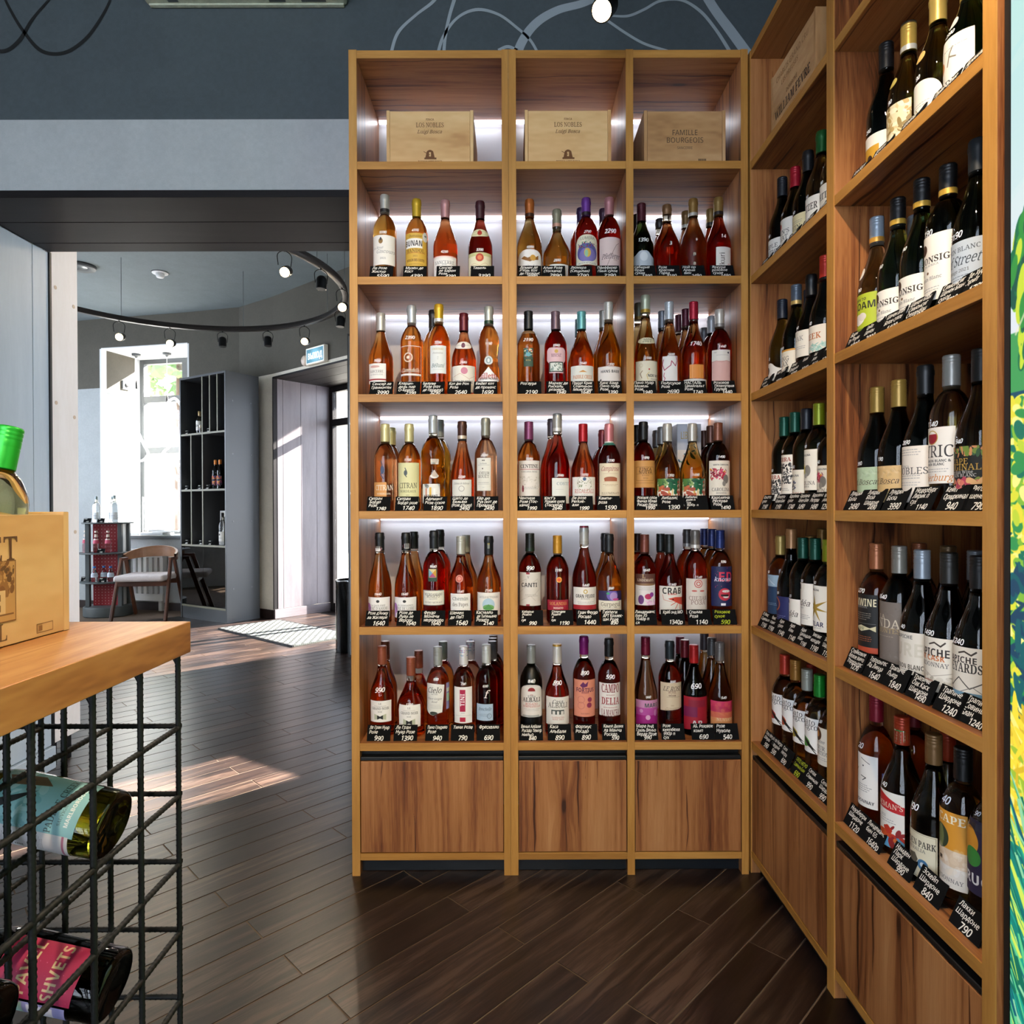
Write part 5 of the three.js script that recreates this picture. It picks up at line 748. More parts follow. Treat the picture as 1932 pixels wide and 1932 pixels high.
function settle(q, side, [lo, hi]) {                              // keep neighbours a hair apart and inside their bay
  const k = side ? 1 : 0, dk = 1 - k;
  const clamp = (e) => { e.p[k] = Math.min(hi - e.R - 0.003, Math.max(lo + e.R + 0.003, e.p[k])); if (side) e.p[dk] = Math.min(RB - 0.008 - e.R, e.p[dk]); else e.p[dk] = Math.max(BACK + 0.018 + e.R, e.p[dk]); };
  for (let it = 0; it < 240; it++) for (let i = 0; i < q.length; i++) {
    clamp(q[i]);
    for (let j = 0; j < i; j++) {
      const a = q[i], b = q[j], need = a.R + b.R + 0.0022, dx = a.p[0] - b.p[0], dz = a.p[1] - b.p[1], d = Math.hypot(dx, dz) || 1e-6;
      if (d >= need) continue;
      const push = (need - d) / 2, ux = dx / d, uz = dz / d, wa = a.row > b.row ? 1.7 : a.row < b.row ? 0.3 : 1, wb = 2 - wa;
      a.p[0] += ux * push * wa; a.p[1] += uz * push * wa; b.p[0] -= ux * push * wb; b.p[1] -= uz * push * wb; clamp(a); clamp(b);
    }
  }
}
function stock(list, side) {
  const bays = side ? ['side unit, corner bay', 'side unit, bay by the lit picture'] : ['doorway bay', 'middle bay', 'corner bay'];
  const group = side ? 'white wine bottles on the side shelving' : 'rosé bottles on the back shelving';
  for (const { s, bay, b, t } of list) {
    const y0 = ST[s], where = `${SHELFNAME[s]} shelf, ${bays[bay]}`, looks = [];
    const hit = (px, py, depth) => side ? atX(px, py, depth) : atZ(px, py, depth);
    let last = null; const placed = [];
    for (const e of b) {
      let d, x, top, row = 0, text;
      if (e[0] === '+') {
        [, x, top] = e; row = e[4] ?? 1;
        d = { sh: last.sh, wine: last.wine, R: last.R, cl: last.cl, cap: e[3], ...(e[5] ?? {}), raw: true };
        text = once(short(`${last.look.split(/,| with| before/)[0]} standing behind its twin, ${where}`.replace('unlabelled ', ''), 14));
      } else {
        const [x_, top_, sh, wine, cap, lab, lt, lb, price, py, look, extra] = e;
        [x, top] = [x_, top_]; d = { sh, wine, cap, lab, lt, lb, price, pyPx: py, look, ...extra }; last = d; text = short(`${look}, ${where}`, 16); looks.push(look);
      }
      const R0 = d.R ?? SHAPE[d.sh].R, depth = side ? 0.85 + 0.088 * row : -(2.19 + 0.088 * row) + (row > 2.5 ? 0.012 : 0), p = hit(x, top, depth), near = side ? 0.85 + 0.088 * row : depth + R0 * 0.9;
      d.H = Math.min(0.342, Math.max(0.22, p.y - y0));
      const hy = (py) => { const q = side ? (() => { const c = dirOf(x, py), k = (p.z + R0 * 0.5) / c.z; return along(c, k).y; })() : hit(x, py, near).y; return q - y0; };
      if (d.lab) { d.y1 = Math.min(hy(d.lt), d.H * 0.8); d.y0 = Math.max(0.012, hy(d.lb)); if (d.y1 - d.y0 < 0.02) d.y0 = Math.max(0.01, d.y1 - 0.03); }
      if (d.price) d.py = Math.min(hy(d.pyPx), d.H * 0.74);
      d.more = (d.more ?? []).map(([n, spec, a, c, ang, off]) => [n, spec, Math.max(0.01, hy(c)), hy(a), ang, off]);
      placed.push({ d, text, R: R0, row, p: [p.x, p.z] });
    }
    settle(placed, side, side ? RZ[bay] : bayX[bay]);
    for (const q of placed) bottle(q.d, q.text, group, [q.p[0], y0 + 0.0002, q.p[1]], side ? -Math.PI / 2 : 0);
    const dup = {}; t.forEach(([, txt]) => { const k = txt.split('#')[1] || txt; dup[k] = (dup[k] ?? 0) + 1; });
    t.forEach(([px, txt, col], i) => {
      const price = txt.split('#')[1] || (txt.match(/\d+/g) ?? ['']).pop(), k = txt.split('#')[1] || txt;
      const words_ = once(short(looks[i] ? `black tag chalked ${price} before ${looks[i]}` : `black tag chalked ${price}, ${i === t.length - 1 ? 'last' : 'last but one'} before the panel, ${where}`, 15));
      if (side) { const q = atX(px, 958, RX + 0.022); priceTag(txt, [RX + 0.022, y0 + 0.0002, Math.max(RZ[bay][0] + 0.04, Math.min(RZ[bay][1] - 0.04, q.z))], -Math.PI / 2, words_, col); } else { const q = atZ(px, SHPX(y0), FZ - 0.02); priceTag(txt, [Math.max(bayX[bay][0] + 0.039, Math.min(bayX[bay][1] - 0.039, q.x)), y0 + 0.0002, FZ - 0.02], 0, words_, col); }
    });
  }
}
const SHPX = (y) => 958.8 - (y - 1.177) / 2.1 * F;
stock(BACKSTOCK, false);
stock(SIDESTOCK, true);

// ---------------------------------------------------------------- wooden wine boxes
const printTex = (w, h, draw) => { const c = document.createElement('canvas'); c.width = w; c.height = h; const x = c.getContext('2d'); draw(x, w, h); const t = new THREE.CanvasTexture(c); t.colorSpace = THREE.SRGBColorSpace; return std({ map: t, roughness: 0.65, alphaTest: 0.4 }); };
function wineBox(label_, w, h, d, at, turn, m, draw, open) {       // front face towards local +z, boards jointed at the ends
  const t = thing('wine_crate', label_, 'crate', at, turn, 'wooden wine crates'), b = 0.011;
  mesh('front_board', span(-w / 2 + b, w / 2 - b, 0.001, h - 0.003, d / 2 - b, d / 2, 'x', 0.0012), m, t);
  mesh('rear_board', span(-w / 2 + b, w / 2 - b, 0.001, h - 0.003, -d / 2, -d / 2 + b, 'x', 0.0012), m, t);
  for (const s of [-1, 1]) mesh('end_board', span(s > 0 ? w / 2 - b + 0.0004 : -w / 2, s > 0 ? w / 2 : -w / 2 + b - 0.0004, 0, h, -d / 2 - 0.0004, d / 2 + 0.0004, 'y', 0.0012), m, t);
  mesh('bottom_board', span(-w / 2 + b, w / 2 - b, 0.002, 0.01, -d / 2 + b, d / 2 - b, 'x'), m, t);
  if (!open) mesh('lid', span(-w / 2 + b, w / 2 - b, h - 0.013, h - 0.004, -d / 2 + b, d / 2 - b, 'x'), m, t);
  const g = new THREE.PlaneGeometry(w - 2 * b, h - 0.004).translate(0, h / 2, d / 2 + 0.0009);
  mesh('burnt_print', g, printTex(768, Math.round(768 * h / w), draw), t);
  return t;
}
const nobles = (x, w, h) => { words(x, 'FINCA', w / 2, h * 0.16, 26, '#8a5a2c', 'b'); words(x, 'LOS NOBLES', w / 2, h * 0.26, 56, '#6b4420', 's', w * 0.35); words(x, 'Luigi Bosca', w / 2, h * 0.38, 44, '#5c3a1c', 'i'); x.fillStyle = '#6b4018'; x.beginPath(); x.moveTo(w * 0.44, h * 0.86); x.lineTo(w * 0.46, h * 0.74); x.quadraticCurveTo(w * 0.5, h * 0.68, w * 0.54, h * 0.74); x.lineTo(w * 0.56, h * 0.86); x.fill(); x.fillRect(w * 0.43, h * 0.85, w * 0.15, h * 0.03); x.fillStyle = '#d3aa74'; x.fillRect(w * 0.488, h * 0.75, w * 0.024, h * 0.08); x.strokeStyle = '#6b4018'; x.lineWidth = 5; x.beginPath(); x.moveTo(w * 0.42, h * 0.74); x.lineTo(w * 0.5, h * 0.8); x.stroke(); words(x, 'BODEGA LUIGI BOSCA', w / 2, h * 0.92, 24, '#8a5a2c', 'b', w * 0.3); words(x, 'FAMILIA ARIZU', w / 2, h * 0.965, 18, '#8a5a2c', 'b'); };
{
  const fz = -2.135, put = (x0, x1, top, label_, m, draw) => {
    const a = atZ(x0, top, fz), b = atZ(x1, top, fz), d = 0.26;
    wineBox(label_, b.x - a.x, a.y - ST[0] - 0.0005, d, [(a.x + b.x) / 2, ST[0] + 0.0003, fz - d / 2], 0, m, draw);
  };
  put(729, 893, 208, 'pale wooden wine crate with burnt winery mark on top shelf beside the doorway', M.pine, nobles);
  put(990, 1153, 207, 'pale wooden wine crate with burnt winery mark on top shelf of the middle bay', M.pine, nobles);
  put(1215, 1369, 208, 'knotty brown wooden crate with wide-set capitals on top shelf of the corner bay', M.crate, (x, w, h) => { words(x, 'FAMILLE', w / 2, h * 0.4, 70, '#4a3522', 'a', w * 0.42); words(x, 'BOURGEOIS', w / 2, h * 0.54, 70, '#4a3522', 'a', w * 0.6); words(x, 'SANCERRE', w / 2, h * 0.68, 34, '#5c452e', 'a'); x.fillStyle = '#4a3522'; for (let i = 0; i < 6; i++) x.fillRect(w * (0.68 + i * 0.018), h * 0.88, w * 0.012, h * 0.05); });
  // crate on the side unit
  const X = 0.80, f = atX(1455, 150, X), n = atX(1539, 11, X), len = n.z - f.z;
  wineBox('resinous pine crate lettered on its side, on the side unit near the ceiling', len, f.y - ST[0], 0.2, [X + 0.1, ST[0] + 0.0003, (f.z + n.z) / 2], -Math.PI / 2, M.crate, (x, w, h) => {
    words(x, 'CHABLIS GRAND CRU', w * 0.5, h * 0.16, 60, '#9a7448', 'b', w * 0.8); words(x, 'LES PREUSES', w * 0.45, h * 0.3, 54, '#9a7448', 'b'); words(x, 'DOMAINE', w * 0.5, h * 0.52, 44, '#8a6238', 'b'); words(x, 'WILLIAM FEVRE', w * 0.5, h * 0.68, 96, '#33231a', 'B', w * 0.86); words(x, 'CHABLIS - FRANCE', w * 0.5, h * 0.84, 40, '#7a5430', 'b');
  });
}
// gift boxes behind the golden bottle
{
  const z = -2.262, a = atZ(1277.5, 800, z), b = atZ(1323, 800, z), H = a.y - ST[3];
  const art = printTex(256, 768, (x, w, h) => { x.fillStyle = '#b9bcc4'; x.fillRect(0, 0, w, h); words(x, 'LIBALIS', w / 2, h * 0.13, 90, '#b59a4a', 'a', w * 0.74); x.fillStyle = '#d8cfc6'; x.fillRect(0, h * 0.3, w, h * 0.7); const r = rng(12); for (let i = 0; i < 60; i++) { x.fillStyle = ['#3f6a8a', '#6f9a8a', '#2f5c54', '#8fb0a0', '#c8a894'][Math.floor(r() * 5)]; x.beginPath(); x.ellipse(r() * w, h * (0.33 + r() * 0.6), 14 + r() * 26, 6 + r() * 8, r() * 3, 0, 7); x.fill(); } });
  [[a.x, b.x, z, 'grey gift carton with gold letters and leaf print behind the golden bottle'], [a.x - 0.012, b.x - 0.02, z - 0.09, 'second grey gift carton standing behind the first']].forEach(([x0, x1, zz, lb]) => {
    const t = thing('gift_carton', lb, 'carton', [(x0 + x1) / 2, ST[3] + 0.0002, zz - 0.04], 0, 'gift cartons on the fourth shelf'), w = x1 - x0;
    mesh('carton', box(w, H, 0.078, 0, 0, 0, 'y', 0.0012), flat('#a9adb6', 0.55), t);
    mesh('front_print', new THREE.PlaneGeometry(w - 0.003, H - 0.003).translate(0, H / 2, 0.0396), art, t);
  });
}

// ---------------------------------------------------------------- counter with the rebar wine rack
const cornerT = atZ(360, 1172, -0.95), cornerB = atZ(360, 1230, -0.95), tableY = cornerT.y;
{
  const t = thing('counter', 'thick oak counter top on a lattice of black steel bars', 'counter');
  mesh('counter_top', span(-1.75, cornerT.x, cornerB.y, tableY, -0.95, 0.35, 'z', 0.0015), M.table, t);
  const ox = -0.474, oz = -0.935, sp = 0.0975, top = cornerB.y - 0.001, r = 0.0036, lv = [0, 1, 2, 3, 4, 5, 6, 7].map((i) => atZ(337, 1373, oz).y - i * sp);
  const ribbed = (len) => { const p = [[0, 0]], n = Math.round(len / 0.0075); for (let i = 0; i <= n; i++) { const y = len * i / n; p.push([r, Math.max(0, y - 0.0016)], [r + 0.0006, y], [r, Math.min(len, y + 0.0016)]); } p.push([0, len]); return lathe(p, 7); };
  const vg = ribbed(top), zg = ribbed(1.15).rotateX(Math.PI / 2), xg = ribbed(0.64).rotateZ(Math.PI / 2);
  for (let k = 0; k < 4; k++) for (let j = 0; j < 12; j++) {
    if (k > 1 && j > 5) continue;
    const o = mesh('upright_bar', vg, M.rebar, t); o.position.set(ox - k * sp, 0, oz + j * 0.0955);
    if (k === 0) { const h = mesh('bent_end', tube([[ox, top - 0.012, oz + j * 0.0955], [ox - 0.006, top - 0.003, oz + j * 0.0955], [ox - 0.03, top - 0.002, oz + j * 0.0955]], r, 8, 7), M.rebar, t); h.userData.kind = undefined; }
  }
  for (let k = 0; k < 4; k++) for (let l = 0; l < lv.length; l++) {
    const o = mesh('level_bar', zg, M.rebar, t); o.position.set(ox - k * sp, lv[l], oz);
  }
  for (const l of lv) { const o = mesh('cross_bar', xg, M.rebar, t); o.position.set(ox, l, oz - 0.0072); }
}
const rackY = atZ(337, 1373, -0.935).y;
function lying(d, text, level, z) {
  const p = V3(-0.481, rackY - level * 0.0975 + 0.0045 + d.R / Math.cos(0.22) - 0.0905 * Math.tan(0.22) + 0.0012, z), t = bottle(d, text, 'bottles lying in the counter rack', [0, 0, 0], 0);
  t.rotation.set(0, 0, Math.PI / 2 - 0.22); t.position.copy(p); return t;
}
{
  const back = '#d9d8dc^^p.1,3,#777;T2022,.35,.14,#333,b,.3,-90;p.6,4,#888;r0,.92,1,.03,#b0708a';
  lying({ sh: 'bg', H: 0.279, R: 0.0393, wine: 'lime', cap: 'S#4f8f92', cl: 0.06, px: 3600, lab: '#8fc4cc^^b0,0,1,.5,40,.1,#7ab4be,#a5d0d6;g0.01,.1,0,.3,.0,.6,.45,.4,.3,#23282c;g0.01,.62,.15,.8,.05,.9,.4,.72,.55,#6a5642;TPADDLE CREEK,.72,.15,#2c3a3c,s;TSAUVIGNON BLANC,.82,.07,#4a5c60;TMARLBOROUGH,.9,.09,#f0f4f4,b', y0: 0.025, y1: 0.135, a: 52, o: 48, more: [['rear_label', back, 0.03, 0.12, 26, -28]] }, 'olive wine bottle with light blue label, lying in the counter rack', 1, -0.795);
  lying({ sh: 'bg', H: 0.279, R: 0.0393, wine: 'blk', cap: 'C#1a1413', cl: 0.06, px: 3600, lab: '#9c1c4a^^b0,0,1,1,50,.012,#c05a80,#b84070;TPAVEL,.35,.3,#c9b08a,b;TSHVETS,.7,.3,#c9b08a,b', y0: 0.03, y1: 0.125, a: 46, o: 40, more: [['stamp', '#9a98cc^^r.05,.08,.9,.36,#a9d0c8;r.1,.5,.8,.34,#d8d6e0;p.15,3,#667', 0.035, 0.125, 22, -32], ['rear_label', '#d8d8dc^^p.1,2,#666;r.6,.2,.3,.6,#999', 0.03, 0.14, 14, -70]] }, 'dark wine bottle with magenta label, lying in the counter rack', 3, -0.795);
  lying({ sh: 'bg', H: 0.279, R: 0.0385, wine: 'blk', cap: 'C#141516', cl: 0.06, px: 3600, lab: '#d9d6cc^^TCUVÉE,.6,.2,#444,s', y0: 0.03, y1: 0.12, a: 50, o: 30 }, 'dark wine bottle with off-white label, with base towards the aisle in the counter rack', 2, -0.604);
  const p = atY(131, 1188, tableY), t = wineBox('open pine wine crate with engraved house, standing on the counter', 0.34, 1.174 - tableY, 0.27, [p.x - 0.135, tableY + 0.0003, p.z + 0.17], Math.PI / 2, M.pine, (x, w, h) => {
    words(x, 'CHATEAU', w * 0.5, h * 0.13, 44, '#6b4a28', 's', w * 0.26); words(x, 'ROUGET', w * 0.5, h * 0.27, 92, '#5c3a1e', 's', w * 0.5);
    x.fillStyle = '#c09258'; x.fillRect(w * 0.29, h * 0.36, w * 0.44, h * 0.46); x.strokeStyle = '#7a5228'; x.lineWidth = 3; x.strokeRect(w * 0.29, h * 0.36, w * 0.44, h * 0.46);
    const r = rng(8); for (let i = 0; i < 260; i++) { x.fillStyle = ['#7a4f24', '#8f6232', '#a87a44', '#62401c'][Math.floor(r() * 4)]; x.beginPath(); x.ellipse(w * (0.3 + r() * 0.42), h * (0.37 + r() * 0.24), 4 + r() * 10, 3 + r() * 6, r() * 3, 0, 7); x.fill(); }
    x.fillStyle = '#d8b584'; x.fillRect(w * 0.34, h * 0.58, w * 0.34, h * 0.18); x.fillStyle = '#7a5228'; for (let i = 0; i < 9; i++) for (let j = 0; j < 2; j++) x.fillRect(w * (0.355 + i * 0.036), h * (0.61 + j * 0.08), w * 0.014, h * 0.05);
    x.fillRect(w * 0.3, h * 0.76, w * 0.42, h * 0.012);
    words(x, 'POMEROL', w * 0.5, h * 0.9, 66, '#6b4a28', 's', w * 0.38); x.strokeStyle = '#8a6034'; x.lineWidth = 2; x.strokeRect(w * 0.84, h * 0.9, w * 0.09, h * 0.07); x.fillStyle = '#8a6034'; x.fillRect(w * 0.85, h * 0.915, w * 0.02, h * 0.04);
  }, true);
  const top = atX(20, 806, -0.638), dir = V3(0.1, 0.98, -0.16).normalize(), H = 0.25, base = top.clone().addScaledVector(dir, -H);
  const b = bottle({ sh: 'bx', H, R: 0.037, wine: 'clr', cap: 'S#22a82e', cl: 0.055, lab: catOf('#4a9a3a'), y0: 0.03, y1: 0.12, px: 3000, more: [['cap_print', '-^^s.03,.2,.3,.35,.26,.5,.3,.62,.22,#0c2c10;s.02,.3,.3,.26,.42,#0c2c10;s.02,.5,.3,.54,.42,#0c2c10', H - 0.05, H - 0.03, 60]] }, 'leaning bottle with bright green cap in the crate on the counter', 'bottles on the counter', [0, 0, 0], 0);
  b.quaternion.setFromUnitVectors(V3(0, 1, 0), dir); b.position.copy(base);
}

// ---------------------------------------------------------------- the room beyond the passage
const NH = 3.45, A2 = [-6.6, -8.3], B2 = [-4.87, -7.85], C2 = [-3.72, -7.6], C3 = [-3.05, -7.42], D2 = [-2.535, -7.05], E2 = [-0.95, -5.72], G2 = [0.56, -4.747], G3 = [0.99, -4.467], H2 = [1.7, -4.0];
const outward = (p, q) => { const l = Math.hypot(q[0] - p[0], q[1] - p[1]); return [-(q[1] - p[1]) / l * -1, -(q[0] - p[0]) / l]; };
function slab(p, q, y0, y1, thick) {                              // wall piece whose room side runs p -> q (left to right)
  const n = outward(p, q), P = [p, q, [q[0] + n[0] * thick, q[1] + n[1] * thick], [p[0] + n[0] * thick, p[1] + n[1] * thick]];
  const s = new THREE.Shape(); P.forEach(([x, z], i) => s[i ? 'lineTo' : 'moveTo'](x, -z)); s.closePath();
  const g = new THREE.ExtrudeGeometry(s, { depth: y1 - y0, bevelEnabled: false }).rotateX(-Math.PI / 2).translate(0, y0, 0);
  return planar(g, 'y', R(), R());
}
{
  const w = structGroup('wall_far'), p = (a, b, y0, y1, t, m) => mesh('plaster', slab(a, b, y0, y1, t), m, w);
  const both = (a, b, t = 0.5, m = M.wallPale) => { p(a, b, 0, 2.625, t, m); p(a, b, 2.625, NH, t, M.wallOlive); };
  both(A2, B2); p(B2, C2, 0, 0.84, 0.68, M.wallPale); p(B2, C2, 3.09, NH, 0.68, M.wallOlive);
  both(C2, C3, 0.6); both(C3, D2, 0.6, M.wallCream); p(D2, E2, 2.59, 2.625, 0.75, M.wallCream); p(D2, E2, 2.625, NH, 0.75, M.wallOlive);
  both(E2, G2, 0.12); p(G2, G3, 0, 1.36, 0.12, M.wallPale); p(G2, G3, 2.45, NH, 0.12, M.wallOlive); both(G3, H2, 0.12);
  { const wl2 = structGroup('wall_west'); for (const [z0, z1, y0, y1] of [[-8.6, -7.4, 0, NH], [-3.6, PZ, 0, NH], [-7.4, -3.6, 0, 0.7], [-7.4, -3.6, 2.9, NH]]) mesh('plaster', span(-6.9, -6.6, y0, y1, z0, z1), M.wallPale, wl2); const w4 = structGroup('window_4'); for (const z of [-7.4, -5.52, -3.64]) mesh('mullion', span(-6.79, -6.73, 0.7, 2.9, z, z + 0.04), M.frameGrey, w4); mesh('pane', span(-6.765, -6.759, 0.7, 2.9, -7.4, -3.6), M.glass, w4); } { const we = structGroup('wall_east'); for (const [z0, z1, y0, y1] of [[-4.3, -3.92, 0, NH], [-3.08, PZ, 0, NH], [-3.92, -3.08, 0, 0.4], [-3.92, -3.08, 2.85, NH]]) mesh('plaster', span(1.7, 1.85, y0, y1, z0, z1), M.wallPale, we); const w5 = structGroup('window_5'); for (const z of [-3.92, -3.12]) mesh('mullion', span(1.76, 1.8, 0.4, 2.85, z, z + 0.04), M.frameGrey, w5); mesh('pane', span(1.777, 1.783, 0.4, 2.85, -3.92, -3.08), M.glass, w5); }
  const wn = structGroup('wall_passage'); mesh('plaster', span(-6.9, jambX - 0.03, 0, NH, PZ, PZ - 0.01), M.wallPale, wn); mesh('plaster', span(-0.45, 2.0, 0, NH, PZ, PZ - 0.01), M.wallPale, wn); mesh('plaster', span(jambX - 0.03, -0.45, 2.39, NH, PZ, PZ - 0.01), M.wallPale, wn);
  struct('ceiling', span(-7, 2.1, NH, NH + 0.15, -8.9, PZ + 0.001), M.ceilGrey);
  const bb = structGroup('baseboard_far');
  for (const [a, b] of [[A2, B2], [B2, C2], [C2, C3], [C3, D2]]) { const n = outward(a, b), s = (q) => [q[0] - n[0] * 0.015, q[1] - n[1] * 0.015]; mesh('baseboard', slab(s(a), s(b), 0, 0.09, 0.0148), M.baseboard, bb); }
}
// window niche
const nicheDir = [C2[0] - B2[0], C2[1] - B2[1]], nicheLen = Math.hypot(...nicheDir), nicheTurn = -Math.atan2(nicheDir[1], nicheDir[0]), nN = outward(B2, C2);
{
  const o = [B2[0] + nN[0] * 0.62, B2[1] + nN[1] * 0.62], w = structGroup('window_1'); w.position.set(o[0], 0.84, o[1]); w.rotation.y = nicheTurn;
  const L = nicheLen, H = 2.25, f = (n, g, m) => mesh(n, g, m, w);
  const fr = (x0, x1, y0, y1) => f('frame_bar', span(x0, x1, y0, y1, -0.05, 0.02, 'x', 0.004), M.frameGrey);
  fr(0, 0.06, 0, H); fr(L - 0.06, L, 0, H); fr(0.06, L - 0.06, 0, 0.07); fr(0.06, L - 0.06, H - 0.06, H);
  for (const x of [0.62]) fr(x, x + 0.08, 0.07, H - 0.06);
  for (const y of [1.05, 1.7]) { fr(0.06, 0.62, y, y + 0.08); fr(0.7, L - 0.06, y, y + 0.08); }
  for (const [x0, x1] of [[0.06, 0.62], [0.7, L - 0.06]]) for (const [y0, y1] of [[0.07, 1.05], [1.13, 1.7], [1.78, H - 0.06]]) f('pane', span(x0, x1, y0, y1, -0.018, -0.012), M.glass);
  const rv = structGroup('trim_3'); rv.position.set(B2[0], 0, B2[1]); rv.rotation.y = nicheTurn;   // white plastered reveal
  mesh('reveal_side', span(-0.02, 0.003, 0.84, 3.09, 0.001, -0.66), M.white, rv); mesh('reveal_side', span(L - 0.003, L + 0.02, 0.84, 3.09, 0.001, -0.66), M.white, rv); mesh('reveal_top', span(0, L, 3.087, 3.1, 0.001, -0.66), M.white, rv);
  const sill = mesh('window_sill', span(0.0, L - 0.02, 0.835, 0.872, 0.05, -0.6, 'x', 0.004), M.frameGrey, rv);
  // radiator below
  const rd = thing('radiator', 'white panel radiator with slotted cover under the window', 'radiator', [B2[0], 0, B2[1]], nicheTurn);
  mesh('cover_frame', merged([span(0.28, 0.9, 0.62, 0.72, 0.006, 0.09), span(0.28, 0.9, 0.12, 0.2, 0.006, 0.09)]), M.whiteGloss, rd);
  for (let i = 0; i < 9; i++) mesh('fin', span(0.28 + i * 0.0725, 0.325 + i * 0.0725, 0.2, 0.62, 0.02, 0.09, 'y', 0.003), M.whiteGloss, rd);
  mesh('foot', span(0.32, 0.36, 0, 0.12, 0.02, 0.06), M.whiteGloss, rd); mesh('foot', span(0.82, 0.86, 0, 0.12, 0.02, 0.06), M.whiteGloss, rd);
  const loc = (x, y, z) => V3(x, y, z).applyAxisAngle(V3(0, 1, 0), nicheTurn).add(V3(B2[0], 0, B2[1])).toArray();
  // papers and tubes on the sill
  const pile = [[0.62, 0.2, 0.3, 0.03, 0.05], [0.74, 0.17, 0.26, 0.018, -0.2], [0.36, 0.16, 0.14, 0.024, 0.1], [0.66, 0.14, 0.2, 0.016, 0.15]];
  let hgt = 0.8725;
  pile.forEach(([x, d, wd, h, tr], i) => { const o2 = tag(mesh('booklet', box(wd, h, d, 0, 0, 0, 'x', 0.002), M.white), ['thick white booklet lying on the window sill', 'thin white booklet askew on the sill pile', 'white booklet at the radiator end of the sill', 'topmost white leaflet on the sill pile'][i], 'booklet', 'papers on the window sill'); o2.position.set(...loc(x, i === 2 ? 0.8725 : hgt, -0.16)); o2.rotation.y = nicheTurn + tr; if (i !== 2) hgt += h + 0.0005; });
  const tubeG = lathe([[0, 0], [0.03, 0], [0.032, 0.003], [0.032, 0.42], [0.0305, 0.42], [0.0305, 0.004], [0, 0.004]], 20);
  [[0.06, 0.32, -0.12], [0.15, 0.36, -0.24], [0.2, 0.38, -0.1], [0.28, 0.4, -0.36]].forEach(([x, , z], i) => { const v = tag(mesh('glass_vase', tubeG, M.glass), ['clear glass tube vase next to the red stand', 'clear glass tube vase in the niche corner', 'clear glass tube vase at the sill edge', 'clear glass tube vase before the pane'][i], 'vase', 'glass tube vases on the sill'); v.position.set(...loc(x, 0.8725, z)); v.scale.y = 0.8 + 0.1 * i; });
  const cam = thing('sensor', 'small white box sensor on the window reveal', 'sensor', loc(0.004, 2.72, -0.35), nicheTurn); mesh('housing', span(0, 0.03, -0.055, 0.055, -0.055, 0.055, 'x', 0.006), flat('#9aa0a4', 0.5), cam); mesh('lens', lathe([[0, 0], [0.028, 0], [0.024, 0.012], [0, 0.014]], 16).rotateZ(-Math.PI / 2).translate(0.03, 0, 0), M.black, cam);
  // pendant ring lamps hanging in the niche
  [[0.22, -0.3, 2.12, 0.35, 0.3], [0.62, -0.34, 1.85, 0.42, -0.3]].forEach(([x, z, y, rr, tl], i) => {
    const t = thing('pendant_lamp', i ? 'large white ring pendant hanging before the window' : 'white ring pendant hanging by the niche reveal', 'lamp', loc(x, 0, z), nicheTurn, 'ring pendants in the window niche');
    mesh('ceiling_rose', lathe([[0, 3.04], [0.012, 3.04], [0.02, 3.06], [0.05, 3.065], [0.05, 3.086], [0, 3.086]], 18), M.frameGrey, t);
    mesh('cord', rod([0, i ? 2.55 : 2.75, 0], [0, 3.05, 0], 0.003, 6), M.whiteGloss, t);
    mesh('cord_grip', lathe([[0, 0], [0.012, 0], [0.014, 0.06], [0.004, 0.11], [0, 0.11]], 12).translate(0, i ? 2.46 : 2.66, 0), M.black, t);
    const zz = loc(x, 0, z)[2], pts = (i ? [[331, 752], [320, 765], [317, 790], [325, 812], [338, 835], [341, 868], [325, 886], [305, 886], [293, 876], [300, 855], [325, 842], [352, 820], [352, 780]] : [[250, 722], [253, 760], [258, 800], [267, 835], [277, 857], [268, 870], [248, 850], [237, 805], [241, 750]]).map(([a, b], n2) => { const w = atZ(a, b, zz).sub(V3(...loc(x, 0, z))).applyAxisAngle(V3(0, 1, 0), -nicheTurn); return V3(w.x, w.y, 0.05 * Math.sin(n2 * 1.3)); });
    const crv = new THREE.CatmullRomCurve3(pts, true); mesh('neon_tube', new THREE.TubeGeometry(crv, 90, 0.014, 8, true), M.neon, t);
    const nl = new THREE.PointLight('#ffffff', 0.4); nl.name = 'pendant_lamp'; nl.position.set(...loc(x, 1.9, z + 0.1)); nl.shadow.radius = 8; scene.add(nl);
  });
}
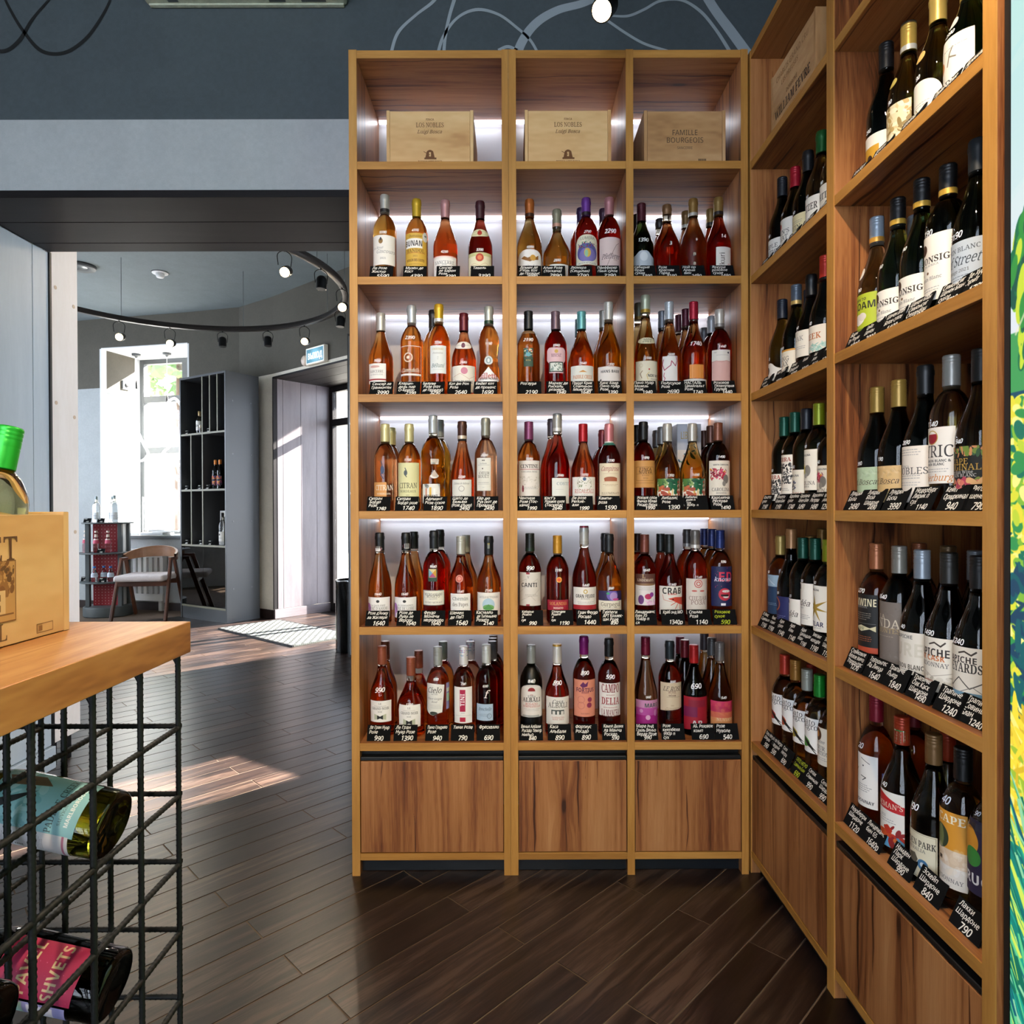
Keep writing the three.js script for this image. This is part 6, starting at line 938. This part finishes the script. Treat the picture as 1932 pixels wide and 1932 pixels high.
// entrance recess with planked reveal, glazed door, mat, exit sign
const deDir = [E2[0] - D2[0], E2[1] - D2[1]], deLen = Math.hypot(...deDir), deTurn = -Math.atan2(deDir[1], deDir[0]);
{
  const at = new THREE.Group(), t = structGroup('trim_4'); t.position.set(D2[0], 0, D2[1]); t.rotation.y = deTurn;
  mesh('jamb_trim', span(-0.004, 0.012, 0.1, 2.588, 0.012, -0.035, 'y', 0.003), M.darkPlank, t);
  for (const [a, b] of [[-0.036, -0.1], [-0.103, -0.32], [-0.323, -0.52], [-0.523, -0.745]]) { mesh('jamb_board', span(0, 0.014, 0.1, 2.588, a, b, 'y', 0.002), M.doorPlank, t); mesh('soffit_board', span(0.014, deLen, 2.572, 2.588, a, b, 'x', 0.002), M.darkPlank, t); }
  mesh('soffit_trim', span(0, deLen, 2.57, 2.59, 0.012, -0.035, 'x', 0.003), M.darkPlank, t);
  mesh('jamb_baseboard', span(0, 0.022, 0, 0.098, 0.006, -0.745, 'z', 0.003), M.doorPlank, t);
  mesh('jamb_far', span(deLen - 0.02, deLen + 0.0, 0, 2.588, 0.012, -0.745, 'y'), M.doorPlank, t);
  const d = structGroup('door_1'); d.position.copy(t.position); d.rotation.y = deTurn;
  const bar = (x0, x1, y0, y1) => mesh('frame_bar', span(x0, x1, y0, y1, -0.69, -0.75, 'y', 0.004), M.darkPlank, d);
  bar(0.015, 0.075, 0, 2.57); for (const x of [0.86, 1.0, deLen - 0.08]) bar(x, x + 0.06, 0, 2.57); bar(0.075, deLen - 0.08, 2.51, 2.57); bar(0.075, deLen - 0.08, 2.12, 2.2); bar(0.075, 0.86, 0.0, 0.1); bar(1.06, deLen - 0.08, 0, 0.1);
  for (const [x0, x1] of [[0.075, 0.86], [1.06, deLen - 0.08]]) { mesh('pane', span(x0, x1, 0.1, 2.12, -0.722, -0.716), M.glass, d); mesh('pane', span(x0, x1, 2.2, 2.51, -0.722, -0.716), M.glass, d); }
  mesh('handle', tube([[0.82, 0.9, -0.68], [0.82, 0.92, -0.63], [0.82, 1.28, -0.63], [0.82, 1.3, -0.68]], 0.012, 20, 8), M.steel, d);
  // mat
  const mt = printTex(512, 256, (x, w, h) => { x.fillStyle = '#151918'; x.fillRect(0, 0, w, h); for (let j = 0; j < 16; j++) for (let i = 0; i < 32; i++) { x.fillStyle = (i + j) % 2 ? '#6f7672' : '#0f1312'; x.fillRect(i * 16 + 1, j * 16 + 1, 14, 14); } });
  const mat = thing('door_mat', 'grey coarse woven rubber mat before the entrance', 'mat', [D2[0], 0.001, D2[1]], deTurn);
  const n1 = Math.atan2(0, 1); void n1; void at;
  mesh('weave', (() => { const g = new THREE.BoxGeometry(1.3, 0.012, 0.62).translate(0.8, 0.006, 0.36); return g; })(), mt, mat);
  mesh('border', merged([span(0.14, 1.46, 0, 0.013, 0.67, 0.685), span(0.14, 1.46, 0, 0.013, 0.035, 0.05), span(0.135, 0.15, 0, 0.013, 0.04, 0.68)]), M.black, mat);
  // exit sign
  const s = 0.834, pos = [D2[0] + deDir[0] / deLen * s, 2.69, D2[1] + deDir[1] / deLen * s];
  const ex = thing('exit_sign', 'small exit sign with round lamp above the entrance recess', 'sign', pos, deTurn);
  mesh('sign_case', span(-0.15, 0.17, -0.085, 0.085, 0.001, 0.045, 'x', 0.006), flat('#d8d0c0', 0.5), ex);
  const sm = printTex(512, 260, (x, w, h) => { x.fillStyle = '#d9e2e4'; x.fillRect(0, 0, w, h); x.fillStyle = '#4f7f92'; x.fillRect(14, 14, w - 28, h - 28); words(x, 'ВЫХОД', w / 2, h * 0.53, 150, '#f2f6f8', 'b', w * 0.84); }); sm.emissive = new THREE.Color('#ffffff'); sm.emissiveMap = sm.map; sm.emissiveIntensity = 0.5; sm.name = 'exit_sign_face';
  mesh('lit_face', new THREE.PlaneGeometry(0.3, 0.15).translate(0.012, 0, 0.0475), sm, ex);
  mesh('round_lamp', lathe([[0, 0], [0.055, 0], [0.05, 0.03], [0.03, 0.045], [0, 0.05]], 18).rotateX(Math.PI / 2).translate(-0.205, -0.02, 0.0), flat('#e0cfc0', 0.4), ex);
  const el = new THREE.PointLight('#ffffff', 0.06); el.name = 'exit_sign'; el.position.set(...V3(0.01, 0, 0.1).applyAxisAngle(V3(0, 1, 0), deTurn).add(V3(...pos)).toArray()); el.shadow.radius = 3; scene.add(el);
}
{ // litter bin and dark leaf behind the shelving end
  const b = thing('litter_bin', 'tall glossy black cylindrical bin behind the shelving end', 'bin', [-1.335, 0, -5.46]);
  mesh('body', lathe([[0, 0], [0.112, 0], [0.118, 0.006], [0.118, 0.57], [0.121, 0.573], [0.121, 0.588], [0.112, 0.592], [0.1, 0.588], [0.098, 0.45], [0, 0.45]], 36), std({ color: '#141414', roughness: 0.12, metalness: 0.7 }), b);
  mesh('rim', new THREE.TorusGeometry(0.116, 0.006, 8, 36).rotateX(Math.PI / 2).translate(0, 0.586, 0), M.chrome, b);
  const d = thing('cabinet_side', 'dark tall panel edge with silver fixings beside the bin', 'panel', [0, 0, 0]), x0 = atZ(656, 900, -5.2).x;
  mesh('leaf', span(x0, x0 + 0.5, 0.0, 2.56, -5.2, -5.225, 'y', 0.003), flat('#2b2d2f', 0.5), d);
  mesh('edge_strip', span(x0 + 0.012, x0 + 0.02, 0.02, 2.54, -5.1985, -5.2002), M.steel, d);
  for (const y of [0.12, 0.7, 1.3, 1.85, 2.3]) mesh('fixing', new THREE.CylinderGeometry(0.012, 0.012, 0.01, 12).rotateX(Math.PI / 2).translate(x0 + 0.03, y, -5.196), M.chrome, d);
}
{ // pale board beside the passage
  const t = thing('wooden_board', 'tall whitewashed wooden board with plugged screws beside the passage', 'board');
  mesh('board', span(jambX - 0.03, jambX + 0.001, 0.108, 2.9, -3.008, -3.19, 'y', 0.002), M.palePlank, t);
  for (const y of [2.2, 1.67, 1.12, 0.55]) for (const k of [0.15, 0.84]) mesh('screw_plug', new THREE.CylinderGeometry(0.009, 0.009, 0.003, 14).rotateZ(Math.PI / 2).translate(jambX + 0.0012, y + (k > 0.5 ? -0.05 : 0), lerp(-3.008, -3.19, k)), flat('#d0b59c', 0.6), t);
  mesh('leg', span(jambX - 0.028, jambX - 0.004, 0, 0.108, -3.09, -3.13), M.blackMetal, t); mesh('leg', span(jambX - 0.028, jambX - 0.004, 0, 0.108, -3.014, -3.03), M.blackMetal, t);
}
{ // track ring with spots
  const cx = -2.6, cz = -5.0, rr = 1.31, y = 2.9;
  const t = thing('ring_track', 'large curved dark lighting rail hung on wires in the next room', 'track rail', [cx, y, cz]);
  mesh('rail', lathe([[rr - 0.02, -0.022], [rr + 0.02, -0.022], [rr + 0.02, 0.022], [rr - 0.02, 0.022], [rr - 0.02, -0.022]], 96), std({ color: '#2a2422', roughness: 0.4, metalness: 0.3 }), t);
  for (const a of [3.95, 4.75, 5.55, 6.1, 0.3, 1.6, 2.6]) mesh('wire', rod([Math.cos(a) * rr, 0.02, Math.sin(a) * rr], [Math.cos(a) * rr, NH - y, Math.sin(a) * rr], 0.0022, 6), M.steel, t);
  const on = (px, py) => { let best = null; for (let i = 0; i < 720; i++) { const a = i * Math.PI / 360, p = V3(cx + rr * Math.cos(a), y - 0.17, cz + rr * Math.sin(a)), q = p.clone().project(camera), e = Math.hypot((q.x + 1) * 966 - px, (1 - q.y) * 966 - py); if (!best || e < best.e) best = { e, p }; } return best.p; };
  const lamps = [[228, 614, 1, 'first glowing spotlight on the curved rail, beside the whitewashed board'], [322, 631, 1, 'glowing spotlight on the curved rail above the window niche'], [421, 635, 0, 'black spotlight facing down on the rail, right of the niche'], [505, 635, 0, 'black spotlight facing down on the rail before the plain wall'], [572, 631, 1, 'glowing spotlight on the curved rail beside the exit sign'], [632, 607, 0, 'black spotlight above the exit sign'], [657, 572, 1, 'glowing spotlight on the rail bend against the shelving'], [617, 525, 0, 'black spotlight under the far bend of the curved rail'], [544, 492, 1, 'glowing spotlight on the curved rail just under the passage soffit']];
  for (const [px, py, lit, lb] of lamps) {
    const p = on(px, py); camera.updateMatrixWorld();
    const aim = lit ? [p.x * 0.5 - 0.6, 1.0, -0.8] : [p.x + (px < 560 ? 0.1 : -0.12), 0, p.z + 0.15];
    spot('track_spotlight', lb, p.toArray(), aim, 'spotlights on the curved rail', lit ? 1.6 : 0, { r: 0.036, len: 0.095, up: 0.1465, cone: 0.7 });
  }
  const sd = thing('smoke_detector', 'white round smoke detector on the grey ceiling', 'smoke detector', atY(302, 514, NH).toArray()); mesh('base', lathe([[0, -0.012], [0.07, -0.012], [0.075, 0], [0, 0]], 24), M.white, sd); mesh('chamber', lathe([[0, -0.05], [0.03, -0.05], [0.038, -0.035], [0.038, -0.012], [0, -0.012]], 20), M.white, sd);
  const vt = thing('ceiling_vent', 'dark ring ceiling vent beside the whitewashed board', 'vent', atY(152, 501, NH).toArray()); mesh('ring', lathe([[0.06, -0.02], [0.12, -0.03], [0.13, 0], [0.06, 0]], 28), M.frameGrey, vt); mesh('disc', lathe([[0, -0.02], [0.055, -0.02], [0.055, -0.004], [0, -0.004]], 24), M.steel, vt);
}
{ // dark grey cabinet
  const c0 = atY(428, 1177, 0), c1 = atY(341, 1164.5, 0), d = c0.clone().sub(c1), W = d.length(), turn = -Math.atan2(d.z, d.x), H = 2.6, D = 0.4;
  const t = thing('display_cabinet', 'tall dark grey display cabinet with small bottle niches and cork bin', 'cabinet', [c1.x, 0, c1.z], turn), p = (n, g, m) => mesh(n, g, m, t), T = 0.022;
  p('side_panel', span(0, T, 0, H, 0, -D, 'y', 0.002), M.cabinetGrey); const rs = p('side_panel', span(W - T, W, 0, H, 0, -D, 'y', 0.002), M.cabinetGrey); p('top_panel', span(T, W - T, H - T, H, 0, -D), M.cabinetGrey); p('back_panel', span(T, W - T, 0, H - T, -D + 0.01, -D), M.cabinetIn); p('plinth', span(T, W - T, 0, 0.13, -0.008, -0.03), M.cabinetGrey);
  for (const y of [0.35, 1.05, 1.75, 2.3]) for (const z of [-0.08, -0.3]) mesh('cover_cap', new THREE.CylinderGeometry(0.009, 0.009, 0.002, 12).rotateZ(Math.PI / 2).translate(W + 0.001, y, z), M.frameGrey, rs);
  const ys = [0.13, 0.78, 1.37, 1.97, H - T], mid = W * 0.5;
  for (const y of ys.slice(0, 4)) { p('shelf', span(T, W - T, y, y + 0.02, -0.006, -D + 0.012), M.cabinetIn); p('shelf_edge', span(T, W - T, y, y + 0.02, -0.002, -0.0058), M.cabinetEdge); }
  const up = (x, i) => { p('divider', span(x - 0.008, x + 0.008, ys[i] + 0.02, ys[i + 1], -0.006, -D + 0.012), M.cabinetIn); p('divider_edge', span(x - 0.008, x + 0.008, ys[i] + 0.02, ys[i + 1], -0.002, -0.0058), M.cabinetEdge); };
  up(mid, 1); up(mid, 2); up(mid, 3); up(W * 0.25, 1); up(W * 0.25, 2); up(W * 0.66, 3); up(W * 0.82, 3);
  for (const [a, b] of [[T + 0.004, mid - 0.002], [mid + 0.002, W - T - 0.004]]) p('glass_door', span(a, b, 0.155, 0.775, -0.004, -0.009), M.smoked);
  const at3 = (x, y, z) => V3(x, y, z).applyAxisAngle(V3(0, 1, 0), turn).add(V3(c1.x, 0, c1.z)).toArray();
  // loose corks behind the glass
  const g = new THREE.CylinderGeometry(0.011, 0.011, 0.044, 7), inst = new THREE.InstancedMesh(g, flat('#a97c4a', 0.9), 420), m4 = new THREE.Matrix4(), r = rng(3), q = new THREE.Quaternion(), eu = new THREE.Euler();
  for (let i = 0; i < 420; i++) { const x = 0.05 + r() * (W - 0.1), z = -0.04 - r() * (D - 0.09), h = 0.163 + r() * (0.06 + 0.14 * Math.min(1, x / W)); q.setFromEuler(eu.set(r() * 6, r() * 6, r() * 6)); m4.compose(V3(x, h, z), q, V3(1, 1, 1)); inst.setMatrixAt(i, m4); }
  inst.name = 'cork_heap'; inst.position.set(c1.x, 0, c1.z); inst.rotation.y = turn; shade(inst); inst.userData = { label: 'heap of wine corks behind the smoked glass doors', category: 'corks', kind: 'stuff' }; scene.add(inst);
  const small = (x, i, z, wine, H2, cap, lab, text) => bottle({ sh: 'bx', H: H2, R: 0.036, wine, cap, cl: 0.05, lab, y0: 0.04, y1: 0.14, px: 600, a: 80 }, text, 'bottles in the dark cabinet', at3(x, ys[i] + 0.0203, z), turn);
  const art = '#1c2338^^b0,0,1,1,60,.12,#c9602a,#8a2f5c,#d8903a,#4a2f6a,#b5352c';
  [0.62, 0.72, 0.83, 0.9].forEach((k, i) => small(W * k, 2, i === 2 ? -0.165 : -0.09, 'blk', 0.31, 'C#c9782c', art, ['orange-capped bottle with painted label, nearest the cabinet divider', 'orange-capped bottle with fiery label behind a tag', 'orange-capped bottle set back in the cabinet', 'orange-capped bottle against the cabinet side'][i]));
  small(W * 0.26, 3, -0.1, 'clr', 0.25, 'C#a58a5a', '#e6e2d8^^TGIN,.5,.3,#555,b', 'small clear bottle with pale label on the upper cabinet shelf');
  small(W * 0.74, 3, -0.1, 'clr', 0.31, 'C#8a8a80', '#e6e2d8^^TRUM,.5,.3,#555,b', 'pale-labelled bottle in a narrow upper slot of the cabinet');
  small(W * 0.175, 2, -0.14, 'clr', 0.3, 'C#8a8a80', '#e6e2d8^^p.4,3,#888', 'pale-labelled bottle in the narrow middle slot of the cabinet');
  small(W * 0.175, 1, -0.12, 'clr', 0.3, 'C#cfccc0', '#e6e2d8^^p.4,3,#888', 'pale-labelled bottle in the leftmost lower slot of the cabinet');
  small(W * 0.4, 1, -0.11, 'wat', 0.28, 'C#2a2a2a', '#e6e2d8^^p.4,3,#888', 'white-labelled bottle in the second lower slot of the cabinet');
  small(W * 0.76, 1, -0.09, 'wat', 0.34, 'C#1a1a1a', '#e6e4dc^^c.5,.3,.1,#333;p.6,3,#888', 'tall white-labelled bottle before the black and white box');
  small(W * 0.9, 1, -0.09, 'wat', 0.3, 'C#1a1a1a', '#e6e4dc^^c.5,.3,.1,#333;p.6,3,#888', 'white-labelled bottle against the cabinet side');
  const gb = thing('gift_carton', 'white gift carton with big black ring print in the cabinet', 'carton', at3(W * 0.78, ys[1] + 0.0203, -0.2), turn); mesh('carton', box(W * 0.36, 0.36, 0.1, 0, 0, 0, 'x', 0.002), M.white, gb);
  mesh('ring_print', new THREE.PlaneGeometry(W * 0.34, 0.34).translate(0, 0.18, 0.0508), printTex(256, 300, (x, w, h) => { x.fillStyle = '#e0ddd6'; x.fillRect(0, 0, w, h); x.strokeStyle = '#141414'; x.lineWidth = 44; x.beginPath(); x.arc(w * 0.55, h * 0.45, w * 0.36, 0.5, 5.6); x.stroke(); }), gb);
  const gl = thing('tumbler', 'short glass tumbler on the upper cabinet shelf', 'glass', at3(W * 0.4, ys[3] + 0.0203, -0.06), turn); mesh('bowl', lathe([[0, 0], [0.03, 0], [0.036, 0.004], [0.042, 0.085], [0.0405, 0.085], [0.034, 0.012], [0, 0.01]], 20), phys({ color: '#fff3dc', transmission: 1, thickness: 0.01, roughness: 0.05 }), gl);
  [[0.1, 3], [0.58, 3], [0.085, 2], [0.38, 2], [0.56, 2], [0.085, 1], [0.4, 1], [0.6, 1]].forEach(([k, i], n) => priceTag('Виски/#2990', at3(W * k, ys[i] + 0.0203, -0.018 - (n === 4 ? 0 : 0.004)), turn, ['tiny black tag beside the small clear bottle in the cabinet', 'tiny black tag in the narrow upper cabinet slot', 'tiny black tag in the outer middle cabinet slot', 'tiny black tag in the inner middle cabinet slot', 'tiny black tag before the orange-capped bottles', 'tiny black tag in the outer lower cabinet slot', 'tiny black tag in the inner lower cabinet slot', 'tiny black tag before the ring-printed carton'][n]));
}
{ // red pegboard stand
  const c = [-4.5, 0, -7.36], t = thing('display_stand', 'grey drinks stand with red perforated panels under the window', 'display stand', c, 0.15), dg = flat('#4b5152', 0.5);
  mesh('base', lathe([[0, 0], [0.24, 0], [0.245, 0.01], [0.245, 0.1], [0.235, 0.11], [0, 0.11]], 28), dg, t);
  for (const x of [-0.165, 0.165]) for (const z of [-0.1, 0.1]) mesh('post', span(x - 0.022, x + 0.022, 0.11, 1.02, z - 0.022, z + 0.022, 'y', 0.004), dg, t);
  const red = flat('#8a0f1c', 0.45), peg = flat('#c9a8a8', 0.5);
  for (const y of [[0.111, 0.37], [0.386, 0.69], [0.706, 1.018]]) {
    mesh('perforated_panel', span(-0.142, 0.142, y[0], y[1], 0.03, 0.036), red, t);
    const holes = []; for (let i = 0; i < 8; i++) for (let j = 0; j < 8; j++) { const yy = lerp(y[0] + 0.02, y[1] - 0.02, j / 7); holes.push(new THREE.CircleGeometry(0.0045, 6).translate(-0.12 + i * 0.034, yy, 0.0364)); }
    mesh('peg_holes', merged(holes), peg, t).userData.kind = 'stuff';
  }
  mesh('side_panel', span(0.15, 0.156, 0.11, 1.02, -0.08, 0.08), M.whiteGloss, t);
  const tier = (y, r, n) => mesh(n, lathe([[0, y], [r, y], [r + 0.004, y + 0.004], [r + 0.004, y + 0.012], [r, y + 0.016], [0, y + 0.016]], 32), dg, t);
  tier(0.37, 0.27, 'tier'); tier(0.69, 0.28, 'tier'); tier(1.02, 0.25, 'top_tier');
  const loc = (x, y, z) => V3(x, y, z).applyAxisAngle(V3(0, 1, 0), 0.15).add(V3(...c)).toArray(), gp = 'bottles on the red stand';
  const soda = (x, y, z, text) => bottle({ sh: 'bg', H: 0.24, R: 0.03, wine: 'pnk', cap: 'S#d8c8b8', cl: 0.02, lab: '#c9506a^^r0,0,1,.25,#e8d8c8', y0: 0.1, y1: 0.15, px: 600, a: 90, more: [['neck_label', '#e0cfc0^^', 0.17, 0.2, 90]] }, text, gp, loc(x, y, z), 0.15);
  soda(-0.055, 0.7062, 0.16, 'pink soda bottle with white cap on the middle tier, by the tag'); soda(0.065, 0.7062, 0.16, 'pink soda bottle with white cap on the middle tier, window side'); soda(-0.225, 0.7062, 0.02, 'pink soda bottle at the outer side of the middle tier');
  const water = (x, z, text) => bottle({ sh: 'bg', H: 0.17, R: 0.033, wine: 'wat', cap: 'S#2f6fb0', cl: 0.02, lab: '#cfd8e4^^p.4,2,#88a', y0: 0.05, y1: 0.1, px: 500, a: 120 }, text, gp, loc(x, 0.3862, z), 0.15);
  water(-0.08, 0.15, 'blue-capped water bottle on the low tier, outer one'); water(-0.005, 0.1, 'blue-capped water bottle on the low tier, set back'); water(0.085, 0.15, 'blue-capped water bottle on the low tier, chair side');
  const clear = (x, z, h, text) => bottle({ sh: 'bx', H: h, R: 0.04, wine: 'wat', cap: 'C#8d9a9c', cl: 0.04, lab: '#e4e6e6^^p.4,3,#99a', y0: 0.03, y1: 0.11, px: 500, a: 50 }, text, gp, loc(x, 1.0362, z), 0.15);
  clear(-0.11, 0.02, 0.29, 'clear bottle on top of the red stand, wall side'); clear(0.03, -0.04, 0.29, 'clear bottle on top of the red stand, set back'); clear(0.09, 0.06, 0.3, 'clear bottle on top of the red stand, window side');
  [[-0.15, 1.0362, 0.15], [0.0, 1.0362, 0.18], [0.02, 0.7062, 0.23], [0.03, 0.3862, 0.22], [-0.23, 0.3862, 0.04]].forEach((q, i) => priceTag('Вода/#190', loc(...q), 0.15, ['tiny black tag on the stand top, wall side', 'tiny black tag on the stand top before two clear bottles', 'tiny black tag between the pink soda bottles', 'tiny black tag before the blue-capped bottles', 'tiny black tag at the outer side of the low tier'][i]));
}
{ // armchair with A-shaped side frames
  const t = thing('armchair', 'walnut armchair with curved back and pale seat by the radiator', 'chair', [-3.93, 0, -7.14], 0.12), wd = std({ map: wood(256, ['#3a2015', '#4f2d1c', '#633a25', '#74462f'], 91, { fine: 90 }), roughness: 0.4 });
  const beam = (a, b, w, d) => { const A = V3(...a), B = V3(...b), dir = B.clone().sub(A), g = new RoundedBoxGeometry(w, dir.length(), d, 1, 0.006); planar(g, 'y', R(), R()); g.applyQuaternion(new THREE.Quaternion().setFromUnitVectors(V3(0, 1, 0), dir.normalize())); return g.translate(...A.add(B).multiplyScalar(0.5).toArray()); };
  for (const s of [-1, 1]) {
    mesh('leg', beam([s * 0.27, 0, 0.27], [s * 0.25, 0.64, 0.06], 0.028, 0.045), wd, t); mesh('leg', beam([s * 0.26, 0, -0.3], [s * 0.25, 0.64, -0.04], 0.028, 0.045), wd, t);
    mesh('arm', (() => { const g = new RoundedBoxGeometry(0.034, 0.035, 0.15, 1, 0.008).translate(s * 0.25, 0.645, 0.01); return planar(g, 'z'); })(), wd, t);
  }
  mesh('seat_rail', merged([beam([-0.25, 0.385, 0.15], [0.25, 0.385, 0.15], 0.05, 0.025), beam([-0.25, 0.385, -0.16], [0.25, 0.385, -0.16], 0.05, 0.025)]), wd, t);
  mesh('seat', (() => { const g = new RoundedBoxGeometry(0.5, 0.065, 0.48, 4, 0.03).translate(0, 0.45, 0.03); return g; })(), std({ map: speckle(128, '#cfc6c4', 0.1, 40, 95), roughness: 0.95 }), t);
  const pts = [], idx = [], pos = [];
  for (let i = 0; i <= 24; i++) { const a = Math.PI * (i / 24), x = -0.262 * Math.cos(a), z = -0.03 - 0.27 * Math.sin(a), h = 0.07 + 0.05 * Math.sin(a), y = 0.62 + 0.03 * Math.sin(a); pts.push([x, y, z, h]); }
  for (const [x, y, z, h] of pts) { const l = Math.hypot(x, z + 0.03) || 1, nx = x / l * 0.011, nz = (z + 0.03) / l * 0.011; pos.push(x + nx, y, z + nz, x + nx, y + h, z + nz, x - nx, y + h, z - nz, x - nx, y, z - nz); }
  for (let i = 0; i < 24; i++) for (let k = 0; k < 4; k++) { const a = i * 4 + k, b = i * 4 + (k + 1) % 4, c = a + 4, d = b + 4; idx.push(a, c, b, b, c, d); }
  const g = new THREE.BufferGeometry(); g.setAttribute('position', new THREE.Float32BufferAttribute(pos, 3)); g.setIndex(idx); const ng = g.toNonIndexed(); ng.computeVertexNormals();
  mesh('backrest', planar(ng, 'x'), std({ map: wood(256, ['#7a543c', '#8f664a', '#a0775a'], 92, { fine: 90 }), roughness: 0.45, side: THREE.DoubleSide }), t);
}
{ // outdoors: paving, a pale house across the street, a hedge
  tag(mesh('street_paving', span(-40, 40, -0.3, -0.16, -60, -8.95), flat('#a8a39a', 0.9)), 'pale sunlit paving outside the window and door', 'paving');
  const h = thing('street_house', 'pale house across the street seen through the door glass', 'house', [-2, -0.16, -34]);
  mesh('wall', span(-16, 16, 0, 11, 0, -6), flat('#d8c8b0', 0.9), h);
  for (let i = 0; i < 9; i++) for (let j = 0; j < 3; j++) mesh('window', span(-14.4 + i * 3.4, -13 + i * 3.4, 1.5 + j * 3.2, 3.4 + j * 3.2, 0.02, -0.1), flat('#b0aca2', 0.3), h);
  mesh('roof', span(-16.4, 16.4, 11, 11.5, 0.4, -6.4), flat('#8a5a48', 0.8), h);
  const leaf = [], r = rng(44), lg = new THREE.OctahedronGeometry(0.16, 0); for (let i = 0; i < 700; i++) { const g = lg.clone(); g.scale(0.5 + r(), 0.3 + r() * 0.5, 0.5 + r()); g.rotateY(r() * 6); g.rotateX(r() * 6); const a = r() * 6.28, u = Math.sqrt(r()) * 2.2; g.translate(Math.cos(a) * u, 6.2 + (r() - 0.5) * 3.4, Math.sin(a) * u); leaf.push(g); }
  const tr = thing('street_tree', 'leafy tree outside behind the window panes', 'tree', [-8.5, -0.16, -17]); mesh('foliage', merged(leaf), flat('#5f7a4a', 0.9), tr).userData.kind = 'stuff'; mesh('trunk', lathe([[0, 0], [0.2, 0], [0.13, 3.4], [0.08, 6.2], [0, 6.2]], 12), flat('#4a3a2c', 0.9), tr);
}
renderer.render(scene, camera);
